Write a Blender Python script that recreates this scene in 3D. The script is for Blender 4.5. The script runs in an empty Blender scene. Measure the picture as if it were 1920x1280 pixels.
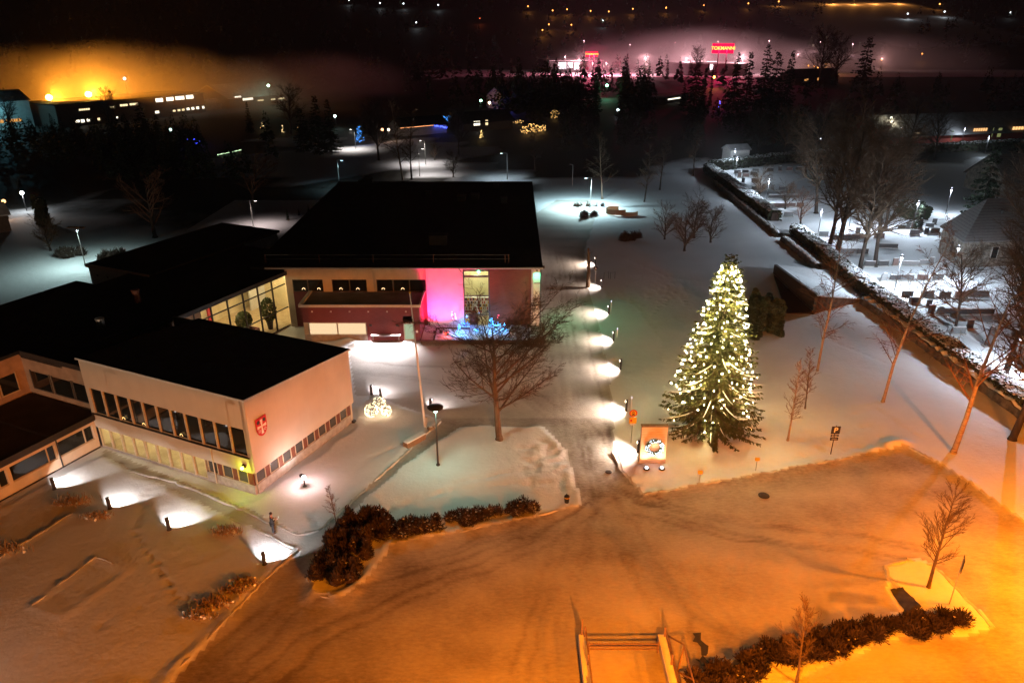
import bpy, bmesh, math, random
import numpy as np
from mathutils import Vector, Matrix
SC = bpy.context.scene
COL = SC.collection
R = math.radians
rnd = random.Random(7)

# ---------------------------------------------------------------- camera, world, exposure
F_PX, PITCH, HCAM = 1350.0, R(23.5), 33.0
cam_d = bpy.data.cameras.new('camera'); cam_d.sensor_width = 36.0
cam_d.lens = 36.0 * F_PX / 1920.0; cam_d.clip_end = 9000; cam_d.clip_start = 0.5
cam = bpy.data.objects.new('camera', cam_d); COL.objects.link(cam)
cam.location = (0, 0, HCAM); cam.rotation_euler = (R(90) - PITCH, 0, 0)
SC.camera = cam
SC.view_settings.view_transform = 'Standard'; SC.view_settings.look = 'None'
SC.view_settings.exposure = 0.0; SC.view_settings.gamma = 1.0
SC.view_settings.use_curve_mapping = False
w = bpy.data.worlds.new('World'); SC.world = w; w.use_nodes = True
nt = w.node_tree
sky = nt.nodes.new('ShaderNodeTexSky'); sky.sky_type = 'NISHITA'; sky.sun_disc = False
sky.sun_elevation = R(-9); sky.sun_rotation = R(200)
nt.links.new(sky.outputs[0], nt.nodes['Background'].inputs[0])
nt.nodes['Background'].inputs[1].default_value = 0.008
cy = SC.cycles
cy.use_denoising = True
try: cy.denoiser = 'OPENIMAGEDENOISE'
except Exception: pass
cy.max_bounces = 5; cy.diffuse_bounces = 2; cy.glossy_bounces = 2
cy.transmission_bounces = 4; cy.transparent_max_bounces = 10; cy.volume_bounces = 1
cy.sample_clamp_indirect = 3.0; cy.sample_clamp_direct = 0.0
cy.use_light_tree = True; cy.caustics_reflective = False; cy.caustics_refractive = False
cy.volume_step_rate = 2.0; cy.volume_max_steps = 64

# ---------------------------------------------------------------- pixel -> place
_F = np.array([0, math.cos(PITCH), -math.sin(PITCH)]); _U = np.array([0, math.sin(PITCH), math.cos(PITCH)])
def ray(px, py):
    d = np.array([1.0, 0, 0]) * (px - 960) / F_PX + _U * (640 - py) / F_PX + _F
    return d
def at(px, py, z=0.0):
    d = ray(px, py); t = (z - HCAM) / d[2]
    return (d[0] * t, d[1] * t)
def at3(px, py, z=0.0):
    a = at(px, py, z); return (a[0], a[1], z)
def atY(px, py, Y):                      # point on the vertical plane y = Y
    d = ray(px, py); t = Y / d[1]; return (d[0] * t, Y, HCAM + d[2] * t)
def hill(x, y):
    t = min(1.0, max(0.0, (y - 640.0) / 1000.0)); s = t * t * (3 - 2 * t)
    return s * (105.0 + 14 * math.sin(x * .004 + 1) + 6 * math.sin(x * .013))
def atH(px, py):                         # point on the terrain (flat valley, then the hillside)
    d = ray(px, py); t = 250.0
    a = at(px, py) if d[2] < -1e-4 else (0, 9e9)
    if a[1] < 640: return (a[0], a[1], 0.0)
    for _ in range(2000):
        x, y, z = d[0] * t, d[1] * t, HCAM + d[2] * t
        if z <= hill(x, y): break
        t += 1.0
    return (x, y, hill(x, y))

# ---------------------------------------------------------------- materials
def nn(m, t): return m.node_tree.nodes.new(t)
def mat(name, col, rough=.8, var=.25, scale=3.0, bump=0.0, bscale=20.0, metal=0.0, spec=.3, stretch=(1, 1, 1), col2=None):
    m = bpy.data.materials.new(name); m.use_nodes = True
    b = m.node_tree.nodes['Principled BSDF']; L = m.node_tree.links
    b.inputs['Roughness'].default_value = rough; b.inputs['Metallic'].default_value = metal
    b.inputs['Specular IOR Level'].default_value = spec
    tc = nn(m, 'ShaderNodeTexCoord'); mp = nn(m, 'ShaderNodeMapping')
    mp.inputs['Scale'].default_value = stretch; L.new(tc.outputs['Object'], mp.inputs['Vector'])
    n = nn(m, 'ShaderNodeTexNoise'); n.inputs['Scale'].default_value = scale; n.inputs['Detail'].default_value = 5
    L.new(mp.outputs[0], n.inputs['Vector'])
    cr = nn(m, 'ShaderNodeValToRGB'); e = cr.color_ramp.elements
    c2 = col2 or tuple(min(1, c * (1 + var)) for c in col)
    c1 = tuple(c * (1 - var) for c in col) if not col2 else col
    e[0].position = .32; e[1].position = .68
    e[0].color = (*c1, 1); e[1].color = (*c2, 1)
    L.new(n.outputs['Fac'], cr.inputs['Fac']); L.new(cr.outputs[0], b.inputs['Base Color'])
    if bump:
        n2 = nn(m, 'ShaderNodeTexNoise'); n2.inputs['Scale'].default_value = bscale; n2.inputs['Detail'].default_value = 4
        L.new(mp.outputs[0], n2.inputs['Vector'])
        bp = nn(m, 'ShaderNodeBump'); bp.inputs['Strength'].default_value = 1.0; bp.inputs['Distance'].default_value = bump
        L.new(n2.outputs['Fac'], bp.inputs['Height']); L.new(bp.outputs[0], b.inputs['Normal'])
    return m
def boards(name, col, pitch, axis='Z', dark=.45, rough=.7, groove=.12):
    """cladding: boards with grooves every `pitch` metres along the axis"""
    m = mat(name, col, rough, .14, 2.0, stretch=(1, 1, 6)) if axis == 'Z' else mat(name, col, rough, .05, .7, .003, 40)
    L = m.node_tree.links; b = m.node_tree.nodes['Principled BSDF']
    tc = nn(m, 'ShaderNodeTexCoord'); sp = nn(m, 'ShaderNodeSeparateXYZ'); L.new(tc.outputs['Object'], sp.inputs[0])
    mu = nn(m, 'ShaderNodeMath'); mu.operation = 'DIVIDE'; mu.inputs[1].default_value = pitch
    if axis == 'Z': L.new(sp.outputs['Z'], mu.inputs[0])
    else:
        ad = nn(m, 'ShaderNodeVectorMath'); ad.operation = 'DOT_PRODUCT'; ad.inputs[1].default_value = axis
        L.new(tc.outputs['Object'], ad.inputs[0]); L.new(ad.outputs['Value'], mu.inputs[0])
    fr = nn(m, 'ShaderNodeMath'); fr.operation = 'FRACT'; L.new(mu.outputs[0], fr.inputs[0])
    lt = nn(m, 'ShaderNodeMath'); lt.operation = 'LESS_THAN'; lt.inputs[1].default_value = groove; L.new(fr.outputs[0], lt.inputs[0])
    src = b.inputs['Base Color'].links[0].from_socket
    mx = nn(m, 'ShaderNodeMix'); mx.data_type = 'RGBA'; mx.blend_type = 'MULTIPLY'
    L.new(lt.outputs[0], mx.inputs[0]); L.new(src, mx.inputs[6]); mx.inputs[7].default_value = (dark, dark, dark, 1)
    L.new(mx.outputs[2], b.inputs['Base Color'])
    return m
def emit(name, col, strength, sample=False):
    m = bpy.data.materials.new(name); m.use_nodes = True
    nodes = m.node_tree.nodes; nodes.clear()
    o = nodes.new('ShaderNodeOutputMaterial'); e = nodes.new('ShaderNodeEmission')
    e.inputs[0].default_value = (*col, 1); e.inputs[1].default_value = strength
    m.node_tree.links.new(e.outputs[0], o.inputs[0])
    m.cycles.emission_sampling = 'AUTO' if sample else 'NONE'
    return m
def glass(name, tint=(.9, .92, .9), gloss=.1):
    m = bpy.data.materials.new(name); m.use_nodes = True
    nodes = m.node_tree.nodes; nodes.clear(); L = m.node_tree.links
    o = nodes.new('ShaderNodeOutputMaterial'); t = nodes.new('ShaderNodeBsdfTransparent'); g = nodes.new('ShaderNodeBsdfGlossy')
    t.inputs[0].default_value = (*tint, 1); g.inputs['Roughness'].default_value = .03
    lw = nodes.new('ShaderNodeLayerWeight'); lw.inputs[0].default_value = .5; pw = nodes.new('ShaderNodeMath'); pw.operation = 'POWER'; pw.inputs[1].default_value = 4.0; L.new(lw.outputs['Facing'], pw.inputs[0])
    f = nodes.new('ShaderNodeMath'); f.operation = 'MULTIPLY_ADD'; f.inputs[1].default_value = .5; f.inputs[2].default_value = .04; L.new(pw.outputs[0], f.inputs[0])
    mx = nodes.new('ShaderNodeMixShader'); L.new(f.outputs[0], mx.inputs[0]); L.new(t.outputs[0], mx.inputs[1]); L.new(g.outputs[0], mx.inputs[2])
    L.new(mx.outputs[0], o.inputs[0]); return m

M = {}
M['plaster'] = boards('pale_panel', (.52, .45, .37), 1.2, (.911, -.412, 0), dark=.86, groove=.015)
M['plaster2'] = boards('pale_panel_side', (.56, .49, .42), 1.2, (.412, .911, 0), dark=.88, groove=.015)
M['render'] = mat('cream_render', (.60, .50, .38), .85, .08, 1.2, .004, 60)
M['white_render'] = mat('white_render', (.78, .76, .74), .85, .05, 1.0, .003, 60)
M['pinkwall'] = mat('pale_render_wall', (.70, .66, .64), .85, .05, 1.0, .003, 60)
M['redclad'] = boards('dark_red_cladding', (.20, .055, .06), .14)
M['brownclad'] = boards('brown_cladding', (.17, .075, .05), .14)
M['orangeclad'] = mat('ochre_render', (.34, .23, .16), .85, .15, 1.5, .004, 40)
M['brownpanel'] = mat('rust_brown_panel', (.15, .05, .028), .6, .15, 3)
M['roofing'] = mat('black_roofing_felt', (.016, .016, .018), .9, .35, .8, .01, 12)
M['lowroof'] = mat('brown_black_roofing_felt', (.045, .034, .028), .9, .35, .6, .01, 12)
M['greyroof'] = mat('grey_roofing', (.17, .16, .16), .9, .2, .6, .01, 10)
M['trim'] = mat('pale_metal_trim', (.62, .60, .58), .5, .08, 5)
M['darktrim'] = mat('dark_metal_trim', (.03, .028, .028), .5, .2, 5)
M['darkmetal'] = mat('dark_metal', (.05, .048, .05), .5, .2, 8, metal=.2)
M['concrete'] = mat('concrete', (.36, .33, .30), .9, .2, 2.5, .004, 30)
M['darkglass'] = mat('dark_window_glass', (.012, .014, .014), .04, .3, .4, spec=.6)
M['blindglass'] = mat('grey_window_blind', (.07, .068, .066), .10, .15, 1.2, spec=.6)
M['frame'] = mat('timber_window_frame', (.50, .40, .28), .6, .12, 6)
M['greyframe'] = mat('grey_window_frame', (.09, .085, .08), .5, .2, 6)
M['glass'] = glass('clear_glass')
M['room'] = mat('cream_room_wall', (.72, .60, .38), .9, .12, .8)
M['floor'] = mat('pale_floor', (.55, .42, .26), .6, .15, 1.5)
M['timber'] = mat('brown_timber', (.22, .13, .07), .7, .25, 5, stretch=(1, 1, 8))
M['woodboards'] = boards('honey_timber_boards', (.56, .43, .27), .16, dark=.5, groove=.1)
M['lightmetal'] = mat('galvanised_steel', (.48, .48, .47), .45, .12, 6, metal=.5)
M['black'] = mat('black_plastic', (.015, .015, .016), .5, .2, 8)
M['stone'] = mat('grey_fieldstone', (.12, .105, .09), .9, .1, 1.7, .05, 2.2, col2=(.32, .28, .23))
M['darkstone'] = mat('dark_fieldstone', (.045, .04, .035), .9, .1, 1.9, .06, 2.6, col2=(.15, .13, .11))
M['granite'] = mat('dark_granite', (.055, .05, .05), .45, .3, 8, spec=.5)
M['granite2'] = mat('reddish_granite', (.16, .10, .085), .5, .25, 8, spec=.5)
M['granite3'] = mat('grey_granite', (.17, .17, .17), .6, .25, 8, spec=.4)
M['shingle'] = boards('grey_shingles', (.20, .185, .18), .35, dark=.6, groove=.16)
M['asphalt'] = mat('bare_wet_asphalt', (.03, .028, .026), .7, .4, 3, .01, 30)
M['bark'] = mat('brown_bark', (.11, .075, .05), .95, .35, 4, .02, 14, stretch=(1, 1, .3))
M['twig'] = mat('brown_twigs', (.10, .065, .042), .95, .3, 2)
M['darkbark'] = mat('dark_bark', (.045, .034, .028), .95, .35, 4, .02, 14, stretch=(1, 1, .3))
M['redtwig'] = mat('reddish_twigs', (.17, .085, .05), .95, .3, 2)
def birch_mat():
    m = mat('birch_bark', (.17, .11, .075), .9, .1, 2.2, stretch=(.6, .6, 3.0), col2=(.36, .27, .20))
    cr = [n for n in m.node_tree.nodes if n.type == 'VALTORGB'][0]
    e = cr.color_ramp.elements.new(.40); e.color = (.26, .18, .13, 1)
    cr.color_ramp.elements[0].color = (.05, .04, .03, 1); cr.color_ramp.elements[0].position = .30
    return m
M['birch'] = birch_mat()
M['needle'] = mat('spruce_needles', (.050, .060, .020), .8, .45, 1.3, col2=(.13, .135, .05))
def translucent(m, k):
    L = m.node_tree.links; o = [n for n in m.node_tree.nodes if n.type == 'OUTPUT_MATERIAL'][0]; b = m.node_tree.nodes['Principled BSDF']
    t = nn(m, 'ShaderNodeBsdfTranslucent'); L.new(b.inputs['Base Color'].links[0].from_socket, t.inputs['Color']); x = nn(m, 'ShaderNodeMixShader'); x.inputs[0].default_value = k
    L.new(b.outputs[0], x.inputs[1]); L.new(t.outputs[0], x.inputs[2]); L.new(x.outputs[0], o.inputs['Surface'])
translucent(M['needle'], .45)
M['needle_dark'] = mat('dark_spruce_needles', (.018, .030, .014), .9, .4, 1.3)
M['hedge'] = mat('evergreen_hedge_leaves', (.040, .050, .028), .9, .4, 1.0)
M['leaf'] = mat('pot_plant_leaves', (.05, .085, .02), .7, .4, 5)
M['shrub'] = mat('brown_shrub_twigs', (.048, .030, .021), .95, .4, 1.0)
M['grass'] = mat('dry_straw_grass', (.33, .21, .10), .95, .25, 2)
M['snowflake'] = mat('settled_snow', (.80, .81, .83), .8, .05, 2)
M['red'] = mat('red_paint', (.50, .02, .025), .5, .1, 4)
M['white'] = mat('white_paint', (.80, .80, .80), .5, .04, 4)
M['yellow'] = mat('sign_yellow', (.75, .45, .03), .5, .08, 4)
M['navy'] = mat('sign_navy', (.02, .025, .06), .5, .1, 4)
M['cloth'] = mat('black_coat_cloth', (.018, .018, .02), .9, .3, 20)
M['jeans'] = mat('dark_trousers', (.03, .033, .042), .9, .3, 20)
M['skin'] = mat('skin', (.45, .27, .2), .6, .08, 10)
M['hair'] = mat('dark_hair', (.02, .014, .01), .8, .3, 30)
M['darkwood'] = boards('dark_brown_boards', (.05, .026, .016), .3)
M['brick'] = mat('dark_brick', (.10, .07, .055), .9, .2, 3, .01, 20)
M['palehouse'] = mat('pale_house_wall', (.45, .43, .40), .9, .1, 1)
M['redhouse'] = boards('red_house_boards', (.30, .05, .035), .2)
M['snowroof'] = mat('snowy_roof', (.55, .55, .57), .9, .2, .5, .03, 2)

def snow_mat(name, fresh, packed, bump, bscale, streak=0.0):
    """snow: 'packed' attribute blends fresh snow into driven, sanded snow"""
    m = bpy.data.materials.new(name); m.use_nodes = True
    b = m.node_tree.nodes['Principled BSDF']; L = m.node_tree.links
    b.inputs['Roughness'].default_value = .75; b.inputs['Specular IOR Level'].default_value = .2
    at_ = nn(m, 'ShaderNodeAttribute'); at_.attribute_name = 'packed'
    tc = nn(m, 'ShaderNodeTexCoord')
    n1 = nn(m, 'ShaderNodeTexNoise'); n1.inputs['Scale'].default_value = .22; n1.inputs['Detail'].default_value = 7; n1.inputs['Roughness'].default_value = .62
    L.new(tc.outputs['Object'], n1.inputs['Vector'])
    n3 = nn(m, 'ShaderNodeTexNoise'); n3.inputs['Scale'].default_value = 2.1; n3.inputs['Detail'].default_value = 6; n3.inputs['Roughness'].default_value = .7
    mp = nn(m, 'ShaderNodeMapping'); mp.inputs['Scale'].default_value = (1, 2.6, 1); mp.inputs['Rotation'].default_value = (0, 0, R(-14))
    L.new(tc.outputs['Object'], mp.inputs[0]); L.new(mp.outputs[0], n3.inputs['Vector'])
    a1 = nn(m, 'ShaderNodeMath'); a1.operation = 'MULTIPLY_ADD'; a1.inputs[1].default_value = 1.1; a1.inputs[2].default_value = -.55
    L.new(n1.outputs['Fac'], a1.inputs[0])
    a2 = nn(m, 'ShaderNodeMath'); a2.operation = 'MULTIPLY_ADD'; a2.inputs[1].default_value = .8; L.new(n3.outputs['Fac'], a2.inputs[0])
    L.new(a1.outputs[0], a2.inputs[2])
    a3 = nn(m, 'ShaderNodeMath'); a3.operation = 'SUBTRACT'; a3.inputs[1].default_value = .40; L.new(a2.outputs[0], a3.inputs[0])
    a4 = nn(m, 'ShaderNodeMath'); a4.operation = 'MULTIPLY'; L.new(a3.outputs[0], a4.inputs[0])
    a5 = nn(m, 'ShaderNodeMath'); a5.operation = 'MULTIPLY_ADD'; a5.inputs[1].default_value = 1.3; a5.inputs[2].default_value = .15
    L.new(at_.outputs['Fac'], a5.inputs[0]); L.new(a5.outputs[0], a4.inputs[1])
    a6 = nn(m, 'ShaderNodeMath'); a6.operation = 'ADD'; a6.use_clamp = True
    L.new(at_.outputs['Fac'], a6.inputs[0]); L.new(a4.outputs[0], a6.inputs[1])
    mx = nn(m, 'ShaderNodeMix'); mx.data_type = 'RGBA'; L.new(a6.outputs[0], mx.inputs[0])
    mx.inputs[6].default_value = (*fresh, 1); mx.inputs[7].default_value = (*packed, 1)
    L.new(mx.outputs[2], b.inputs['Base Color'])
    n2 = nn(m, 'ShaderNodeTexNoise'); n2.inputs['Scale'].default_value = bscale; n2.inputs['Detail'].default_value = 5
    L.new(tc.outputs['Object'], n2.inputs['Vector'])
    bp = nn(m, 'ShaderNodeBump'); bp.inputs['Distance'].default_value = bump; L.new(n2.outputs['Fac'], bp.inputs['Height'])
    L.new(bp.outputs[0], b.inputs['Normal'])
    return m
def land_mat():  # snow, with brush and the painted dark of unlit ground
    m = snow_mat('snow_brush_shade', (.78, .79, .82), (.36, .32, .29), .1, 1.2); b = m.node_tree.nodes['Principled BSDF']; L = m.node_tree.links
    src = b.inputs['Base Color'].links[0].from_socket; a = nn(m, 'ShaderNodeAttribute'); a.attribute_name = 'brush_shade'
    tc = nn(m, 'ShaderNodeTexCoord'); n = nn(m, 'ShaderNodeTexNoise'); n.inputs['Scale'].default_value = .09; n.inputs['Detail'].default_value = 6; L.new(tc.outputs['Object'], n.inputs['Vector'])
    s = nn(m, 'ShaderNodeMath'); s.operation = 'MULTIPLY_ADD'; s.inputs[1].default_value = 1.6; L.new(a.outputs['Fac'], s.inputs[0]); L.new(n.outputs['Fac'], s.inputs[2])
    r = nn(m, 'ShaderNodeMapRange'); r.inputs['From Min'].default_value = .95; r.inputs['From Max'].default_value = 1.5; L.new(s.outputs[0], r.inputs['Value'])
    x = nn(m, 'ShaderNodeMix'); x.data_type = 'RGBA'; L.new(r.outputs[0], x.inputs[0]); L.new(src, x.inputs[6]); x.inputs[7].default_value = (.035, .034, .03, 1); L.new(x.outputs[2], b.inputs['Base Color'])
    return m
M['snow'] = snow_mat('snow', (.80, .81, .84), (.36, .32, .29), .04, 3.4)
M['packed'] = snow_mat('packed_snow', (.62, .585, .55), (.17, .135, .105), .025, 5.0)

# ---------------------------------------------------------------- mesh helpers
class MB:
    def __init__(s): s.v = []; s.f = []; s.m = []; s.mi = 0
    def add(s, vs, fs):
        o = len(s.v); s.v.extend(vs)
        for f in fs: s.f.append(tuple(i + o for i in f)); s.m.append(s.mi)
        return s
    def hexa(s, p):                       # 8 corners: bottom 4 ccw, top 4 ccw
        return s.add(p, [(3, 2, 1, 0), (4, 5, 6, 7), (0, 1, 5, 4), (1, 2, 6, 5), (2, 3, 7, 6), (3, 0, 4, 7)])
    def box(s, x0, x1, y0, y1, z0, z1):
        return s.hexa([(x0, y0, z0), (x1, y0, z0), (x1, y1, z0), (x0, y1, z0), (x0, y0, z1), (x1, y0, z1), (x1, y1, z1), (x0, y1, z1)])
    def cbox(s, c, sz, rz=0.0):
        hx, hy, hz = sz[0] / 2, sz[1] / 2, sz[2] / 2; ca, sa = math.cos(rz), math.sin(rz); P = []
        for dz in (-hz, hz):
            for dx, dy in ((-hx, -hy), (hx, -hy), (hx, hy), (-hx, hy)):
                P.append((c[0] + dx * ca - dy * sa, c[1] + dx * sa + dy * ca, c[2] + dz))
        return s.hexa(P)
    def prism(s, poly, z0, z1):           # poly ccw; z1 may be a list
        n = len(poly); zt = z1 if isinstance(z1, (list, tuple)) else [z1] * n
        vs = [(p[0], p[1], z0) for p in poly] + [(p[0], p[1], zt[i]) for i, p in enumerate(poly)]
        fs = [tuple(range(n))[::-1], tuple(range(n, 2 * n))] + [(i, (i + 1) % n, n + (i + 1) % n, n + i) for i in range(n)]
        return s.add(vs, fs)
    def tube(s, pts, rad, n=6, cap=True):
        pts = [Vector(p) for p in pts]; rings = []
        if not isinstance(rad, (list, tuple)): rad = [rad] * len(pts)
        up = None
        for i, p in enumerate(pts):
            d = (pts[min(i + 1, len(pts) - 1)] - pts[max(i - 1, 0)])
            if d.length < 1e-9: d = Vector((0, 0, 1))
            d.normalize()
            if up is None: up = Vector((1, 0, 0)) if abs(d.x) < .8 else Vector((0, 1, 0))
            a = d.cross(up); a.normalize(); b = d.cross(a); up = b.cross(d) if False else up
            rings.append([tuple(p + (a * math.cos(2 * math.pi * k / n) + b * math.sin(2 * math.pi * k / n)) * rad[i]) for k in range(n)])
        vs = [q for r in rings for q in r]; fs = []
        for i in range(len(pts) - 1):
            for k in range(n):
                k2 = (k + 1) % n
                fs.append((i * n + k, (i + 1) * n + k, (i + 1) * n + k2, i * n + k2))
        if cap:
            fs.append(tuple(range(n))); fs.append(tuple(range((len(pts) - 1) * n, len(pts) * n))[::-1])
        return s.add(vs, fs)
    def cyl(s, c, r, z0, z1, n=12, r2=None):
        return s.tube([(c[0], c[1], z0), (c[0], c[1], z1)], [r, r if r2 is None else r2], n)
    def lathe(s, c, prof, n=14):          # prof: (r, z)
        vs = []; fs = []
        for r, z in prof:
            for k in range(n):
                a = 2 * math.pi * k / n; vs.append((c[0] + r * math.cos(a), c[1] + r * math.sin(a), c[2] + z))
        for i in range(len(prof) - 1):
            for k in range(n):
                k2 = (k + 1) % n; fs.append((i * n + k, i * n + k2, (i + 1) * n + k2, (i + 1) * n + k))
        fs.append(tuple(range(n))[::-1]); fs.append(tuple(range((len(prof) - 1) * n, len(prof) * n)))
        return s.add(vs, fs)
    def ball(s, c, r, n=8, m=5, sq=(1, 1, 1)):
        prof = [(math.sin(math.pi * (i + .001) / (m + .002)) * r, -math.cos(math.pi * (i + .001) / (m + .002)) * r) for i in range(m + 1)]
        vs = []; fs = []
        for rr, z in prof:
            for k in range(n):
                a = 2 * math.pi * k / n; vs.append((c[0] + rr * math.cos(a) * sq[0], c[1] + rr * math.sin(a) * sq[1], c[2] + z * sq[2]))
        for i in range(m):
            for k in range(n):
                k2 = (k + 1) % n; fs.append((i * n + k, i * n + k2, (i + 1) * n + k2, (i + 1) * n + k))
        return s.add(vs, fs)
    def octa(s, c, r):
        x, y, z = c
        return s.add([(x + r, y, z), (x, y + r, z), (x - r, y, z), (x, y - r, z), (x, y, z + r), (x, y, z - r)],
                     [(0, 1, 4), (1, 2, 4), (2, 3, 4), (3, 0, 4), (1, 0, 5), (2, 1, 5), (3, 2, 5), (0, 3, 5)])
    def mesh(s, name, mats, off=(0, 0, 0), smooth=False):
        me = bpy.data.meshes.new(name)
        vs = s.v if off == (0, 0, 0) else [(a - off[0], b - off[1], c - off[2]) for a, b, c in s.v]
        me.from_pydata(vs, [], s.f)
        if not isinstance(mats, (list, tuple)): mats = [mats]
        for m in mats: me.materials.append(m)
        if len(mats) > 1: me.polygons.foreach_set('material_index', s.m)
        if smooth: me.polygons.foreach_set('use_smooth', [True] * len(me.polygons))
        me.update(); return me
    def build(s, name, mats, parent=None, world=True, smooth=False):
        """world: vertices are world coordinates; a part is moved into its thing's own space"""
        off = (0, 0, 0)
        if parent is not None and world:
            q = parent
            off = Vector((0, 0, 0))
            while q is not None: off = off + q.location; q = q.parent
            off = tuple(off)
        return link(name, s.mesh(name, mats, off, smooth), parent)
def link(name, data, parent=None, loc=(0, 0, 0), rz=0.0, sc=None):
    o = bpy.data.objects.new(name, data); COL.objects.link(o)
    o.location = loc; o.rotation_euler = (0, 0, rz)
    if sc is not None: o.scale = (sc, sc, sc) if not isinstance(sc, (tuple, list)) else sc
    if parent is not None: o.parent = parent
    return o
def tag(o, label, cat, group=None):
    o['label'] = label; o['category'] = cat
    if group: o['group'] = group
    return o
def thing(name, label, cat, loc=(0, 0, 0), rz=0.0, group=None, sc=None):
    return tag(link(name, None, None, (loc[0], loc[1], loc[2] if len(loc) > 2 else 0), rz, sc), label, cat, group)
def struct(o): o['kind'] = 'structure'; return o
def stuff(o): o['kind'] = 'stuff'; return o
def lamp(parent, loc, col, power, radius=.12, spot=None, blend=.5, aim=None, name='lamp_light'):
    l = bpy.data.lights.new(name, 'SPOT' if spot else 'POINT'); l.energy = power; l.color = col; l.shadow_soft_size = radius
    if spot: l.spot_size = R(spot); l.spot_blend = blend
    o = bpy.data.objects.new(name, l); COL.objects.link(o); o.location = loc
    if parent is not None: o.parent = parent
    if spot:
        d = Vector(aim if aim is not None else (0, 0, -1)); o.rotation_euler = d.to_track_quat('-Z', 'Y').to_euler()
    return o
def quads(name, cen, ax, ay, mats, parent=None, mi=None, off=(0, 0, 0)):
    """many small leaf faces at once: centre, half axes"""
    cen = np.asarray(cen, float) - np.asarray(off); n = len(cen)
    V = np.stack([cen - ax - ay, cen + ax - ay, cen + ax + ay, cen - ax + ay], 1).reshape(-1, 3)
    me = bpy.data.meshes.new(name); me.vertices.add(4 * n); me.vertices.foreach_set('co', V.ravel().astype(np.float32))
    me.loops.add(4 * n); me.loops.foreach_set('vertex_index', np.arange(4 * n, dtype=np.int32))
    me.polygons.add(n); me.polygons.foreach_set('loop_start', np.arange(0, 4 * n, 4, dtype=np.int32))
    me.polygons.foreach_set('loop_total', np.full(n, 4, np.int32))
    if not isinstance(mats, (list, tuple)): mats = [mats]
    for m in mats: me.materials.append(m)
    if mi is not None: me.polygons.foreach_set('material_index', np.asarray(mi, np.int32))
    me.update(calc_edges=True)
    return link(name, me, parent) if parent is not False else me
NR = np.random.RandomState(11)
def unit(n):
    a = NR.normal(size=(n, 3)); return a / np.linalg.norm(a, axis=1)[:, None]
# ---------------------------------------------------------------- the ground
def vnoise(x, y, s, seed):
    x = x * s; y = y * s; xi = np.floor(x).astype(int); yi = np.floor(y).astype(int); fx = x - xi; fy = y - yi
    fx = fx * fx * (3 - 2 * fx); fy = fy * fy * (3 - 2 * fy)
    def h(a, b):
        n = (a * 374761393 + b * 668265263 + seed * 974634777) & 0x7fffffff
        n = ((n ^ (n >> 13)) * 1274126177) & 0x7fffffff
        return ((n ^ (n >> 16)) & 0xffff) / 65535.0
    return (h(xi, yi) * (1 - fx) + h(xi + 1, yi) * fx) * (1 - fy) + (h(xi, yi + 1) * (1 - fx) + h(xi + 1, yi + 1) * fx) * fy
def poly(px): return np.array([at(a, b) for a, b in px])
def inside(P, x, y):
    r = np.zeros(x.shape, bool); n = len(P)
    for i in range(n):
        x0, y0 = P[i]; x1, y1 = P[(i + 1) % n]
        if y0 == y1: continue
        c = (y0 > y) != (y1 > y)
        r ^= c & (x < (x1 - x0) * (y - y0) / (y1 - y0) + x0)
    return r
def segdist(P, x, y, closed=True):
    d = np.full(x.shape, 1e9); n = len(P)
    for i in range(n if closed else n - 1):
        x0, y0 = P[i]; x1, y1 = P[(i + 1) % n]; dx, dy = x1 - x0, y1 - y0; q = dx * dx + dy * dy + 1e-9
        t = np.clip(((x - x0) * dx + (y - y0) * dy) / q, 0, 1)
        d = np.minimum(d, np.hypot(x - x0 - t * dx, y - y0 - t * dy))
    return d
LAWN_FRONT = [(-40, 1310), (296, 1300), (498, 1086), (556, 1032), (430, 975), (245, 884), (190, 856), (-40, 975)]
LAWN_SIDE = [(485, 937), (668, 803), (668, 766), (700, 745), (826, 790), (690, 912), (595, 998), (558, 1003), (440, 950)]
LAWN_MID = [(650, 968), (765, 868), (860, 802), (940, 800), (1020, 803), (1062, 850), (1086, 948), (1000, 972), (860, 1000), (725, 1026), (690, 1085), (640, 1126), (590, 1116), (576, 1085), (600, 1032)]
LAWN_EAST = [(1205, 930), (1165, 885), (1150, 840), (1148, 780), (1138, 690), (1120, 600), (1100, 540), (1095, 470), (1120, 400), (1240, 335), (1330, 335), (1960, 790), (1960, 1010), (1850, 932), (1765, 874), (1700, 840), (1640, 852), (1400, 897)]
LAWN_ISLE = [(1660, 1062), (1700, 1050), (1750, 1060), (1790, 1100), (1862, 1178), (1810, 1196), (1700, 1192), (1560, 1252), (1440, 1310), (1290, 1310), (1330, 1240), (1480, 1200), (1640, 1165), (1690, 1150), (1665, 1110)]
LOT = [(296, 1310), (498, 1086), (562, 1040), (576, 1085), (590, 1116), (640, 1126), (690, 1085), (725, 1026), (860, 1000), (1000, 972), (1086, 948), (1110, 920), (1165, 885), (1205, 930), (1400, 897), (1640, 852), (1700, 840), (1765, 874), (1850, 932), (1960, 1010), (1960, 1310)]
DRIVE = [(1110, 920), (1086, 948), (1062, 850), (1020, 803), (860, 802), (826, 790), (700, 745), (664, 742), (650, 650), (1003, 640), (1012, 600), (1012, 500), (1005, 400), (1075, 355), (1125, 395), (1095, 470), (1100, 540), (1120, 600), (1138, 690), (1148, 780), (1150, 840), (1165, 885)]
FOOTPATH = [(562, 1040), (556, 1032), (430, 975), (245, 884), (190, 856), (190, 842), (440, 950), (558, 1003), (595, 998), (690, 912), (826, 790), (860, 802), (765, 868), (650, 968), (600, 1032), (576, 1085)]
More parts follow.
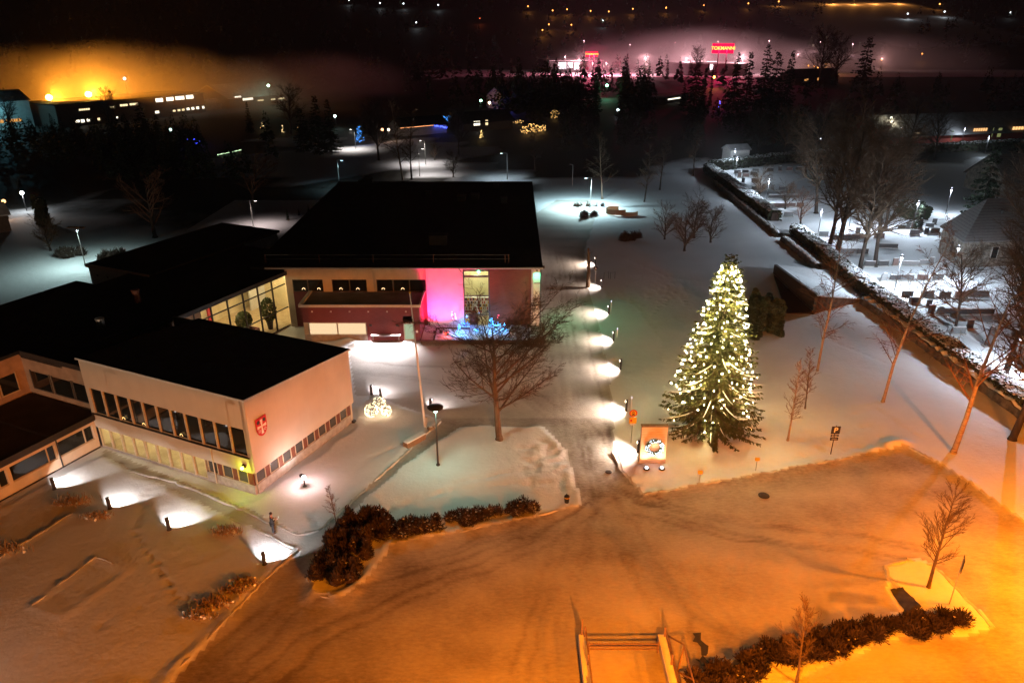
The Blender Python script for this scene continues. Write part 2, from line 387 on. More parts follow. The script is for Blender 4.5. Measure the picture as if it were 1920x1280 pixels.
TRACKS = [[(1110, 930), (1075, 800), (1062, 640), (1040, 470)], [(1135, 900), (1118, 790), (1090, 640), (1062, 480)], [(1060, 770), (1100, 800), (1130, 850), (1150, 900), (1250, 950), (1400, 975)],
          [(1085, 940), (980, 1000), (800, 1060), (560, 1130), (420, 1250)], [(1120, 940), (1010, 1020), (830, 1090), (600, 1190), (480, 1290)], [(1220, 945), (1420, 985), (1650, 1010), (1930, 1075)],
          [(1215, 965), (1400, 1010), (1640, 1040), (1930, 1110)], [(700, 700), (850, 720), (1000, 740), (1080, 800)], [(690, 680), (860, 690), (1040, 700)], [(1010, 1300), (1040, 1150), (1090, 1000), (1105, 930)],
          [(1290, 1300), (1262, 1150), (1180, 1010), (1130, 930)]]
WALKS = [[(600, 1030), (750, 960), (870, 905), (1000, 880), (1060, 860)], [(620, 1015), (780, 935), (900, 915), (1040, 905)], [(1290, 885), (1240, 870), (1330, 860), (1480, 830), (1640, 800)], [(1220, 905), (1330, 880), (1460, 870), (1560, 845)],
         [(1210, 700), (1300, 700), (1420, 690)], [(1160, 480), (1250, 520), (1380, 540)], [(1420, 500), (1500, 560), (1560, 640), (1700, 700)], [(570, 960), (600, 985), (690, 950)], [(700, 860), (760, 830), (820, 780)],
         [(1180, 560), (1240, 640), (1250, 740)], [(1560, 790), (1640, 770), (1740, 830)], [(1060, 860), (1050, 930)], [(1005, 935), (985, 880), (1000, 830)], [(300, 880), (250, 1000), (330, 1120), (420, 1160)]]
PATCHES = [[(1668, 1105), (1692, 1101), (1728, 1138), (1722, 1146), (1700, 1152)], [(1300, 1192), (1312, 1190), (1320, 1205), (1327, 1228), (1312, 1224), (1304, 1208)], [(1308, 1236), (1322, 1232), (1328, 1246), (1312, 1250)], [(1576, 1168), (1600, 1160), (1604, 1168), (1580, 1177)]]
def near_ground():
    xs = np.arange(-58, 58.01, .25); ys = np.concatenate([np.arange(25, 90, .25), np.arange(90, 150.1, .5)])
    X, Y = np.meshgrid(xs, ys); sh = X.shape
    x = X.ravel(); y = Y.ravel()
    xw = x + .5 * (vnoise(x, y, .8, 3) - .5); yw = y + .5 * (vnoise(x, y, .8, 4) - .5)
    z = .025 * vnoise(x, y, .35, 1) + .008 * vnoise(x, y, 1.3, 2)
    pk = np.full(x.shape, .16)
    lawn = np.zeros(x.shape); edge = np.full(x.shape, 1e9)
    for Lp in (LAWN_FRONT, LAWN_SIDE, LAWN_MID, LAWN_EAST, LAWN_ISLE):
        P = poly(Lp); d = segdist(P, xw, yw); ins = inside(P, xw, yw)
        lawn = np.maximum(lawn, np.clip((np.where(ins, d, -d) + .10) / .30, 0, 1)); edge = np.minimum(edge, d)
    lot = inside(poly(LOT), x, y); drv = inside(poly(DRIVE), x, y); fp = inside(poly(FOOTPATH), x, y)
    hard = (lot | drv | fp) & (lawn < .5)
    pk = np.where(hard, .55, pk); pk = np.where(fp & hard, .38, pk); pk = np.where(drv & hard & (y > 58), .34, pk)
    z += lawn * (.085 + .022 * vnoise(x, y, .6, 8) + .014 * vnoise(x, y, 2.3, 9))
    berm = np.exp(-(edge / .55) ** 2) * (.25 + .9 * vnoise(x, y, 1.7, 5) * vnoise(x, y, .5, 6))
    lotd = segdist(poly(LOT), x, y)
    z += berm * np.where(lotd < 1.0, .30, .12)
    for T in TRACKS:
        P = poly(T)
        for off in (-.8, .8, -1.9 + NR.random(), .2 + NR.random()):
            d = segdist(P + np.array([off, 0]), xw, yw, False)
            g = np.exp(-(d / .15) ** 2) * (.1 + 1.3 * vnoise(x, y, .3, 12))
            z -= .03 * g * (1 - lawn); pk = pk + .15 * g * (1 - lawn)
    for T in WALKS:
        P = poly(T)
        for i in range(len(P) - 1):
            a, b = P[i], P[i + 1]; n = int(np.hypot(*(b - a)) / .65)
            for k in range(n):
                q = a + (b - a) * k / max(n, 1) + NR.uniform(-.18, .18, 2)
                m = (abs(x - q[0]) < .8) & (abs(y - q[1]) < .8)
                z[m] -= .085 * np.exp(-(((x[m] - q[0]) ** 2 + (y[m] - q[1]) ** 2) / .045)) * (.3 + lawn[m])
    for cx, cyy, rr, n in ((1045, 860, 2.2, 90), (1225, 900, 2.5, 90), (1150, 560, 2.0, 60), (1160, 690, 2.4, 60), (1270, 560, 6, 120), (1500, 820, 5, 120)):
        q0 = at(cx, cyy)                                     # trampled corners
        for _ in range(n):
            q = np.array(q0) + NR.normal(0, rr * .55, 2); m = (abs(x - q[0]) < .8) & (abs(y - q[1]) < .8)
            z[m] -= .09 * np.exp(-(((x[m] - q[0]) ** 2 + (y[m] - q[1]) ** 2) / .05)) * (.2 + lawn[m])
    for _ in range(650):                                    # wandering footprints all over the lawns
        q = np.array([NR.uniform(-30, 46), NR.uniform(30, 85)]); m = (abs(x - q[0]) < .6) & (abs(y - q[1]) < .6)
        z[m] -= .05 * np.exp(-(((x[m] - q[0]) ** 2 + (y[m] - q[1]) ** 2) / .04)) * lawn[m]
    # low kerb outlines of snowed-in beds on the front lawn
    for B in ([(60, 1138), (180, 1046), (243, 1070), (118, 1160)], [(0, 1050), (135, 965)],):
        d = segdist(poly(B), x, y, len(B) > 2); z += .05 * np.exp(-(d / .25) ** 2)
    for hx, hy, hr, hh in ((1672, 838, 1.0, .4), (1690, 833, .8, .45), (1645, 847, .7, .3), (650, 642, 1.2, .5), (668, 650, .9, .4)):
        q = at(hx, hy); z += hh * np.exp(-(((x - q[0]) / hr) ** 2 + ((y - q[1]) / (hr * .5)) ** 2)) * (.7 + .6 * vnoise(x, y, 1.8, 31))
    z = np.maximum(z, .0)
    for B in PATCHES: z = np.where(inside(poly(B), x, y) | (segdist(poly(B), x, y) < .3), np.minimum(z, .02), z)
    pk += (.45 * (vnoise(x, y, .10, 21) - .5) + .35 * (vnoise(x * .5 + y * .2, y * 1.6, .35, 22) - .5)) * hard
    lab = np.where(lot & (lawn < .5), 1, np.where(drv & (lawn < .5), 2, np.where(fp & (lawn < .5), 3, 0)))
    ny, nx = sh; idx = np.arange(nx * ny).reshape(sh)
    q = np.stack([idx[:-1, :-1], idx[:-1, 1:], idx[1:, 1:], idx[1:, :-1]], -1).reshape(-1, 4)
    fx, fy = x[q[:, 0]], y[q[:, 0]]
    keep = np.abs(fx) < fy * .80 + 10
    q = q[keep]; ql = lab[q[:, 0]]
    V = np.stack([x, y, z], 1)
    for k, name in enumerate(('snow_lawn', 'parking_lot', 'driveway', 'footpath')):
        f = q[ql == k]; used, inv = np.unique(f, return_inverse=True); inv = inv.reshape(-1, 4)
        me = bpy.data.meshes.new(name); me.vertices.add(len(used)); me.vertices.foreach_set('co', V[used].ravel().astype(np.float32))
        n = len(f); me.loops.add(4 * n); me.loops.foreach_set('vertex_index', inv.ravel().astype(np.int32))
        me.polygons.add(n); me.polygons.foreach_set('loop_start', np.arange(0, 4 * n, 4, dtype=np.int32)); me.polygons.foreach_set('loop_total', np.full(n, 4, np.int32))
        me.polygons.foreach_set('use_smooth', np.ones(n, bool)); me.update(calc_edges=True)
        a = me.attributes.new('packed', 'FLOAT', 'POINT'); a.data.foreach_set('value', np.clip(pk[used], 0, 1).astype(np.float32))
        me.materials.append(M['snow' if k == 0 else 'packed']); struct(link(name, me))
near_ground()
M['brush_shade'] = mat('brush_shade_and_snow', (.035, .034, .03), .95, .3, .12, .3, .5, col2=(.20, .20, .20))
def far_ground():
    xs = list(range(-1500, -200, 50)) + list(range(-200, 200, 10)) + list(range(200, 1501, 50))
    ys = [-60, -20, 10] + list(range(20, 400, 10)) + list(range(400, 640, 30)) + list(range(640, 2600, 40))
    V = [(a, b, hill(a, b) - .06 + (.25 * (rnd.random() - .5) if b > 160 else 0)) for b in ys for a in xs]
    nx = len(xs); Fc = [(j * nx + i, j * nx + i + 1, (j + 1) * nx + i + 1, (j + 1) * nx + i) for j in range(len(ys) - 1) for i in range(nx - 1)]
    m = MB(); m.add(V, Fc)
    o = m.build('ground', M['land'], smooth=True); struct(o)
    def br(p):  # brush tone also paints unlit ground dark; lamp-lit zones stay snow
        x, y = p[0] + 9 * math.sin(p[1] * .11) + 6 * math.sin(p[1] * .31 + p[0] * .2), p[1] + 8 * math.sin(p[0] * .09) + 5 * math.sin(p[0] * .23)
        if y < (126 if x < -30 else 145) or (-78 < x < -12 and 180 < y < 242) or (-12 <= x < 46 and y < 182) or (40 < x < 140 and y < 195) or (560 < y < 660 and -60 < x < 520) or (y > 880 and 380 < x < 620): return 0.0
        return .55 if y < 150 and x < -30 else 1.0
    at_ = o.data.attributes.new('brush_shade', 'FLOAT', 'POINT'); at_.data.foreach_set('value', [br(p) for p in V])
M['land'] = land_mat()
far_ground()
M['kerbsnow'] = mat('snowy_kerb_stone', (.50, .47, .44), .9, .25, 1.5, .03, 8)
def kerb(path, h=.2, wd=.26, z0=.0):
    P = [Vector((*at(*p), 0)) for p in path]; m = MB()
    for i in range(len(P) - 1):
        d = P[i + 1] - P[i]; L = d.length; d.normalize(); n = Vector((-d.y, d.x, 0)); k = max(1, int(L / .5)); pr = None
        for j in range(k + 1):
            c = P[i] + d * (L * j / k) + n * rnd.uniform(-.07, .07); w2 = wd / 2 * rnd.uniform(.7, 1.35); hh = h * rnd.uniform(.75, 1.3)
            r = [c - n * w2 * 1.3, c - n * w2 * .7 + Vector((0, 0, hh)), c + n * w2 * .7 + Vector((0, 0, hh)), c + n * w2 * 1.3]
            if pr:
                m.add([tuple(v + Vector((0, 0, z0))) for v in pr + r], [(0, 4, 5, 1), (1, 5, 6, 2), (2, 6, 7, 3)])
            pr = r
    struct(m.build('kerb', M['kerbsnow']))
kerb([(1150, 850), (1165, 885), (1205, 929), (1300, 914), (1400, 896), (1520, 873), (1640, 851), (1700, 839)], .18)
kerb([(1700, 839), (1765, 873), (1850, 931), (1940, 992)], .17)
kerb([(725, 1024), (860, 999), (1000, 971), (1086, 947)], .18)
kerb([(578, 1086), (592, 1114), (636, 1126), (686, 1086), (725, 1024)], .18); kerb([(600, 1036), (640, 975)], .16)
kerb([(310, 1280), (498, 1087), (557, 1033)], .18); kerb([(557, 1033), (500, 1003), (432, 974)], .14, .2); kerb([(440, 951), (558, 1004), (597, 997), (690, 914), (826, 791)], .14, .22); kerb([(245, 884), (330, 905), (440, 951)], .12, .2)
kerb([(60, 1138), (180, 1046), (243, 1070)], .18, .18); kerb([(0, 1050), (135, 965)], .2, .2)
kerb([(1660, 1064), (1700, 1052), (1750, 1062), (1790, 1102), (1860, 1178)], .17); kerb([(1660, 1064), (1665, 1085), (1685, 1104)], .2)
# bare wet patches where cars stood, and manholes
def patch(name, pts, jag=.12, z=.075):
    P = [Vector((*at(a, b), 0)) for a, b in pts]; out = []
    for i, p in enumerate(P):
        q = P[(i + 1) % len(P)]; n = max(2, int((q - p).length / .25))
        for k in range(n):
            r = p.lerp(q, k / n); out.append((r.x + rnd.uniform(-jag, jag), r.y + rnd.uniform(-jag, jag), z))
    m = MB(); m.add(out, [tuple(range(len(out)))]); o = m.build(name, M['asphalt']); return struct(o)
for i, B in enumerate(PATCHES): patch('bare_asphalt', B, (.05, .22, .16, .16)[i], .045)
for px, py, r, lab in ((1432, 930, .42, 'dark round manhole cover on the orange car park below the kerb'), (1141, 886, .26, 'small dark drain cover on the drive beside the bright kerb patch')):
    x, y = at(px, py); t = thing('manhole_cover', lab, 'manhole cover', (x, y, .07))
    b = MB(); b.lathe((0, 0, 0), [(r, 0), (r, .02), (r * .88, .03)], 18).build('ring', M['asphalt'], t, False)
    b = MB(); b.lathe((0, 0, .03), [(r * .86, 0), (r * .86, .012)], 18)
    for k in range(5): b.cbox((0, (k - 2) * r * .3, .045), (r * 1.2, .05, .02))
    b.build('lid', M['granite'], t, False)
# ---------------------------------------------------------------- the town hall
E1 = Vector((math.cos(R(-24.3)), math.sin(R(-24.3)), 0)); E2 = Vector((-E1.y, E1.x, 0)); B0 = Vector((-19.6, 46.1, 0)); RZ = R(-24.3)
def W(s, t, z=0): return tuple(B0 + E1 * s + E2 * t + Vector((0, 0, z)))
def wbox(m, s0, s1, t0, t1, z0, z1):
    zt = z1 if isinstance(z1, tuple) else (z1, z1)          # (z at t0, z at t1)
    zb = z0 if isinstance(z0, tuple) else (z0, z0)
    return m.hexa([W(s0, t0, zb[0]), W(s1, t0, zb[0]), W(s1, t1, zb[1]), W(s0, t1, zb[1]), W(s0, t0, zt[0]), W(s1, t0, zt[0]), W(s1, t1, zt[1]), W(s0, t1, zt[1])])
hall = thing('town_hall', 'long low town hall of pale panels with black flat roofs and a glazed link', 'town hall', (-19.6, 60, 0))
def part(name, m, mt, parent=None, **k): return m.build(name, mt, parent or hall, **k)
# front block: s -17.3..0, t 0..12.3, eaves 8.35 front / 7.25 back
def eave(t): return 8.35 - t * .09
m = MB(); wbox(m, -17.3, 0, -.02, .22, 5.8, 8.35); part('upper_panel_wall', m, M['plaster'])
m = MB(); wbox(m, -17.3, 0, -.02, .22, 2.0, 3.4); part('middle_panel_wall', m, M['plaster'])
for a, b in ((-.22, .0), (-17.3, -16.9)): m = MB(); wbox(m, a, b, -.02, .22, 3.4, 5.8); part('corner_pier', m, M['plaster'])
m = MB(); wbox(m, -5.0, -.15, .02, .25, 0, .85); part('plinth', m, M['concrete'])
m = MB(); wbox(m, -17.3, -5.0, .05, .25, 0, .14); part('sill_course', m, M['concrete'])
m = MB(); wbox(m, -.25, .22, -.02, 12.4, (2.1, 2.1), (8.35, eave(12.4))); part('side_panel_wall', m, M['plaster2'])
m = MB(); wbox(m, -.25, -.02, .25, 12.3, 0, .9); part('side_plinth', m, M['concrete'])
m = MB(); wbox(m, -20.5, 0, 12.2, 12.4, 0, (7.1, 7.1)); wbox(m, -17.3, -17.1, .22, 12.2, 0, (8.2, 7.1)); part('rear_wall', m, M['plaster'])
m = MB(); wbox(m, -17.45, .32, -.12, 12.6, (8.35, eave(12.6)), (8.43, eave(12.6) + .08)); part('roof', m, M['roofing'])
m = MB(); wbox(m, -17.45, .36, -.17, -.12, 8.30, 8.46); wbox(m, .32, .37, -.17, 12.6, (8.30, eave(12.6) - .05), (8.46, eave(12.6) + .11)); part('roof_trim', m, M['trim'])
# upper window band, front: ten panes set back between mullions
def window_band(s0, s1, n, z0, z1, glassmat, framemat, tset=.10, fw=.09, name='window', lit=None):
    for i in range(n):
        a = s0 + (s1 - s0) * i / n; b = s0 + (s1 - s0) * (i + 1) / n
        m = MB(); wbox(m, a + fw, b - fw, tset, tset + .03, z0 + .06, z1 - .06); g = part(name, m, glassmat)
        m = MB(); wbox(m, a, a + fw, tset - .1, tset + .1, z0, z1); wbox(m, b - fw, b, tset - .1, tset + .1, z0, z1)
        wbox(m, a + fw, b - fw, tset - .06, tset + .08, z0, z0 + .06); wbox(m, a + fw, b - fw, tset - .06, tset + .08, z1 - .06, z1)
        part('window_frame', m, framemat, g)
window_band(-16.9, -.22, 11, 3.4, 5.8, M['darkglass'], M['frame'])
m = MB(); wbox(m, -17.2, -.1, -.16, .2, 3.34, 3.4); part('window_sill', m, M['darktrim'])
# small advent candle arches in three upper windows
# lit ground floor behind nine clear panes
for i in range(9):
    a = -17.1 + 12.1 * i / 9; b = -17.1 + 12.1 * (i + 1) / 9
    m = MB(); wbox(m, a + .09, b - .09, .13, .15, .2, 1.95); g = part('lit_window', m, M['glass'])
    m = MB(); wbox(m, a, a + .09, .04, .24, .14, 2.0); wbox(m, b - .09, b, .04, .24, .14, 2.0); wbox(m, a + .09, b - .09, .08, .2, .14, .2); wbox(m, a + .09, b - .09, .08, .2, 1.95, 2.0); part('window_frame', m, M['frame'], g)
m = MB(); wbox(m, -17.1, -5.0, .3, 6.0, .02, .08); part('lobby_floor', m, M['floor'])
m = MB(); wbox(m, -17.1, -5.0, 6.0, 6.2, .08, 2.3); wbox(m, -5.0, -4.85, .26, 6.2, 0, 2.3); wbox(m, -17.1, -17.0, .26, 6.0, .08, 2.3)
for sx in (-14.6, -11.2, -7.4): wbox(m, sx, sx + .14, 2.2, 6.0, .08, 2.3)
part('lobby_wall', m, M['room'])
m = MB(); wbox(m, -17.1, -4.85, .22, 6.2, 2.3, 2.4); part('lobby_ceiling', m, M['room'])
for sx in (-15.8, -12.9, -9.3, -6.3):
    m = MB(); wbox(m, sx - .6, sx + .6, 1.6, 1.85, 2.24, 2.29); q = part('ceiling_lamp', m, emit('lobby_lamp_glow', (1, .80, .36), 6))
    lamp(hall, tuple(Vector(W(sx, 1.7, 2.1)) - hall.location), (1, .84, .50), 120, .25)
for sx, tt, c in ((-15.6, 3.2, 'timber'), (-12.6, 2.6, 'timber'), (-10.2, 3.4, 'white'), (-8.6, 2.4, 'timber'), (-6.2, 2.8, 'timber')):
    m = MB(); wbox(m, sx - .8, sx + .8, tt - .4, tt + .4, .78, .83)
    for ds in (-.7, .7):
        for dt in (-.3, .3): wbox(m, sx + ds - .04, sx + ds + .04, tt + dt - .04, tt + dt + .04, .08, .78)
    part('lobby_table', m, M[c])
# dark windows and rust panels beside the corner, both faces
def panel_band(face, u0, u1, n, z0, z1, glassmat):
    for i in range(n):
        a = u0 + (u1 - u0) * i / n; b = u0 + (u1 - u0) * (i + 1) / n; c = a + (b - a) * .68
        def bx(m, p, q, d0, d1, za, zb):
            if face == 'f': wbox(m, p, q, d0, d1, za, zb)
            else: wbox(m, -d1, -d0, p, q, za, zb)
        m = MB(); bx(m, a + .06, c - .06, .12, .15, z0 + .05, z1 - .05); g = part('window', m, glassmat)
        m = MB(); bx(m, a, a + .06, .05, .2, z0, z1); bx(m, c - .06, c, .05, .2, z0, z1); bx(m, a + .06, c - .06, .08, .2, z0, z0 + .05); bx(m, a + .06, c - .06, .08, .2, z1 - .05, z1); part('window_frame', m, M['frame'], g)
        m = MB(); bx(m, c, b, .07, .2, z0, z1); part('rust_panel', m, M['brownpanel'])
panel_band('f', -4.8, -.2, 3, .85, 2.0, M['blindglass'])
panel_band('s', .25, 12.2, 8, .9, 2.1, M['blindglass'])
m = MB(); m.tube([W(-4.0, -.1, .1), W(-4.0, -.1, 3.35)], .045, 6); part('downpipe', m, M['plaster'])
m = MB(); wbox(m, .02, .3, 12.15, 12.45, .0, .3); part('drain_box', m, M['darkmetal'])
# yellow-green wall lamp by the corner
m = MB(); m.cbox(W(-.75, -.14, 2.55), (.22, .2, .3), RZ); wl = part('wall_lamp', m, M['darkmetal'])
m = MB(); m.ball(W(-.75, -.32, 2.5), .14); part('lamp_globe', m, emit('yellow_globe_glow', (.95, 1, .10), 14), wl)
lamp(hall, tuple(Vector(W(-.75, -.5, 2.4)) - hall.location), (.85, 1, .05), 85, .12)
# coat of arms
def crest():
    c0 = Vector(W(0.24, 1.25, 5.6)); ax = E2; az = Vector((0, 0, 1)); out = E1
    def P(u, v, d): return tuple(c0 + ax * u * .74 + az * v * .78 + out * d)
    def shield(k):
        pts = [(-.75, .95), (.75, .95), (.75, -.1)] + [(.75 * math.cos(a), -.1 - .95 * math.sin(a)) for a in [i * math.pi / 10 for i in range(1, 10)]] + [(-.75, -.1)]
        return [(a * k, b * k) for a, b in pts][::-1]
    def plate(m, pts, d0, d1):
        n = len(pts); m.add([P(u, v, d0) for u, v in pts] + [P(u, v, d1) for u, v in pts], [tuple(range(n)), tuple(range(n, 2 * n))[::-1]] + [(i, n + i, n + (i + 1) % n, (i + 1) % n) for i in range(n)])
    m = MB(); plate(m, shield(1.0), .02, .06); cr = part('coat_of_arms', m, M['red'])
    m = MB()
    for (a, b) in ((0, 1), (0, -1), (1, 0), (-1, 0)):          # cross with flared arms
        L_ = .62 if a else (.72 if b > 0 else .8); pts = [(-.06, 0), (-.17, L_), (.17, L_), (.06, 0)]
        q = [(u, v) if b > 0 else ((-u, -v) if b < 0 else ((v, -u) if a > 0 else (-v, u))) for u, v in pts]
        plate(m, q[::-1], .06, .08)
    part('white_cross', m, M['white'], cr)
    for sx in (-1, 1):
        m = MB(); plate(m, [(sx * a, b) for a, b in [(.52, .72), (.28, .72), (.24, .45), (.5, .32), (.62, .5)]][::sx], .06, .085); part('dark_charge', m, M['darktrim'], cr)
    m = MB()
    for sx in (-1, 1):
        for k in range(5):
            a = k * 2 * math.pi / 5; u, v = sx * .38 + .13 * math.cos(a), -.42 + .13 * math.sin(a)
            plate(m, [(u + .05 * math.cos(b), v + .05 * math.sin(b)) for b in [j * math.pi / 3 for j in range(6)]][::-1], .06, .08)
    part('white_rosette', m, M['white'], cr)
crest()
# spine behind the front block, with the glazed link wall on its east side
m = MB(); wbox(m, -39.3, -20.75, .7, 15.8, 0, 6.6); wbox(m, -36.2, -21.0, 15.8, 34.5, 0, .05); part('spine_wall', m, M['orangeclad'])
m = MB(); wbox(m, -39.6, -20.5, .5, 16.1, 6.6, 6.95); wbox(m, -36.5, -20.3, 16.1, 35.0, 6.6, 6.95); part('spine_roof', m, M['roofing'])
m = MB(); wbox(m, -20.3, -20.24, 12.6, 33.5, 6.55, 7.0); wbox(m, -25.9, -17.45, .44, .5, 6.85, 7.3); part('roof_edge_trim', m, M['darktrim'])
m = MB(); wbox(m, -36.2, -36.0, 15.8, 34.5, 0, 6.6); wbox(m, -30.2, -30.0, 15.8, 33.0, 0, 6.5); wbox(m, -36.2, -21.0, 33.0, 33.2, 0, 6.5); part('link_back_wall', m, M['room'])
m = MB(); wbox(m, -30.0, -20.8, 15.85, 33.0, .05, .12); part('link_floor', m, M['floor'])
m = MB(); wbox(m, -30.0, -20.9, 15.85, 33.0, 6.2, 6.5); part('link_ceiling', m, M['room'])
T0, T1 = 12.6, 28.6; n = 7
for i in range(n):
    a = T0 + (T1 - T0) * i / n; b = T0 + (T1 - T0) * (i + 1) / n
    m = MB(); wbox(m, -20.80, -20.77, a + .06, b - .06, .2, 6.5); g = part('glass_wall_pane', m, M['glass'])
    m = MB(); wbox(m, -20.85, -20.7, a - .07, a + .07, .1, 6.55)
    for z in (.1, 2.4, 5.3): wbox(m, -20.85, -20.72, a + .07, b - .07, z, z + .11)
    part('glass_wall_frame', m, M['darktrim'], g)
for tt in (18.0, 21.5, 25.0, 28.0, 31.0):
    m = MB(); wbox(m, -25.5, -24.7, tt - .15, tt + .15, 6.12, 6.19); part('ceiling_lamp', m, emit('link_lamp_glow', (1, .80, .45), 7))
    lamp(hall, tuple(Vector(W(-25, tt, 5.8)) - hall.location), (1, .78, .42), 420, .4)
m = MB(); wbox(m, -27.2, -24.0, 19.0, 22.4, .12, 1.15); part('reception_desk', m, M['timber'])
m = MB(); wbox(m, -23.6, -21.6, 24.2, 24.35, .12, 1.2); wbox(m, -21.75, -21.6, 22.0, 24.2, .12, 1.2); part('low_partition', m, M['redclad'])
m = MB(); wbox(m, -29.9, -29.7, 24.6, 25.0, .12, 6.2); part('red_pillar', m, M['red'])
m = MB(); wbox(m, -28.6, -28.4, 30.3, 33.0, .12, 6.2); part('inner_wall', m, M['white_render'])
# left wings: tall wing, low wing in the inner corner
m = MB(); wbox(m, -34.0, -25.9, -16.0, .7, 0, 7.0); part('side_wing_wall', m, M['orangeclad'])
m = MB(); wbox(m, -34.2, -25.75, -16.2, .5, 7.0, 7.3); part('side_wing_roof', m, M['roofing'])
m = MB(); wbox(m, -25.9, -17.3, .5, .72, 3.2, 7.0); part('inner_corner_wall', m, M['orangeclad'])
for a, b in ((-25.0, -22.6), (-22.2, -19.8), (-19.5, -17.6)):
    m = MB(); wbox(m, a, b, .44, .47, 3.9, 5.5); g = part('window', m, M['darkglass'])
    m = MB(); wbox(m, a - .08, a, .40, .5, 3.8, 5.6); wbox(m, b, b + .08, .40, .5, 3.8, 5.6); wbox(m, a, b, .40, .5, 3.8, 3.9); part('window_frame', m, M['greyframe'], g)
for a, b in ((-1.8, -.4), (-6.2, -2.1), (-10.8, -6.7)):
    m = MB(); wbox(m, -25.87, -25.84, a, b, 3.9, 5.5); g = part('window', m, M['darkglass'])
    m = MB(); wbox(m, -25.9, -25.8, a - .08, a, 3.8, 5.6); wbox(m, -25.9, -25.8, b, b + .08, 3.8, 5.6); wbox(m, -25.9, -25.8, a, b, 3.8, 3.9); part('window_frame', m, M['frame'], g)
m = MB(); wbox(m, -25.75, -17.05, -16.0, .36, 2.75, 3.2); part('low_wing_roof', m, M['lowroof'])
m = MB(); wbox(m, -17.05, -16.98, -16.0, -.1, 2.72, 3.26); wbox(m, -25.7, -17.1, -4.1, -3.9, 3.2, 3.24); part('low_roof_trim', m, M['darktrim'])
m = MB(); wbox(m, -17.55, -17.3, -16.0, -.02, 0, .95); wbox(m, -17.55, -17.3, -16.0, -.02, 2.3, 2.75)
for t in (-15.9, -11.6, -7.6, -3.7, -.3): wbox(m, -17.55, -17.28, t, t + .28, .95, 2.3)
part('low_wing_wall', m, M['render'])
for a, b in ((-15.6, -11.6), (-11.3, -7.6), (-7.3, -3.7), (-3.4, -.3)):
    k = .35 if a < -5 else .5
    for p, q in ((a, a + (b - a) * (1 - k * .5)), (a + (b - a) * (1 - k * .5), b)):
        m = MB(); wbox(m, -17.48, -17.45, p + .05, q - .05, 1.0, 2.25); g = part('window', m, M['darkglass'])
        m = MB(); wbox(m, -17.52, -17.4, p, p + .05, .95, 2.3); wbox(m, -17.52, -17.4, q - .05, q, .95, 2.3); wbox(m, -17.52, -17.4, p + .05, q - .05, .95, 1.0); part('window_frame', m, M['frame'], g)
m = MB(); m.tube([W(-17.15, -3.55, .05), W(-17.15, -3.55, 2.8)], .05, 6); part('downpipe', m, M['darkmetal'])
m = MB(); wbox(m, -17.4, -17.2, -16.0, -.1, 0, .1); part('drip_course', m, M['darktrim'])
# rear wing with the white gable wall
m = MB(); wbox(m, -43.6, -33.4, 20.6, 42, 0, 6.8); part('rear_wing_wall', m, M['white_render'])
m = MB(); wbox(m, -43.8, -33.2, 20.45, 42.3, 6.8, 7.15); part('rear_wing_roof', m, M['roofing'])
m = MB(); wbox(m, -43.8, -33.2, 20.38, 20.45, 6.78, 7.2); part('rear_wing_trim', m, M['trim'])
m = MB()
for k in range(5): m.cbox(W(-42.2 + k * 1.7, 20.55, 5.9), (.16, .1, .16), RZ)
part('wall_vent', m, M['greyframe'])
# ---- library block, square to the camera: x -26.6..3.4, y 80.4..125
YL = 80.4
def bx(name, mt, x0, x1, y0, y1, z0, z1, parent=None):
    m = MB(); m.box(x0, x1, y0, y1, z0, z1); return part(name, m, mt, parent)
m = MB(); m.box(-26.6, -10.1, YL, YL + .3, 5.95, 7.55); m.box(-26.6, -25.85, YL, YL + .3, 0, 5.95)
for a, b in ((-22.25, -21.2), (-17.1, -15.95)): m.box(a, b, YL, YL + .3, 4.45, 5.95)
part('cream_wall', m, M['render'])
bx('red_clad_wall', M['redclad'], -25.85, -10.1, YL + .02, YL + .3, 0, 4.45)
for gi, (a, b, k) in enumerate(((-25.85, -22.25, 2), (-21.2, -17.1, 2), (-15.95, -10.15, 3))):
    for i in range(k):
        p = a + (b - a) * i / k; q = a + (b - a) * (i + 1) / k
        g = bx('window', M['darkglass'], p + .07, q - .07, YL + .12, YL + .15, 4.5, 5.9)
        m = MB(); m.box(p, p + .07, YL + .05, YL + .2, 4.45, 5.95); m.box(q - .07, q, YL + .05, YL + .2, 4.45, 5.95); m.box(p + .07, q - .07, YL + .05, YL + .2, 4.45, 4.5); m.box(p + .07, q - .07, YL + .05, YL + .2, 5.9, 5.95); part('window_frame', m, M['greyframe'], g)
bx('pink_lit_wall', M['pinkwall'], -10.1, -5.75, YL - .1, YL + .3, 0, 7.5)
m = MB(); m.box(-5.75, -5.6, YL - .02, YL + .3, 0, 7.5); m.box(-2.8, -2.6, YL - .02, YL + .3, 0, 7.5); m.box(-5.6, -2.8, YL, YL + .3, 7.05, 7.5); part('tall_window_surround', m, M['greyframe'])
for z0, z1 in ((.3, 1.5), (1.5, 3.9), (3.9, 6.25), (6.45, 7.0)):
    g = bx('tall_window_pane', M['glass'], -5.55, -2.85, YL + .1, YL + .12, z0 + .05, z1 - .05)
    m = MB(); m.box(-5.6, -2.8, YL + .04, YL + .2, z1 - .05, z1 + (.2 if z1 == 6.25 else .05)); part('window_frame', m, M['greyframe'], g)
bx('brown_clad_wall', M['brownclad'], -2.6, 2.25, YL - .06, YL + .3, .1, 7.1)
bx('roof_soffit_panel', M['redclad'], -2.6, 2.25, YL, YL + .3, 7.1, 7.5)
bx('corner_fin', M['trim'], 2.28, 2.55, YL - .25, YL + .3, 0, 7.5)
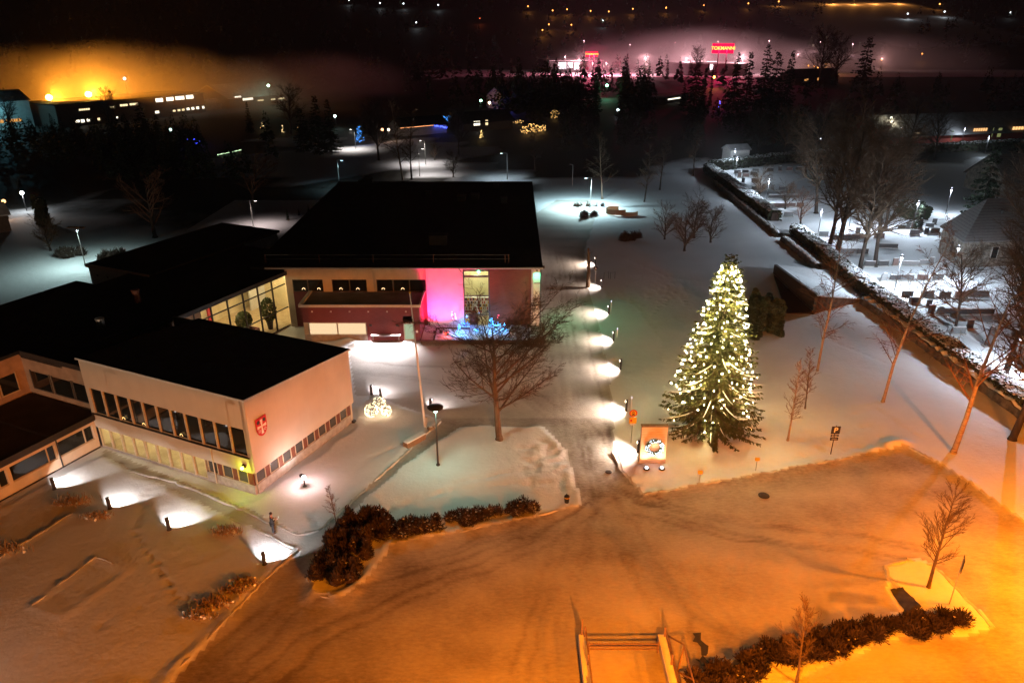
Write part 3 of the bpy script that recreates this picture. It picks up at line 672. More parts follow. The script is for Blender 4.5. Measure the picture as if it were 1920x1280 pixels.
m = MB(); m.box(2.55, 3.3, YL + .05, YL + .3, 0, 7.5); m.box(3.05, 3.3, YL + .3, 125, 0, 7.5); m.box(-26.6, -26.35, YL + .3, 125, 0, 7.5); m.box(-26.35, 3.05, 124.7, 125, 0, 7.5); part('white_side_wall', m, M['white_render'])
m = MB(); m.tube([(3.36, YL - .1, .05), (3.36, YL - .1, 7.5)], .06, 6)
for z in (1.5, 3.5, 5.5): m.box(2.6, 3.3, YL - .02, YL + .03, z, z + .05)
part('corner_downpipe', m, M['darkmetal'])
# reading room behind the tall window
m = MB(); m.box(-8.5, -1.0, 87, 87.2, 0, 7.4); m.box(-8.5, -8.3, YL + .3, 87, 0, 7.4); m.box(-1.2, -1.0, YL + .3, 87, 0, 7.4); part('reading_room_wall', m, M['room'])
bx('reading_room_floor', M['floor'], -8.3, -1.2, YL + .3, 87, .05, .12)
bx('reading_room_ceiling', M['white_render'], -8.3, -1.2, YL + .3, 87, 7.1, 7.4)
bk = bx('bookshelf', M['white'], -6.2, -2.2, 84.4, 84.8, .12, 2.3)
for mt in ('red', 'navy', 'yellow', 'timber'):
    m = MB()
    for k in range(26):
        x = -6.1 + rnd.random() * 3.7; z = .3 + rnd.randint(0, 4) * .4; m.box(x, x + .12, 84.33, 84.39, z, z + .26 + rnd.random() * .06)
    part('book_row', m, M[mt], bk)
for x, y in ((-4.2, 82.0), (-4.2, 85.6), (-6.6, 83.6)):
    bx('ceiling_lamp', emit('reading_lamp_glow', (.92, 1, .62), 5), x - .7, x + .7, y - .1, y + .1, 6.98, 7.05)
    lamp(hall, (x - hall.location.x, y - hall.location.y, 6.6), (.93, 1, .62), 420, .4)
# library roof and eaves
m = MB(); m.hexa([(-30.2, 79.6, 7.5), (3.55, 79.6, 7.5), (3.55, 126.5, 8.2), (-30.2, 126.5, 8.2), (-30.2, 79.6, 7.75), (3.55, 79.6, 7.75), (3.55, 126.5, 8.45), (-30.2, 126.5, 8.45)]); part('library_roof', m, M['roofing'])
m = MB(); m.tube([(-28.5, 79.5, 7.6), (3.6, 79.5, 7.6)], .10, 8); m.tube([(2.45, 79.55, 7.6), (2.45, 80.1, 7.3), (2.45, 80.1, .1)], .06, 6); part('gutter', m, M['trim'])
m = MB()
for x in (-28.9, -22.6, -16.3, -9.2, -.8, -.4): m.box(x - .05, x + .05, 81.2, 81.3, 7.7, 8.75)
part('roof_rail_post', m, M['brownpanel'])
m = MB(); m.tube([(-29, 81.25, 8.7), (-.3, 81.25, 8.7)], .015, 5); m.tube([(-29, 81.25, 8.2), (-.3, 81.25, 8.2)], .015, 5); part('roof_rail', m, M['lightmetal'])
for px, py, r, h in ((679, 345, .55, 1.0), (691, 345, .65, 1.5)):
    x, y = at(px, py, 8.4); m = MB(); m.lathe((x, y, 8.2), [(r, 0), (r, h * .7), (r * 1.25, h * .7), (r * 1.25, h * .9), (r * .6, h)], 12); part('roof_cowl', m, M['roofing'])
for px, py, sx, h, mt in ((822, 455, 2.2, .9, 'lowroof'), (866, 378, 1.2, .8, 'darktrim'), (891, 376, 1.2, .9, 'darktrim'), (930, 356, .8, .7, 'darktrim'), (945, 382, .9, .8, 'darktrim'), (803, 368, .8, .6, 'darktrim')):
    x, y = at(px, py, 8.0); m = MB(); m.box(x - sx / 2, x + sx / 2, y - .7, y + .7, 7.7, 8.1 + h); m.box(x - sx / 2 - .1, x + sx / 2 + .1, y - .8, y + .8, 8.1 + h, 8.2 + h); part('roof_vent_box', m, M[mt])
for px, py, h in ((258, 566, 1.3), (190, 612, .8)):
    x, y = at(px, py, 7.0); m = MB(); m.lathe((x, y, 6.95), [(.36, 0), (.36, h), (.42, h), (.42, h + .1), (.2, h + .15)], 12); part('roof_cowl', m, M['brownpanel' if h > 1 else 'lightmetal'])
m = MB()
for a, b in ((at3(150, 652, 7.0), at3(236, 622, 7.0)), (at3(185, 640, 7.05), at3(238, 620, 7.05))): m.tube([(a[0], a[1], 7.05), (b[0], b[1], 7.05)], .06, 5)
part('roof_duct', m, M['greyframe'])
# low red entrance block in front of the library
bx('entrance_wall', M['redclad'], -23.75, -10.5, 76.0, 76.25, 2.3, 4.3)
for q in ((-16.55, -12.4, 76.0, 76.25, .05, 2.3), (-11.15, -10.5, 76.0, 76.25, .05, 2.3), (-23.75, -23.5, 76.25, YL, 0, 4.3), (-10.75, -10.5, 76.25, YL - .1, 0, 4.4)): bx('entrance_lower_wall', M['redclad'], *q)
bx('entrance_plinth', M['concrete'], -23.75, -16.6, 75.98, 76.3, 0, .8)
m = MB(); m.hexa([(-23.9, 75.8, 4.3), (-10.35, 75.8, 4.3), (-10.35, YL, 4.3), (-23.9, YL, 4.3), (-23.9, 75.8, 4.42), (-10.35, 75.8, 4.42), (-10.35, YL, 4.42), (-23.9, YL, 4.42)]); part('entrance_roof', m, M['greyroof'])
m = MB(); m.box(-24.0, -10.25, 75.7, 75.85, 4.24, 4.55); m.box(-24.0, -23.6, 75.85, YL, 4.42, 4.6); m.box(-10.45, -10.25, 75.85, YL - .1, 4.42, 4.6); part('entrance_roof_trim', m, M['trim'])
for a, b in ((-23.1, -20.0), (-19.85, -16.7)):
    g = bx('lit_window', emit('warm_blind_glow', (1, .70, .40), 1.0), a, b, 76.1, 76.14, .85, 2.2)
    m = MB(); m.box(a - .12, a, 76.02, 76.2, .8, 2.3); m.box(b, b + .06, 76.02, 76.2, .8, 2.3); m.box(a, b, 76.02, 76.2, 2.2, 2.3); m.box(a, b, 75.94, 76.2, .8, .85); part('window_frame', m, M['trim'], g)
bx('entrance_pier', M['render'], -23.75, -23.25, 76.02, 76.2, .8, 2.3)
g = bx('entrance_door', emit('door_glass_glow', (.72, .85, .55), .55), -12.3, -11.25, 76.12, 76.16, .2, 2.1)
m = MB(); m.box(-12.4, -12.3, 76.04, 76.22, .05, 2.3); m.box(-11.25, -11.15, 76.04, 76.22, .05, 2.3); m.box(-12.3, -11.25, 76.04, 76.22, 2.1, 2.3); m.box(-12.3, -11.25, 76.06, 76.22, .05, .2); part('door_frame', m, M['trim'], g)
m = MB(); m.box(-11.45, -11.38, 76.0, 76.05, .9, 1.3); part('door_handle', m, M['lightmetal'], g)
bx('door_transom_panel', M['brownpanel'], -12.4, -11.15, 76.0, 76.02, 2.32, 3.1)
for k in range(6):
    x = -22.6 + k * 2.12; m = MB(); m.cbox((x, 75.93, 3.65), (.16, .14, .14)); part('small_wall_spot', m, M['trim'])
for x in (-16.1, -13.05):
    m = MB(); m.cbox((x, 75.9, 2.0), (.3, .2, .22)); q = part('wall_lamp', m, M['darkmetal'])
    lamp(hall, (x - hall.location.x, 75.55 - hall.location.y, 1.9), (1, .93, .95), 3600, .12, 118, .7, (0, -.6, -.8))
m = MB(); m.box(-16.1, -12.75, 75.45, 75.97, .86, .92); m.box(-16.1, -12.75, 75.45, 75.48, .78, .86)
for x in (-15.9, -12.95): m.box(x - .03, x + .03, 75.5, 75.97, .05, .86)
part('wall_shelf_rail', m, M['lightmetal'])
bx('intercom_box', M['white'], -11.0, -10.75, 75.9, 75.99, 1.1, 1.35)
# terrace in front of the lit walls
m = MB(); m.prism([(-10.4, 75.4), (1.9, 75.4), (1.9, YL - .3), (-10.4, YL - .3)], 0, .32); part('terrace', m, M['snowflake'])
m = MB(); m.box(-10.4, 2.0, 75.1, 75.4, 0, .42); m.box(-9.0, -8.85, 75.4, 79.0, .32, .46); m.box(-8.85, -5.0, 78.9, 79.05, .32, .46); m.box(1.9, 2.05, 75.4, 80.0, 0, .5); part('terrace_wall', m, M['brick'])
# flood lights: pink and blue on the pale wall, green on the corner
for x, col, pw, aim in ((-9.0, (1, .01, .12), 5200, (.10, .55, .8)), (-8.3, (1, .01, .12), 2300, (-.25, .5, .85))):
    m = MB(); m.cbox((x, 77.6, .5), (.35, .25, .3)); q = part('floodlight', m, M['darkmetal'])
    lamp(hall, (x - hall.location.x, 77.75 - hall.location.y, .72), col, pw, .1, 120, .5, aim)
m = MB(); m.cbox((3.75, 83.2, 6.6), (.35, .3, .3)); part('green_floodlight', m, M['darkmetal'])
lamp(hall, (4.1 - hall.location.x, 82.9 - hall.location.y, 6.5), (.10, 1, .42), 1000, .1, 130, .9, (.75, -.25, -.7))
m = MB(); m.cbox((2.9, 79.75, 7.25), (.16, .16, .2)); part('green_downlight', m, M['darkmetal'])
lamp(hall, (2.9 - hall.location.x, 79.8 - hall.location.y, 6.9), (.05, 1, .5), 150, .06, 150, .6, (0, .25, -1))
m = MB(); m.ball((-3.9, 80.2, 6.95), .16); part('green_bulb', m, emit('green_bulb_glow', (.1, 1, .55), 18))
# candle arches in the upper windows
for x in (-24.6, -22.8, -20.2, -18.2, -15.2, -12.9):
    m = MB()
    for k in range(7):
        a = math.pi * (k + .5) / 7; m.octa((x + .17 * math.cos(a), YL + .02, 4.7 + .2 * math.sin(a)), .035)
    part('candle_arch', m, emit('candle_arch_glow', (1, .62, .30), 5))
for s in (-13.4, -11.1, -7.0):
    m = MB()
    for k in range(7):
        a = math.pi * (k + .5) / 7; m.octa(W(s + .15 * math.cos(a), -.02, 3.6 + .2 * math.sin(a)), .03)
    part('candle_arch', m, emit('candle_arch_glow', (1, .6, .2), 4))
# pot plants stand in the link: things of their own
def potplant(s, t, h, label):
    x, y, _ = W(s, t); o = thing('pot_plant', label, 'pot plant', (x, y, .12))
    MB().lathe((0, 0, 0), [(.28, 0), (.40, .9), (.44, .9), (.44, 1.0), (.36, 1.0)], 12).build('pot', M['darkmetal'], o, False)
    n = 900; d = unit(n); c = d * (NR.uniform(.55, 1, n) ** .6)[:, None] * np.array([.95, .95, h * .42]) + np.array([0, 0, .9 + h * .42])
    a = unit(n) * .10; b = np.cross(a, unit(n)); b = b / (np.linalg.norm(b, axis=1)[:, None] + 1e-6) * .07
    quads('foliage', c, a, b, M['leaf'], o)
potplant(-22.1, 26.6, 3.6, 'tall round-headed green pot plant behind the glass wall of the link')
potplant(-23.4, 23.9, 2.4, 'lower bushy green pot plant left of the tall one inside the glass link')
# ---------------------------------------------------------------- bare trees
def grow(m, p, d, L, r, lev, cfg, g, fine):
    """one limb as a bent tapering tube, then its side shoots"""
    nseg = 4 if lev == 0 else 3
    pts = [p.copy()]; rad = [r]; q = p.copy(); dd = d.copy(); dirs = [d.copy()]
    for i in range(nseg):
        dd = dd + Vector((g.uniform(-1, 1), g.uniform(-1, 1), g.uniform(-1, 1))) * cfg['wob'] + Vector((0, 0, cfg['up'][min(lev, len(cfg['up']) - 1)]))
        dd.normalize(); q = q + dd * (L / nseg); pts.append(q.copy()); dirs.append(dd.copy())
        rad.append(r * (1 - (1 - cfg['tip']) * (i + 1) / nseg))
    tgt = m if lev < cfg['trunklev'] else fine
    tgt.tube(pts, rad, (9, 5, 4, 3, 3, 3)[min(lev, 5)], cap=lev == 0)
    if lev >= cfg['levels']: return
    n = cfg['n'][lev]
    for k in range(n):
        f = cfg['start'][min(lev, len(cfg['start']) - 1)]; f = f + (1 - f) * (k + g.random() * .8) / n
        i = min(int(f * nseg), nseg - 1); u = f * nseg - i
        b = pts[i].lerp(pts[i + 1], u); bd = dirs[i]; rr = (rad[i] + (rad[i + 1] - rad[i]) * u)
        a = g.uniform(0, 6.283); side = Vector((math.cos(a), math.sin(a), g.uniform(-.2, .3)))
        side = side - bd * side.dot(bd)
        if side.length < .05: continue
        side.normalize(); ang = cfg['ang'][min(lev, len(cfg['ang']) - 1)] * g.uniform(.75, 1.25)
        cd = bd * math.cos(ang) + side * math.sin(ang); cd.normalize()
        cl = L * cfg['len'][min(lev, len(cfg['len']) - 1)] * g.uniform(.65, 1.15) * (1.12 - cfg['taper'][min(lev, len(cfg['taper']) - 1)] * f)
        grow(m, b, cd, cl, max(min(rr * .62, r * cfg.get('rat', .55)), cfg['rmin']), lev + 1, cfg, g, fine)
SPREAD = dict(wob=.11, up=(.05, .06, .03, .02), tip=.2, trunklev=1, levels=4, n=(20, 11, 8, 6), start=(.22, .15, .15, .12), ang=(1.0, .62, .7, .7), len=(.80, .44, .46, .5), taper=(.42, .45, .5, .4), rat=.36, rmin=.014)
ROUND = dict(SPREAD, levels=4, n=(12, 8, 6, 4), ang=(.85, .7, .7, .7), up=(.02, .10, .05, .03))
BIRCH = dict(wob=.07, up=(.06, .01, -.10, -.16), tip=.15, trunklev=1, levels=3, n=(30, 9, 6), rat=.3, start=(.22, .15, .15), ang=(.85, .7, .6), len=(.30, .45, .5), taper=(.75, .5, .4), rmin=.017)
YOUNG = dict(wob=.05, up=(.04, .03, .02), tip=.15, trunklev=1, levels=3, n=(46, 7, 4), start=(.24, .2, .2), ang=(.85, .5, .5), len=(.24, .42, .5), taper=(.8, .5, .4), rat=.28, rmin=.012)
MASS = dict(wob=.13, up=(.05, .06, .03, .02), tip=.25, trunklev=1, levels=3, n=(30, 12, 9), rat=.45, start=(.24, .2, .2), ang=(.8, .75, .75), len=(.5, .5, .5), taper=(.55, .5, .5), rmin=.02)
SHRUBBY = dict(wob=.15, up=(.05, .03, .02), tip=.3, trunklev=1, levels=3, n=(14, 9, 8), start=(.08, .15, .15), ang=(.7, .7, .7), len=(.75, .55, .5), taper=(.3, .5, .5), rmin=.018)
def tree_meshes(cfg, seed, H, r, lean=(0, 0), frac=.8, bark='bark', twig='twig'):
    g = random.Random(seed); a = MB(); b = MB()
    grow(a, Vector((0, 0, -.1)), Vector((lean[0], lean[1], 1)).normalized(), H * frac, r, 0, cfg, g, b)
    a.lathe((0, 0, -.12), [(r * 1.5, 0), (r * 1.12, .22), (r * .95, .5)], 9)
    return a.mesh('trunk', M[bark], smooth=True), b.mesh('crown', M[twig])
def tree(name, label, x, y, meshes, rz=0, sc=1, group=None, z=.1):
    t = thing(name, label, 'tree', (x, y, z), rz, group, sc)
    link('trunk', meshes[0], t); link('crown', meshes[1], t); return t
def tpx(name, label, px, py, meshes, rz=0, sc=1, group=None):
    x, y = at(px, py); return tree(name, label, x, y, meshes, rz, sc, group)
tpx('bare_tree', 'broad bare tree with a thick trunk between the library and the footpath', 936, 825, tree_meshes(SPREAD, 21, 11.8, .30, (0, 0), .90))
birchA = tree_meshes(BIRCH, 5, 15.5, .14, (0, 0), .95, 'birch', 'redtwig')
birchB = tree_meshes(BIRCH, 9, 18.0, .16, (.05, 0), .95, 'birch', 'redtwig')
birchC = tree_meshes(dict(BIRCH, n=(12, 9, 7), start=(.32, .15, .15), len=(.55, .45, .5), ang=(.65, .7, .7), rat=.4), 33, 16.5, .24, (.10, .02), .85, 'birch', 'redtwig')
tpx('birch_tree', 'slim straight birch in the snow in front of the corner of the stone retaining wall', 1532, 697, birchA)
tpx('birch_tree', 'tall birch in the snow halfway between the car park and the dark hedge', 1655, 755, birchB, .5)
tpx('birch_tree', 'stout birch leaning right at the upper corner of the car park', 1787, 850, birchC, 0)
tallA = tree_meshes(MASS, 41, 23, .36, (.02, 0), .8, 'darkbark', 'twig')
tallB = tree_meshes(MASS, 47, 22, .34, (-.04, 0), .8, 'darkbark', 'twig')
tallC = tree_meshes(MASS, 53, 24, .42, (.06, 0), .8, 'darkbark', 'twig')
tpx('bare_tree', 'tall dark bare tree at the right edge casting a forked shadow towards the camera', 1897, 826, tallA, 1.0, .88)
tpx('bare_tree', 'tall bare tree behind the dark hedge nearest the right edge of the chapel', 1884, 700, tallB, 2.0, .92)
tpx('bare_tree', 'bare tree with dense twigs at the far right in front of the chapel wall', 1912, 690, tallC, .3, .85)
tpx('bare_tree', 'bare tree standing half out of view at the right edge beside the hedge', 1938, 780, tallB, 4.0, .85)
youngA = tree_meshes(YOUNG, 61, 8, .10, (0, 0), .95, 'birch', 'redtwig')
youngB = tree_meshes(YOUNG, 67, 6.5, .08, (0, 0), .95, 'bark', 'redtwig')
VASE = dict(wob=.05, up=(.03, .06, .03, .02), tip=.12, trunklev=1, levels=3, n=(34, 10, 5), start=(.26, .15, .15), ang=(.78, .42, .45), len=(.36, .42, .5), taper=(.8, .4, .4), rat=.26, rmin=.012)
youngC = tree_meshes(VASE, 71, 7.4, .12, (.02, .02), .97, 'bark', 'twig')
tpx('young_tree', 'thin young tree with a pale trunk right of the lit Christmas tree', 1477, 826, youngA)
tpx('young_tree', 'smaller slender young tree behind the pale young tree beside the Christmas tree', 1509, 768, youngB)
tpx('young_tree', 'young bare tree on the snowy island casting a long shadow across the orange car park', 1740, 1103, youngC)
x, y = at(1492, 1286); tree('young_tree', 'young bare tree growing in the hedge at the bottom edge of the car park', x, y, youngC, 2.0, .78)
x, y = at(631, 985); tree('young_tree', 'very thin bare sapling behind the dark rounded shrub bed', x, y, youngB, 1.0, .55)
shA = tree_meshes(SHRUBBY, 81, 8.5, .20, (0, 0), .6, 'darkbark', 'twig'); shB = tree_meshes(SHRUBBY, 83, 8, .18, (.1, 0), .6, 'darkbark', 'twig')
for px, py, ms, rz, sc, lab in ((1283, 472, shA, 0, 1, 'dark bushy bare tree nearest the top of the Christmas tree'), (1301, 448, shB, 1, 1.1, 'dark spreading bare tree just behind the one above the Christmas tree'),
                                (1332, 456, shB, 3, .95, 'leaning many-stemmed bare tree by the bend of the snow-topped hedge'), (1246, 450, shA, 2, .8, 'low dark bare tree at the left of the cluster above the Christmas tree')):
    tpx('bare_tree', lab, px, py, ms, rz, sc, 'bare trees on the snowy slope above the Christmas tree')
thinA = tree_meshes(BIRCH, 91, 14, .17, (-.03, 0), .95, 'birch', 'twig'); thinB = tree_meshes(BIRCH, 93, 13, .18, (.02, 0), .95, 'darkbark', 'twig')
tpx('birch_tree', 'pale forked birch trunk behind the white street lamp at the end of the drive', 1129, 373, thinA)
for px, py, rz, sc, lab in ((1208, 380, 0, .95, 'thin dark tree on the snow right of the pale forked birch'), (1237, 356, 1, .9, 'thin dark tree left of the corner of the cemetery hedge'), (1300, 330, 2, 1.0, 'dark tree at the outer corner of the cemetery hedge'), (1003, 318, 3, .8, 'thin bare tree behind the right end of the library roof')):
    tpx('bare_tree', lab, px, py, thinB, rz, sc)
for px, py, rz, sc, ms, lab in ((755, 338, 0, 1.35, thinA, 'tall pale birch rising behind the library roof above the bright snow'), (772, 336, 2, 1.25, thinB, 'dark birch close beside the tall pale birch behind the library roof'), (850, 332, 4, .8, shA, 'low bare tree behind the library roof left of the middle street lamp'), (815, 300, 1, .7, shB, 'small bare tree by the paired street lamps behind the library')):
    tpx('birch_tree' if 'birch' in lab else 'bare_tree', lab, px, py, ms, rz, sc)
rndA = tree_meshes(ROUND, 101, 13, .34, (0, 0), .62, 'darkbark', 'redtwig'); rndB = tree_meshes(ROUND, 103, 11.5, .28, (.03, 0), .66, 'darkbark', 'redtwig')
tpx('bare_tree', 'wide round-crowned bare tree tinted red left of the rear wing', 291, 445, rndA, 0, 1.05)
tpx('bare_tree', 'round-crowned bare tree right of the reddish wide one behind the rear wing', 474, 385, rndB, 1, 1.05)
tpx('bare_tree', 'small bare tree by the old leaning bush at the left of the snowy yard', 95, 470, shB, 2, .9)
# cemetery trees
for px, py, ms, rz, sc, lab in ((1568, 482, tallC, 0, 1.0, 'thick-trunked leaning bare tree in the middle of the cemetery'), (1553, 470, tallA, 2, .95, 'bare tree growing close left of the thick leaning cemetery tree'), (1612, 505, tallB, 1, .95, 'bare cemetery tree with a lit foot behind the hedge'),
                                (1640, 500, tallA, 4, .9, 'bare cemetery tree right of the one with a lit foot'), (1423, 372, shA, 0, .9, 'small bare tree among the farthest graves by the hedge bend'), (1472, 392, shB, 3, .8, 'little bare tree beside the second row of far graves'), (1500, 430, rndB, 2, .75, 'rusty-twigged low tree beside the gap in the cemetery hedge'), (1600, 372, tallB, 3, .85, 'dark bare tree at the back of the cemetery'), (1690, 320, tallA, 1, .85, 'dark bare tree before the long lit house'), (1752, 300, tallB, 5, .8, 'dark bare tree right of the street light by the long lit house'), (1790, 620, tallB, 0, .55, 'bare twiggy tree among the graves in front of the chapel')):
    tpx('bare_tree', lab, px, py, ms, rz, sc, 'bare trees of the cemetery')

for px, py, ms, rz, sc, lab in ((1925, 640, tallA, 3, 1.0, 'tall dark bare tree cut by the right edge in front of the chapel'), (1915, 470, tallA, 4.4, .95, 'dark bare tree behind the chapel at the right edge'),
                                (1530, 400, tallC, 2.6, .85, 'dark bare tree left of the leaning cemetery trees'), (1660, 430, tallA, 5.2, .85, 'dark bare tree between the leaning trees and the yew'), (1580, 330, tallC, 1.1, .8, 'dark bare tree against the back hedge of the cemetery'), (1640, 352, tallB, .4, .8, 'dark bare tree among the graves along the back hedge'), (1468, 300, tallB, 4.1, .7, 'faint dark tree behind the back hedge right of the shed')):
    tpx('bare_tree', lab, px, py, ms, rz, sc, 'bare trees of the cemetery')
# ---------------------------------------------------------------- spruces
def spruce_needles(H, Rb, whorl, nbr, ntw, seed, droop=.25, tw=.55, width=.055, prof=.8):
    g = np.random.RandomState(seed); cen = []; A = []; Bv = []; limbs = MB(); tips = []
    z = H * .07
    while z < H * .985:
        f = z / H; L = Rb * ((1 - f) ** prof) * (1.0 if f > .10 else .86) + .12; n = max(4, int(nbr * (.45 + .55 * (1 - f))))
        a0 = g.uniform(0, 6.28)
        for k in range(n):
            a = a0 + 6.283 * k / n + g.uniform(-.25, .25); l = L * g.uniform(.58, 1.18); dr = droop * g.uniform(.6, 1.4)
            ca, sa = math.cos(a), math.sin(a); zz = z + g.uniform(-.5, .5) * whorl
            ts = np.linspace(0, 1, 6); pr = l * ts; ph = np.maximum(zz - dr * l * (ts * 1.5 - .85 * ts ** 2.2), .45 + .25 * ts)
            if f > .72: ph = zz + l * ts * (.6 * (f - .72) / .28)
            if l > .8: limbs.tube([(pr[i] * ca, pr[i] * sa, ph[i]) for i in (0, 2, 4, 5)], [.05 * (1 - f) + .018, .035 * (1 - f) + .014, .012, .006], 3, False)
            tips.append((l, a, [(pr[i] * ca, pr[i] * sa, ph[i]) for i in (1, 2, 3, 4, 5)]))
            m = max(3, int(ntw * l / Rb * 1.3))
            t = g.uniform(.12, 1.0, m); p = np.stack([np.interp(t, ts, pr) * ca, np.interp(t, ts, pr) * sa, np.interp(t, ts, ph)], 1)
            for sgn in (-1, 1):
                ll = tw * (1.15 - .75 * t) * g.uniform(.6, 1.2, m) * min(1, .25 + l / 1.6); ang = a + sgn * g.uniform(.5, 1.15, m)
                d = np.stack([np.cos(ang), np.sin(ang), g.uniform(-.75, -.12, m)], 1); d /= np.linalg.norm(d, axis=1)[:, None]
                cen.append(p + d * (ll / 2)[:, None]); A.append(d * (ll / 2)[:, None])
                up = g.normal(size=(m, 3)); b = np.cross(d, up); b /= np.linalg.norm(b, axis=1)[:, None] + 1e-6; Bv.append(b * width * g.uniform(.6, 1.3, m)[:, None])
        z += whorl
    return np.concatenate(cen), np.concatenate(A), np.concatenate(Bv), limbs, tips
XT = Vector((*at(1330, 812), .1)); XH, XR = 16.6, 4.7
xt = thing('christmas_tree', 'tall spruce strung with warm white lights standing in the snow behind the wooden board', 'Christmas tree', XT)
MB().tube([(0, 0, -.1), (0, 0, 6), (0, 0, XH * .99)], [.30, .2, .02], 8).build('trunk', M['bark'], xt, False)
c, A, Bv, limbs, tips = spruce_needles(XH, XR, .34, 16, 38, 3, .32, .62, .046, .80)
quads('crown', c, A, Bv, M['needle'], xt); limbs.build('branch_wood', M['bark'], xt, False)
mm = MB()
for l, a, pts in tips:                                    # snow lying along the longer branches
    if l > 1.5 and rnd.random() < .26: mm.tube([(p[0] * 1.01, p[1] * 1.01, p[2] + .07) for p in pts], [.035, .045, .042, .035, .012], 4)
stuff(mm.build('settled_snow', M['snowflake'], xt, False))
bulbs = []
g = random.Random(4)
for s in range(18):                                        # ten hanging strings of bulbs
    a0 = s * 6.283 / 18 + .2
    for k in range(19):
        f = (.12 if s % 3 == 0 else .24) + (.80 if s % 3 == 0 else .68) * (k + g.uniform(-.3, .3)) / 18.5; z = f * XH; rr = XR * (1 - f) ** .80 * g.uniform(.72, .98) + .1; a = a0 + g.uniform(-.2, .2) + k * .02
        bulbs.append((rr * math.cos(a), rr * math.sin(a), z))
for k in range(30):
    a = g.uniform(0, 6.28); z = XH * g.uniform(.86, .925); rr = XR * (1 - z / XH) ** .78 * .9 + .1; bulbs.append((rr * math.cos(a), rr * math.sin(a), z))
mm = MB()
for b in bulbs: mm.ball(b, g.choice((.03, .038, .048, .062)), 6, 4)
lights = stuff(mm.build('string_lights', emit('warm_bulb_glow', (1, .86, .50), 60), xt, False))
for b in bulbs[::4]:
    q = Vector(b); q.x *= .84; q.y *= .84; q.z -= .1
    lamp(xt, q, (1, .76, .32), 105 if b[2] < XH * .86 else 45, .05)
def spruce_meshes(seed, H, Rb, nmat='needle_dark', prof=.9, droop=.3, wh=.75, nbr=9, ntw=9, tw=1.0, wd=.13):
    c, A, Bv, limbs, tips = spruce_needles(H, Rb, wh, nbr, ntw, seed, droop, tw, wd, prof)
    t = MB().tube([(0, 0, -.2), (0, 0, H * .95)], [H * .017, .03], 6).mesh('trunk', M['darkbark'])
    return t, quads('crown', c, A, Bv, M[nmat], False)
SPR = [spruce_meshes(201, 15, 3.2), spruce_meshes(203, 18, 3.6, prof=.8), spruce_meshes(207, 13, 3.6, prof=.6), spruce_meshes(209, 16, 2.4, prof=.7)]
def spx(px, py, pyt, k, label, group=None, rz=0, fat=1.0):
    """tree with its foot at (px, py) and its top at picture height pyt"""
    x, y = at(px, py); d = ray(px, pyt); t = math.hypot(x, y) / math.hypot(d[0], d[1]); H = HCAM + d[2] * t
    h0 = (15, 18, 13, 16)[k]; s = H / h0
    o = thing('spruce_tree', label, 'tree', (x, y, 0), rz, group, (s * fat, s * fat, s)); link('trunk', SPR[k][0], o); link('crown', SPR[k][1], o)
for i, (px, py, pt, k, fat, lab) in enumerate((
    (1112, 212, 132, 2, 1.0, 'broad black spruce silhouette left of the green lamp'), (1300, 212, 120, 2, 1.1, 'broad dark pine below the second red sign'), (1316, 205, 126, 0, .6, 'narrow spruce top close right of the dark pine under the red sign'),
    (1330, 200, 125, 3, .45, 'thin pole-like spruce beside the orange lamp under the red sign'), (1373, 210, 97, 0, 1.0, 'leftmost tall spruce right of the second red sign'), (1396, 208, 93, 1, 1.0, 'spruce with the second top right of the red sign'), (1426, 208, 82, 0, 1.1, 'tallest pointed spruce right of the red sign'),
    (1446, 206, 94, 2, .9, 'bushy spruce between the tallest spruce and the rightmost spruce of the row'), (1472, 206, 90, 1, .9, 'rightmost spruce of the row right of the red sign'), (1616, 160, 66, 2, 1.0, 'large round dark tree against the pink fog at the right'), (1562, 160, 104, 0, .9, 'pointed spruce left of the round dark tree against the pink fog'),
    (972, 205, 102, 1, .95, 'pointed spruce left of the first red sign'), (1022, 205, 112, 2, 1.0, 'wide dark spruce just below left of the lit store front'), (1046, 205, 122, 0, .9, 'spruce touching the lit store front under the first red sign'), (1000, 215, 128, 0, 1.1, 'dark spruce low between the pointed and the wide spruce'),
    (600, 290, 175, 1, 1.15, 'black spruce above the lit footpath at the upper left'), (622, 285, 185, 0, 1.1, 'black spruce beside the lamp on the lit footpath'), (570, 285, 200, 2, 1.0, 'low black spruce left of the spruces on the footpath'), (470, 250, 190, 0, .8, 'small dark spruce below the grey hall with the dormer roof'),
    (272, 260, 190, 2, 1.1, 'dark rounded tree in front of the long hall windows'), (104, 262, 211, 0, .9, 'small spruce below the first orange lamp'), (300, 262, 212, 2, .9, 'dark bush-like spruce right of the rounded tree by the long hall'), (322, 290, 222, 0, 1.0, 'dark spruce left of the blue-lit bush'),
    (1835, 412, 268, 2, .9, 'dark bushy evergreen beside the chapel roof'), (1720, 432, 378, 2, .8, 'low dark yew left of the chapel roof'), (1915, 300, 210, 1, 1.0, 'dark spruce by the lit veranda at the right edge'), (1280, 200, 150, 0, .9, 'dark spruce right of the lit carport'))):
    spx(px, py, pt, k, lab, None, i * 1.3, fat)
for px, py, pt, ph, lab in ((1174, 148, 99, 'darkbark', 'grey rounded tree in the pink fog nearest the first red sign'), (1216, 150, 113, 'darkbark', 'oval tree with a white lamp behind it in the fog'), (1250, 150, 111, 'darkbark', 'oval dark tree in the fog right of the one with the lamp')):
    spx(px, py, pt, 2, lab, 'trees along the lit street in the fog', px, .55)
bgT = tree_meshes(MASS, 301, 16, .3, (0, 0), .8, 'darkbark', 'darkbark')
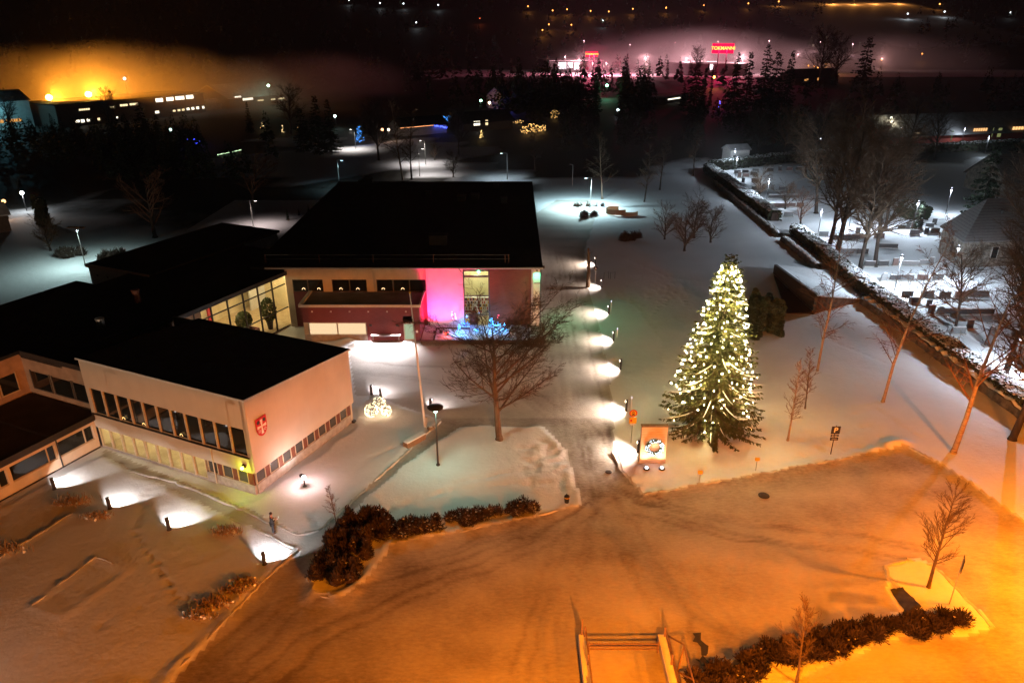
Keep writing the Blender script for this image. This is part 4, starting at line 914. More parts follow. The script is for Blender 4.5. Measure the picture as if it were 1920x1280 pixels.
for px, py, pt, lab in ((1535, 165, 52, 'tall bare tree against the pink fog'), (1566, 160, 66, 'second bare tree with a fine crown against the pink fog'), (1303, 150, 87, 'bare tree left of the second red sign'), (22, 250, 168, 'bare tree beside the turquoise lamp at the far left'), (205, 235, 165, 'bare tree right of the second orange lamp'), (1510, 330, 200, 'faint dark tree left of the long lit house'), (1420, 300, 205, 'faint dark tree behind the white shed'), (710, 300, 190, 'faint dark tree left of the tall pale birch'), (860, 290, 200, 'faint dark tree beneath the lit cottage'), (545, 250, 160, 'faint bare tree beside the bright snow at the grey hall')):
    x, y = at(px, py); d = ray(px, pt); t = math.hypot(x, y) / math.hypot(d[0], d[1]); H = HCAM + d[2] * t
    tree('bare_tree', lab, x, y, bgT, px, H / 14.5, None, 0)
# ---------------------------------------------------------------- hedges and shrubs
def leafy(name, label, path, wd, ht, nleaf, leafmat, size, snow=0.0, cat='hedge', group=None, sliver=False, jag=.18, z0=.05):
    """a clipped hedge along a path: dark core, thousands of leaves, snow on top"""
    P = [Vector((p[0], p[1], 0)) for p in path]; base = P[0]
    t = thing(name, label, cat, (base.x, base.y, z0), 0, group)
    core = MB(); seg = []; tot = 0
    for i in range(len(P) - 1):
        a, b = P[i] - base, P[i + 1] - base; d = (b - a); L = d.length; d.normalize(); n = Vector((-d.y, d.x, 0)); seg.append((a, d, n, L)); tot += L
        k = .30
        core.hexa([tuple(a - n * wd * k), tuple(b - n * wd * k), tuple(b + n * wd * k), tuple(a + n * wd * k)] + [tuple(q + Vector((0, 0, ht * .78))) for q in (a - n * wd * .22, b - n * wd * .22, b + n * wd * .22, a + n * wd * .22)])
    if not sliver and name != 'thuja_shrub': core.build('inner_twigs', M['darkbark'], t, False)
    C = []; SN = []; FAN = []
    for a, d, n, L in seg:
        k = int(nleaf * L / tot); ex = wd * .5 if sliver else .3; s = NR.uniform(-ex if a.length < 1e-6 or not sliver else 0, L + ex, k); u = NR.uniform(-1, 1, k); v = NR.uniform(0, 1, k)
        side = NR.random(k); u = np.where(side < .6, np.sign(u) * (1 - .3 * NR.random(k) ** 2), u); v = np.where(side >= .6, 1 - .12 * NR.random(k) ** 2, v)
        hh = ht * (1 - .12 * np.abs(u) ** 3) * (1 + jag * (vnoise(s * 1.0 + a.x, s * 0 + a.y + u * 2, .9, 5) - .5)); wv = wd * .5 * (1 - .14 * v) * (1 + jag * (vnoise(s + 9, v * 3 + a.y, .8, 6) - .5))
        if sliver: wv = wv * np.sqrt(np.clip(1 - np.maximum(np.maximum(-s, s - L), 0) ** 2 / (wd * .5) ** 2, .02, 1)); hh = hh * np.clip(1.15 - .6 * np.maximum(np.maximum(-s, s - L), 0) / (wd * .5), .4, 1)
        if sliver:                                           # bushy clumps of twigs fanning out of separate stools, with gaps between
            nc = max(3, int((L + ex) * wd * 1.9)); cs = NR.uniform(-ex * .5, L + ex * .5, nc); cu = NR.uniform(-.38, .38, nc) * wd * np.sqrt(np.clip(1 - np.maximum(np.maximum(-cs, cs - L), 0) ** 2 / (wd * .5) ** 2, .05, 1)); cr = NR.uniform(.34, .66, nc); chh = ht * NR.uniform(.55, 1.12, nc)
            w_ = NR.randint(0, nc, k); q = unit(k); q[:, 2] = np.abs(q[:, 2]); q *= (NR.random(k) ** .45)[:, None]
            s = cs[w_] + q[:, 0] * cr[w_]; uu = cu[w_] + q[:, 1] * cr[w_]; C.append(np.stack([a.x + d.x * s + n.x * uu, a.y + d.y * s + n.y * uu, .06 + q[:, 2] * chh[w_]], 1))
            fan = q + np.array([0, 0, .35]) + .45 * unit(k); FAN.append(fan / np.linalg.norm(fan, axis=1)[:, None]); continue
        c = np.stack([a.x + d.x * s + n.x * u * wv, a.y + d.y * s + n.y * u * wv, v * hh], 1); C.append(c)
        if snow:
            ks = int(k * snow); s2 = NR.uniform(0, L, ks); u2 = NR.uniform(-1, 1, ks); h2 = ht * (1 - .12 * np.abs(u2) ** 3) * (1 + jag * (vnoise(s2 * 1.0 + a.x, s2 * 0 + a.y + u2 * 2, .9, 5) - .5)) + .05
            SN.append(np.stack([a.x + d.x * s2 + n.x * u2 * wd * .46, a.y + d.y * s2 + n.y * u2 * wd * .46, h2 + NR.uniform(-.05, .03, ks)], 1))
    C = np.concatenate(C); n = len(C); a = np.concatenate(FAN) if FAN else unit(n); b = np.cross(a, unit(n)); b /= np.linalg.norm(b, axis=1)[:, None] + 1e-6
    sc = NR.uniform(.6, 1.4, n)[:, None]
    quads('foliage', C, a * size * sc, b * (size * (.085 if sliver else .6)) * sc, leafmat, t)
    if snow and sliver: SN = [C[NR.randint(0, n, max(4, int(n * snow * .5)))]]
    if snow:
        C = np.concatenate(SN); n = len(C); a = unit(n); a[:, 2] *= .25; b = np.cross(a, np.tile([0, 0, 1.0], (n, 1)) + .3 * unit(n)); b /= np.linalg.norm(b, axis=1)[:, None] + 1e-6
        ssz = min(size, .14) * (.45 if sliver else 1); stuff(quads('snow_cap', C, a * ssz * 1.2, b * ssz * .9, M['snowflake'], t))
    return t
def pxs(*l): return [at(*p) for p in l]
leafy('hedge', 'long dark hedge with a snowy top from the far cemetery corner to its gap', pxs((1327, 322), (1395, 372), (1452, 415)), 2.6, 2.0, 9000, M['hedge'], .14, .55)
leafy('hedge', 'dark hedge along the cemetery from the gap to the right edge of the photo', pxs((1492, 438), (1620, 545), (1760, 655), (1960, 800)), 2.4, 1.7, 16000, M['hedge'], .12, .28)
leafy('hedge', 'far dark hedge with a bright snowy top along the back of the cemetery', [at(1332, 320), at(1500, 300), at(1960, 274)], 3.0, 2.4, 9000, M['hedge'], .20, .5)
leafy('shrub_hedge', 'large dark rounded shrub bed in the bend of the footpath beside the car park', pxs((626, 1074), (686, 990)), 4.2, 1.05, 30000, M['shrub'], .22, .06, 'shrub', None, True, .35)
for a, b, lab in ((722, 868, 'long row of brown bare shrubs behind the kerb'), (874, 926, 'short brown shrub row right of the long shrub row'), (940, 1000, 'rightmost low brown shrub row behind the kerb')):
    f = lambda q: at(q, 1008 - (q - 700) * .172)
    leafy('shrub_hedge', lab + ' of the car park', [f(a), f((a + b) / 2), f(b)], 1.5, .72, int((b - a) * 50), M['shrub'], .2, .2, 'shrub', 'low shrub rows along the kerb', True, .5)
leafy('hedge', 'brown twiggy hedge at the bottom right edge of the car park', [at(1300, 1296), at(1420, 1248), at(1600, 1200), at(1700, 1178), at(1785, 1165)], 1.8, .8, 30000, M['shrub'], .2, .02, 'hedge', None, True, .6)
leafy('thuja_shrub', 'dark clump of evergreen shrubs between the Christmas tree and the retaining wall', pxs((1416, 620), (1440, 635)), 3.2, 4.2, 16000, M['hedge'], .2, 0, 'shrub', None, False, .6)
leafy('bare_shrub', 'dark low shrubs below the metal sculpture at the end of the drive', pxs((1165, 452), (1200, 448)), 2.2, 1.3, 3600, M['shrub'], .25, 0, 'shrub', None, True, .6)
leafy('bare_shrub', 'small frosted shrubs left of the metal sculpture', pxs((1088, 408), (1112, 404)), 2.0, 1.2, 2200, M['shrub'], .25, .3, 'shrub', None, True, .6)
leafy('bare_shrub', 'row of little frosted shrubs under the street lamp at the end of the drive', pxs((1078, 388), (1132, 388)), 1.2, .9, 900, M['shrub'], .22, .3, 'shrub', None, True, .8)
leafy('bare_shrub', 'thin brown shrubs at the corner of the terrace below the library', pxs((990, 652), (1040, 640)), 2.0, 1.2, 170, M['shrub'], .3, 0, 'shrub', None, True, .8)
leafy('bare_shrub', 'dark shrubs along the terrace edge behind the broad bare tree', pxs((862, 645), (960, 646)), 1.0, .7, 380, M['shrub'], .25, .05, 'shrub', None, True, .8)
leafy('lit_shrub', 'snowy evergreen shrub glowing under the cemetery lamp beside the chapel', pxs((1700, 402), (1722, 412)), 4.0, 2.6, 2600, M['hedge'], .22, .35, 'shrub', None, False, .7)
leafy('bare_shrub', 'round frosted bush by the flat-topped lamp at the left', pxs((118, 482), (145, 478)), 3.4, 1.4, 4500, M['shrub'], .3, .25, 'shrub', None, True, .7)
leafy('bare_shrub', 'dark bush just right of the foot of the flat-topped lamp', pxs((203, 492), (216, 486)), 3.4, 1.8, 4000, M['shrub'], .3, 0, 'shrub', None, True, .7)
for px, py, s, lab in ((138, 945, 1.1, 'dry straw-coloured grass tuft left of the second bollard lamp'), (8, 1035, 1.2, 'dry grass tuft at the left edge of the front lawn'), (400, 1136, .9, 'dry grass tuft nearest the left along the lawn kerb'), (442, 1112, .8, 'middle dry grass tuft along the lawn kerb'), (460, 1096, .7, 'upper dry grass tuft along the lawn kerb'), (372, 1158, .8, 'lowest dry grass tuft along the lawn kerb'), (425, 1000, .9, 'dry grass tuft right of the third bollard lamp'), (180, 972, .8, 'small dry grass tuft below the second bollard lamp')):
    x, y = at(px, py); t = thing('grass_tuft', lab, 'grass tuft', (x, y, .12), 0, 'dry grass tufts on the front lawn')
    n = 260; a = NR.uniform(0, 6.28, n); el = NR.uniform(.5, 1.4, n); d = np.stack([np.cos(a) * np.cos(el), np.sin(a) * np.cos(el), np.sin(el)], 1); L = NR.uniform(.25, .6, n)[:, None] * s
    r0 = np.stack([NR.normal(0, .55 * s, n), NR.normal(0, .22 * s, n), np.zeros(n)], 1); b = np.cross(d, unit(n)); b /= np.linalg.norm(b, axis=1)[:, None]
    stuff(quads('grass_blades', r0 + d * L / 2, d * L / 2, b * .02, M['grass'], t))
    n = 60; c = r0[:n] + np.array([0, 0, .25]) * NR.random((n, 1)); a2 = unit(n) * .08; b2 = np.cross(a2, unit(n)); stuff(quads('snow_dusting', c, a2, b2, M['snowflake'], t))
# ---------------------------------------------------------------- lamps that are in view, and added unseen ones
def glow(name, col, s): return emit(name, col, s)
def street_lamp(label, px, py, h, col, power, arm=(-1.0, 0), style='arm', spot=140, group='street lamps', glowp=9, aim=(0, 0, -1), pole='lightmetal', z=0.0):
    x, y = at(px, py) if not isinstance(px, tuple) else px
    t = thing('street_lamp', label, 'street lamp', (x, y, z), 0, group)
    b = MB(); b.tube([(0, 0, 0), (0, 0, h * .5), (0, 0, h)], [.085, .07, .05], 8)
    b.lathe((0, 0, 0), [(.16, 0), (.16, .12), (.1, .16)], 10)
    ax, ay = arm
    if style == 'arm': b.tube([(0, 0, h), (ax * .5, ay * .5, h + .12), (ax, ay, h + .1)], .04, 6)
    b.build('pole', M[pole], t, False)
    if style == 'arm':
        hd = MB(); hd.cbox((ax * 1.15, ay * 1.15, h + .1), (.62, .26, .12), math.atan2(ay, ax)); hd.cbox((ax * 1.12, ay * 1.12, h + .18), (.4, .18, .06), math.atan2(ay, ax)); hd = hd.build('lamp_head', M['darkmetal'], t, False)
        MB().cbox((ax * 1.15, ay * 1.15, h + .025), (.5, .2, .03), math.atan2(ay, ax)).build('lens', glow('lamp_glow', col, glowp), hd, False)
        lamp(t, (ax * 1.15, ay * 1.15, h - .06), col, power, .12, spot, .6 if spot and spot < 170 else .03, aim)
    elif style == 'disc':
        hd = MB(); hd.lathe((0, 0, h), [(.08, -.3), (.12, -.05), (.62, 0), (.66, .06), (.5, .14), (.1, .2)], 16); hd = hd.build('lamp_head', M['darkmetal'], t, False)
        MB().lathe((0, 0, h - .42), [(.05, 0), (.13, .04), (.14, .22), (.10, .3)], 12).build('lens', glow('lamp_glow', col, glowp), hd, False)
        lamp(t, (.0, -.28, h - .3), col, power, .16, 172, .35, (0, 0, -1))
    elif style == 'plate':                                 # indirect lamp: a square reflector above an up-light
        hd = MB(); c = Vector((0, 0, h + .6)); u = Vector((.9, .35, -.12)).normalized(); v = Vector((-.35, .9, -.1)).normalized(); k = u.cross(v)
        P = [c + u * a * 1.15 + v * bb * .85 for a, bb in ((-1, -1), (1, -1), (1, 1), (-1, 1))]
        hd.hexa([tuple(p) for p in P] + [tuple(p + k * .07) for p in P]); hd.build('reflector_plate', M['brownpanel'], t, False)  # red-brown plate colour stands for sodium light falling on it
        b2 = MB(); b2.tube([(0, 0, h), (0, 0, h + .62)], .03, 6); b2.lathe((0, 0, h - .1), [(.1, 0), (.16, .1), (.16, .2)], 10); b2.build('lamp_head', M['darkmetal'], t, False)
        lamp(t, (0, -.1, h + .3), col, power, .25, 168, .5, (-.05, -.1, -1))
    return t
street_lamp('slim street lamp with a wide dark disc head beside the diagonal footpath', 821.5, 874, 5.35, (.52, 1, .74), 560, style='disc', glowp=16, pole='darkmetal', group=None, z=.12)
street_lamp('pole lamp with a square red-brown reflector plate behind the white rear wing', 160, 497, 5.2, (.70, 1, .95), 3000, style='plate', group=None)
WH = (.86, .95, 1)
street_lamp('street lamp lighting the snow at the end of the drive', 1107, 390, 5.9, (.60, .92, .98), 14000, (-1.0, -.1), glowp=30, spot=164)
street_lamp('street lamp behind the right half of the library roof', 951, 336, 6.0, (.72, .92, 1), 900, (-1.2, -.1), glowp=20)
street_lamp('street lamp behind the left wing beside three little conifers', 475, 424, 4.6, (1, .80, .74), 900, (.9, 0), glowp=20)
street_lamp('street lamp just behind the upper left corner of the library roof', 637, 352, 6.0, (.50, .85, 1), 1500, (.9, -.1), glowp=16)
street_lamp('street lamp on the lit footpath beside the blue Christmas tree', 667, 280, 5.6, (1, .90, .82), 2600, (-.9, 0), glowp=30)
street_lamp('left one of the paired street lamps behind the library', 787, 330, 6.4, (1, .90, .84), 2200, (.9, 0), glowp=20)
street_lamp('right one of the paired street lamps behind the library', 798, 308, 6.0, (1, .90, .84), 2600, (-.9, 0), glowp=20)
street_lamp('unlit thin lamp post on the dark slope beyond the drive', 1073, 347, 4.5, (1, 1, 1), 0.0, (-.5, 0), glowp=0)
# sodium lamps along the street beside the car park (their light is the orange of the photo)
NA = (1, .22, .004)
for i, (x, y, p, h, lab) in enumerate(((37.5, 33.2, 25000, 8.6, 'sodium street lamp right of the snowy island'), (24.5, 15.5, 36000, 9.5, 'sodium street lamp below the lower right corner'), (7.0, 14.0, 46000, 9.5, 'sodium street lamp below the middle of the car park'), (54, 47, 1500, 8.6, 'sodium street lamp beyond the hedge at the right'), (-16, 8, 700, 9.5, 'sodium street lamp below the lower left lawn'))):
    street_lamp(lab, (x, y), None, h, NA, p, (-.9, .3), spot=178, group='sodium street lamps of the car park', glowp=20)
street_lamp('warm street lamp outside the lower left corner of the lawn', (-33.0, 25.0), None, 6.5, (1, .70, .50), 350, (.6, .4), spot=150, group=None, glowp=20)
for i, (x, y) in enumerate(((-62, -28), (-34, -42), (6, -45), (44, -30))):  # added unseen lamps, low and strong, to light facades more than ground
    street_lamp(('first', 'second', 'third', 'fourth')[i] + ' unseen warm lamp lighting the facades from behind the viewpoint, counted from the left', (x, y), None, 3.4, (1, .66, .42), (66000, 54000, 6000, 2000)[i], (.3, .9), spot=None, group='unseen warm lamps lighting the facades', glowp=20)
# bollard lamps: a black post with a hooded side lens
def bollard(label, px, py, aim, power, h=1.0, col=(1, .94, .90), group='bollard lamps', r=.13, spot=110, blend=.3, z=.1):
    x, y = at(px, py); t = thing('bollard_lamp', label, 'bollard lamp', (x, y, z), 0, group)
    a = Vector((aim[0], aim[1], 0)).normalized()
    MB().lathe((0, 0, 0), [(r * 1.3, 0), (r * 1.3, .04), (r, .05), (r, h), (r * .9, h + .03)], 14).build('post', M['darkmetal'], t, False)
    MB().cbox((a.x * (r + .01), a.y * (r + .01), h - .14), (.03, .17, .12), math.atan2(a.y, a.x)).build('lens', glow('bollard_glow', col, 12), t, False)
    lamp(t, (a.x * (r + .09), a.y * (r + .09), h - .12), col, power, .05, spot, blend, (a.x, a.y, -.70))
for i, (px, py, pw) in enumerate(((103, 919, 360), (207, 956, 380), (318, 995, 400), (497, 1060, 420))):
    bollard(('leftmost black bollard lamp near the low wing', 'second black bollard lamp from the left on the front lawn', 'third black bollard lamp from the left on the front lawn', 'black bollard lamp by the footpath below the person')[i], px, py, (.2, 1), pw * 1.3, 1.0, (1, .94, .88) if i < 3 else (.96, .98, 1), 'bollard lamps on the front lawn')
for i, (px, py) in enumerate(((697, 741), (714, 748), (808, 767))):
    bollard(('black bollard lamp behind the glowing balls, the left one', 'black bollard lamp standing right behind the top glowing ball', 'black bollard lamp beside the flagpole and street lamp')[i], px, py, (.5, .85), (420, 90, 420)[i], 1.0, (1, .93, .95), 'bollard lamps beside the library forecourt')
for i, (px, py) in enumerate(((1116, 497), (1128, 540), (1141, 590), (1150, 640), (1163, 694), (1174, 772), (1196, 850))):
    bollard(('farthest', 'second farthest', 'third farthest', 'middle', 'third nearest', 'second nearest', 'nearest')[i] + ' low lamp of the row lighting the drive from its right kerb', px, py, (-1, -.05), (2200, 1000, 2200, 2300, 2400, 2800, 3000)[i], 1.15, (1, .80, .66), 'low lamps along the drive', .11, 132, 1.0)
for i, (px, py, h) in enumerate(((1140, 585, 1.25), (1151, 634, 1.0), (1176, 766, 1.0), (1196, 866, 1.5))):
    x, y = at(px, py); t = thing('snow_pole', ('farthest', 'second farthest', 'second nearest', 'nearest')[i] + ' thin white marker post beside the drive', 'marker post', (x + .35, y, .1), 0, 'white marker posts along the drive')
    MB().tube([(0, 0, 0), (0, 0, h)], .05, 8).build('post', M['white'], t, False); MB().lathe((0, 0, h), [(.06, 0), (.06, .18), (.02, .22)], 8).build('reflector', glow('marker_glow', (.75, .75, 1), 1.6), t, False)
# globe lamp on the side lawn
x, y = at(572, 914); t = thing('globe_lamp', 'short post lamp with a glowing white globe beside the crest wall', 'garden lamp', (x, y, .12))
MB().lathe((0, 0, 0), [(.16, 0), (.16, .04), (.06, .06), (.055, .62), (.1, .66)], 10).build('post', M['darkmetal'], t, False)
MB().ball((0, 0, .82), .17, 12, 8).build('globe', glow('globe_glow', (1, .82, .86), 14), t, False)
lamp(t, (-.02, 0, 1.2), (1, .66, .62), 220, .1)
# uplight added to brighten the lower crest wall beside the globe lamp
x, y, _ = W(1.6, 3.3); t = thing('added_floodlight', 'small added floodlight brightening the foot of the crest wall', 'floodlight', (x, y, .15))
MB().cbox((0, 0, .12), (.3, .22, .2), RZ).build('housing', M['darkmetal'], t, False); lamp(t, (-.05, .02, .3), (1, .84, .80), 330, .08, 125, .8, tuple(-E1 * .75 + E2 * .25 + Vector((0, 0, .95))))
# cemetery lanterns
lp = MB().tube([(0, 0, 0), (0, 0, 4.3)], [.06, .04], 6).mesh('pole', M['darkmetal'])
lh = MB().lathe((0, 0, 4.3), [(.05, 0), (.14, .08), (.2, .5), (.3, .52), (.08, .72)], 8).mesh('lantern_frame', M['darkmetal'])
lg = MB().ball((0, 0, 4.6), .19, 8, 6).mesh('lantern_glass', glow('lantern_glow', (.82, .88, 1), 8))
lc = MB().ball((0, 0, 5.05), .09, 6, 4).mesh('lantern_finial', glow('finial_glow', (.78, .80, 1), 6))
CEM = ((1374, 318, 700, 'beside the white shed beyond the hedge'), (1378, 335, 1000, 'at the far corner hedge'), (1436, 383, 1500, 'among the farthest graves'), (1534, 292, 500, 'beyond the back hedge left'), (1683, 272, 300, 'beyond the back hedge near the long house'), (1802, 272, 700, 'before the dark end of the long house'), (1846, 290, 900, 'before the lit windows of the long house'), (1773, 402, 1100, 'between the yew and the chapel roof'),
       (1532, 448, 1400, 'by the rusty low tree'), (1592, 425, 800, 'among the leaning cemetery trees'), (1711, 430, 2000, 'inside the bright snowy shrub'), (1782, 525, 1900, 'at the corner of the chapel'), (1677, 545, 1700, 'behind the tall birch in the cemetery'), (1911, 705, 1700, 'at the right edge in front of the chapel'))
for px, py, pw, lab in CEM:
    x, y = at(px, py); t = thing('cemetery_lantern', 'white cemetery lantern on a thin pole ' + lab, 'lantern', (x, y, .05), 0, 'cemetery lanterns')
    link('pole', lp, t); f = link('lantern_frame', lh, t); link('lantern_glass', lg, f); link('lantern_finial', lc, f)
    lamp(t, (-.25, -.35, 4.35), (.72, .86, 1), pw * (4.2 if px in (1677, 1911, 1592) else 1.6), .15)
# ---------------------------------------------------------------- things around the drive
x, y = at(1222, 868); bt = thing('sign_board', 'broad honey-coloured timber board with a lit wreath beside the drive', 'sign board', (x, y, .12))
bw, bh = 1.05, 3.35
m = MB(); m.hexa([(-bw, -.12, .25), (bw, -.12, .25), (bw, .2, .25), (-bw, .2, .25), (-bw, -.05, bh), (bw, -.05, bh), (bw, .27, bh), (-bw, .27, bh)]); m.build('timber_face', M['woodboards'], bt, False)
m = MB(); m.box(-bw - .04, bw + .04, -.14, .26, 0, .25); m.build('base', M['concrete'], bt, False)
m = MB(); m.box(-bw - .05, bw + .05, -.12, .34, bh, bh + .07); m.build('top_cap', M['timber'], bt, False)
for dx in (-.62, .62):
    b = MB(); b.lathe((dx, -1.05, .0), [(.26, 0), (.26, .08), (.16, .12)], 14); q = b.build('ground_light_ring', M['darkmetal'], bt, False)
    MB().ball((dx, -1.05, .14), .13, 10, 6, (1, 1, .5)).build('ground_light_lens', glow('ground_light_glow', (.92, .88, 1), 12), q, False)
    lamp(bt, (dx, -1.0, .3), (1, .86, .62), 230, .08, 120, .7, (0, .62, .9))
wr = thing('wreath', 'round wreath wrapped in small white lights hanging on the timber board', 'wreath', (x + .05, y - .22, 1.72))
n = 900; a = NR.uniform(0, 6.283, n); b2 = NR.uniform(0, 6.283, n); rr = .62 + .17 * np.cos(b2) * NR.random(n); c = np.stack([rr * np.cos(a), .10 * np.sin(b2) * NR.random(n) - .06, rr * np.sin(a)], 1)
u = unit(n) * .09; v = np.cross(u, unit(n)); v /= np.linalg.norm(v, axis=1)[:, None]; quads('greenery', c, u, v * .02, M['needle'], wr)
m = MB()
for k in range(90):
    a = rnd.uniform(0, 6.283); r0 = .62 + rnd.uniform(-.16, .16); m.octa((r0 * math.cos(a), -.16 + rnd.uniform(-.05, .02), r0 * math.sin(a)), .026)
stuff(m.build('string_lights', glow('cold_bulb_glow', (.70, .88, 1), 11), wr, False))
lamp(wr, (0, -.5, -.1), (.75, .9, 1), 7, .3)
def disc(m, c, r, y0, y1, n=18):
    vs = [(c[0] + r * math.cos(2 * math.pi * k / n), y0, c[1] + r * math.sin(2 * math.pi * k / n)) for k in range(n)] + [(c[0] + r * math.cos(2 * math.pi * k / n), y1, c[1] + r * math.sin(2 * math.pi * k / n)) for k in range(n)]
    m.add(vs, [tuple(range(n)), tuple(range(n, 2 * n))[::-1]] + [(k, n + k, n + (k + 1) % n, (k + 1) % n) for k in range(n)])
x, y = at(1183, 832); t = thing('road_sign', 'round yellow vehicle prohibition sign with a yellow plate below it beside the drive', 'road sign', (x, y, .1))
MB().tube([(0, 0, 0), (0, 0, 3.3)], .035, 8).build('post', M['lightmetal'], t, False)
m = MB(); disc(m, (0, 2.95), .34, -.06, -.03); f = m.build('round_plate', M['red'], t, False)
m = MB(); disc(m, (0, 2.95), .25, -.075, -.062); m.build('yellow_face', M['yellow'], f, False)
m = MB(); m.box(-.13, .13, -.085, -.076, 2.80, 2.88); m.box(-.07, .07, -.085, -.076, 2.88, 2.94); disc(m, (-.08, 2.80), .035, -.085, -.076, 8); disc(m, (.08, 2.80), .035, -.085, -.076, 8)
disc(m, (-.09, 3.03), .05, -.085, -.076, 10); disc(m, (.09, 3.03), .05, -.085, -.076, 10); m.box(-.1, .1, -.085, -.076, 3.05, 3.09); m.box(-.02, .04, -.085, -.076, 3.09, 3.16); m.build('vehicle_symbol', M['black'], f, False)
m = MB(); m.box(-.32, .32, -.06, -.03, 1.98, 2.55); p2 = m.build('lower_plate', M['yellow'], t, False)
m = MB(); disc(m, (-.14, 2.26), .10, -.075, -.062, 12); m.build('round_mark', M['red'], p2, False)
m = MB(); m.box(-.24, .24, -.06, -.03, 1.80, 1.93); m.build('small_plate', M['white'], t, False)
def text(name, s, size, mt, parent, loc, depth=.02, rx=90, rz=0, align='CENTER', xs=1.0):
    cu = bpy.data.curves.new(name, 'FONT'); cu.body = s; cu.size = size; cu.extrude = depth; cu.align_x = align; cu.align_y = 'CENTER'; cu.offset = size * .012
    o = bpy.data.objects.new(name, cu); COL.objects.link(o); dg = bpy.context.evaluated_depsgraph_get(); me = bpy.data.meshes.new_from_object(o.evaluated_get(dg)); bpy.data.objects.remove(o)
    me.name = name; me.materials.clear(); me.materials.append(mt); q = link(name, me, parent, loc); q.rotation_euler = (R(rx), 0, R(rz)); q.scale = (xs, 1, 1); return q
x, y = at(1557, 853); t = thing('parking_sign', 'dark parking sign with a white P and two small plates above the kerb', 'road sign', (x, y, .12))
MB().tube([(0, 0, 0), (0, 0, 2.75)], .035, 8).build('post', M['darkmetal'], t, False)
m = MB(); m.box(-.36, .36, -.06, -.03, 1.98, 2.70); f = m.build('parking_plate', M['navy'], t, False)
text('letter', 'P', .66, M['white'], f, (0, -.065, 2.33), .004)
m = MB(); m.box(-.33, .33, -.06, -.03, 1.72, 1.90); p = m.build('small_plate', M['navy'], t, False)
m = MB(); m.box(-.25, -.1, -.07, -.061, 1.79, 1.84); m.box(-.02, .22, -.07, -.061, 1.79, 1.83); m.build('plate_symbol', M['white'], p, False)
m = MB(); m.box(-.33, .33, -.06, -.03, 1.36, 1.65); p = m.build('small_plate', M['navy'], t, False)
m = MB(); m.box(-.24, .2, -.07, -.061, 1.52, 1.56); m.box(-.2, .24, -.07, -.061, 1.43, 1.47); m.build('plate_lines', M['lightmetal'], p, False)
for px, py, h, lab in ((1310, 910, 1.25, 'left small plug post with a square head on the snow above the kerb'), (1416, 886, 1.3, 'right small plug post with a square head on the snow above the kerb')):
    x, y = at(px, py); t = thing('plug_post', lab, 'post', (x, y, .1), 0, 'small square-headed posts'); MB().tube([(0, 0, 0), (0, 0, h - .2)], .035, 7).build('post', M['lightmetal'], t, False); MB().cbox((0, 0, h - .1), (.34, .16, .24)).build('head_box', M['yellow'], t, False)
x, y = at(1779, 1135); t = thing('road_sign', 'dark street sign seen from behind on the snowy island', 'road sign', (x, y, .14), R(62))
MB().tube([(0, 0, 0), (0, 0, 3.6)], .035, 8).build('post', M['lightmetal'], t, False)
m = MB(); m.box(-.32, .32, -.06, -.03, 3.0, 3.62); m.build('upper_plate', M['darkmetal'], t, False); m = MB(); m.box(-.28, .28, -.06, -.03, 2.62, 2.94); m.build('lower_plate', M['darkmetal'], t, False)
x, y = at(1062, 946); t = thing('litter_bin', 'black litter bin on a post at the corner of the snowy lawn', 'litter bin', (x, y, .1))
MB().tube([(0, 0, 0), (0, 0, .9)], .04, 7).build('post', M['darkmetal'], t, False); MB().lathe((0, -.2, .28), [(.17, 0), (.21, .5), (.22, .52), (.19, .58), (.05, .62)], 12).build('bin_body', M['black'], t, False)
m = MB(); m.lathe((0, -.2, .72), [(.22, 0), (.22, .05)], 12); m.build('orange_band', M['yellow'], t, False)
def snow_bench(label, px, py, rz, L, wdt, h):
    x, y = at(px, py); t = thing('stone_bench', label, 'bench', (x, y, .1), rz)
    MB().cbox((0, 0, h - .06), (L, wdt, .12)).build('seat', M['timber'], t, False)
    for s in (-1, 1): MB().cbox((s * L * .42, 0, (h - .12) / 2), (.3, wdt * .94, h - .12)).build('leg', M['timber'], t, False)
    MB().cbox((0, 0, (h - .12) / 2), (L * .76, wdt * .9, h - .12)).build('body', M['timber'], t, False)
    m = MB(); m.prism([(-L / 2 + .03, -wdt / 2 + .03), (L / 2 - .03, -wdt / 2 + .03), (L / 2 - .03, wdt / 2 - .03), (-L / 2 + .03, wdt / 2 - .03)], h, h + .09); m.build('snow_cushion', M['snowflake'], t, False)
snow_bench('snow-covered bench beside the diagonal footpath left of the lamp', 778, 832, R(50), 2.2, .6, .5)
x, y = at(808, 806); t = thing('boulder', 'small dark rock beside the footpath at the foot of the lamp', 'rock', (x, y, .1)); MB().ball((0, 0, .12), .3, 9, 6, (1.2, .8, .6)).build('stone', M['stone'], t, False); MB().ball((0, 0, .22), .22, 8, 5, (1.1, .8, .4)).build('snow_cushion', M['snowflake'], t, False)
# flagpole
x, y = at(797, 802); t = thing('flagpole', 'tall slender white flagpole in front of the red entrance block', 'flagpole', (x, y, .1))
m = MB(); m.tube([(0, 0, 0), (-.35, .3, 6), (-.75, .7, 12.5)], [.11, .085, .045], 10); m.build('pole', M['trim'], t, False); MB().ball((-.75, .7, 12.55), .09).build('finial', M['yellow'], t, False); MB().cbox((.14, 0, .5), (.12, .2, 1.0)).build('hinge_bracket', M['concrete'], t, False)
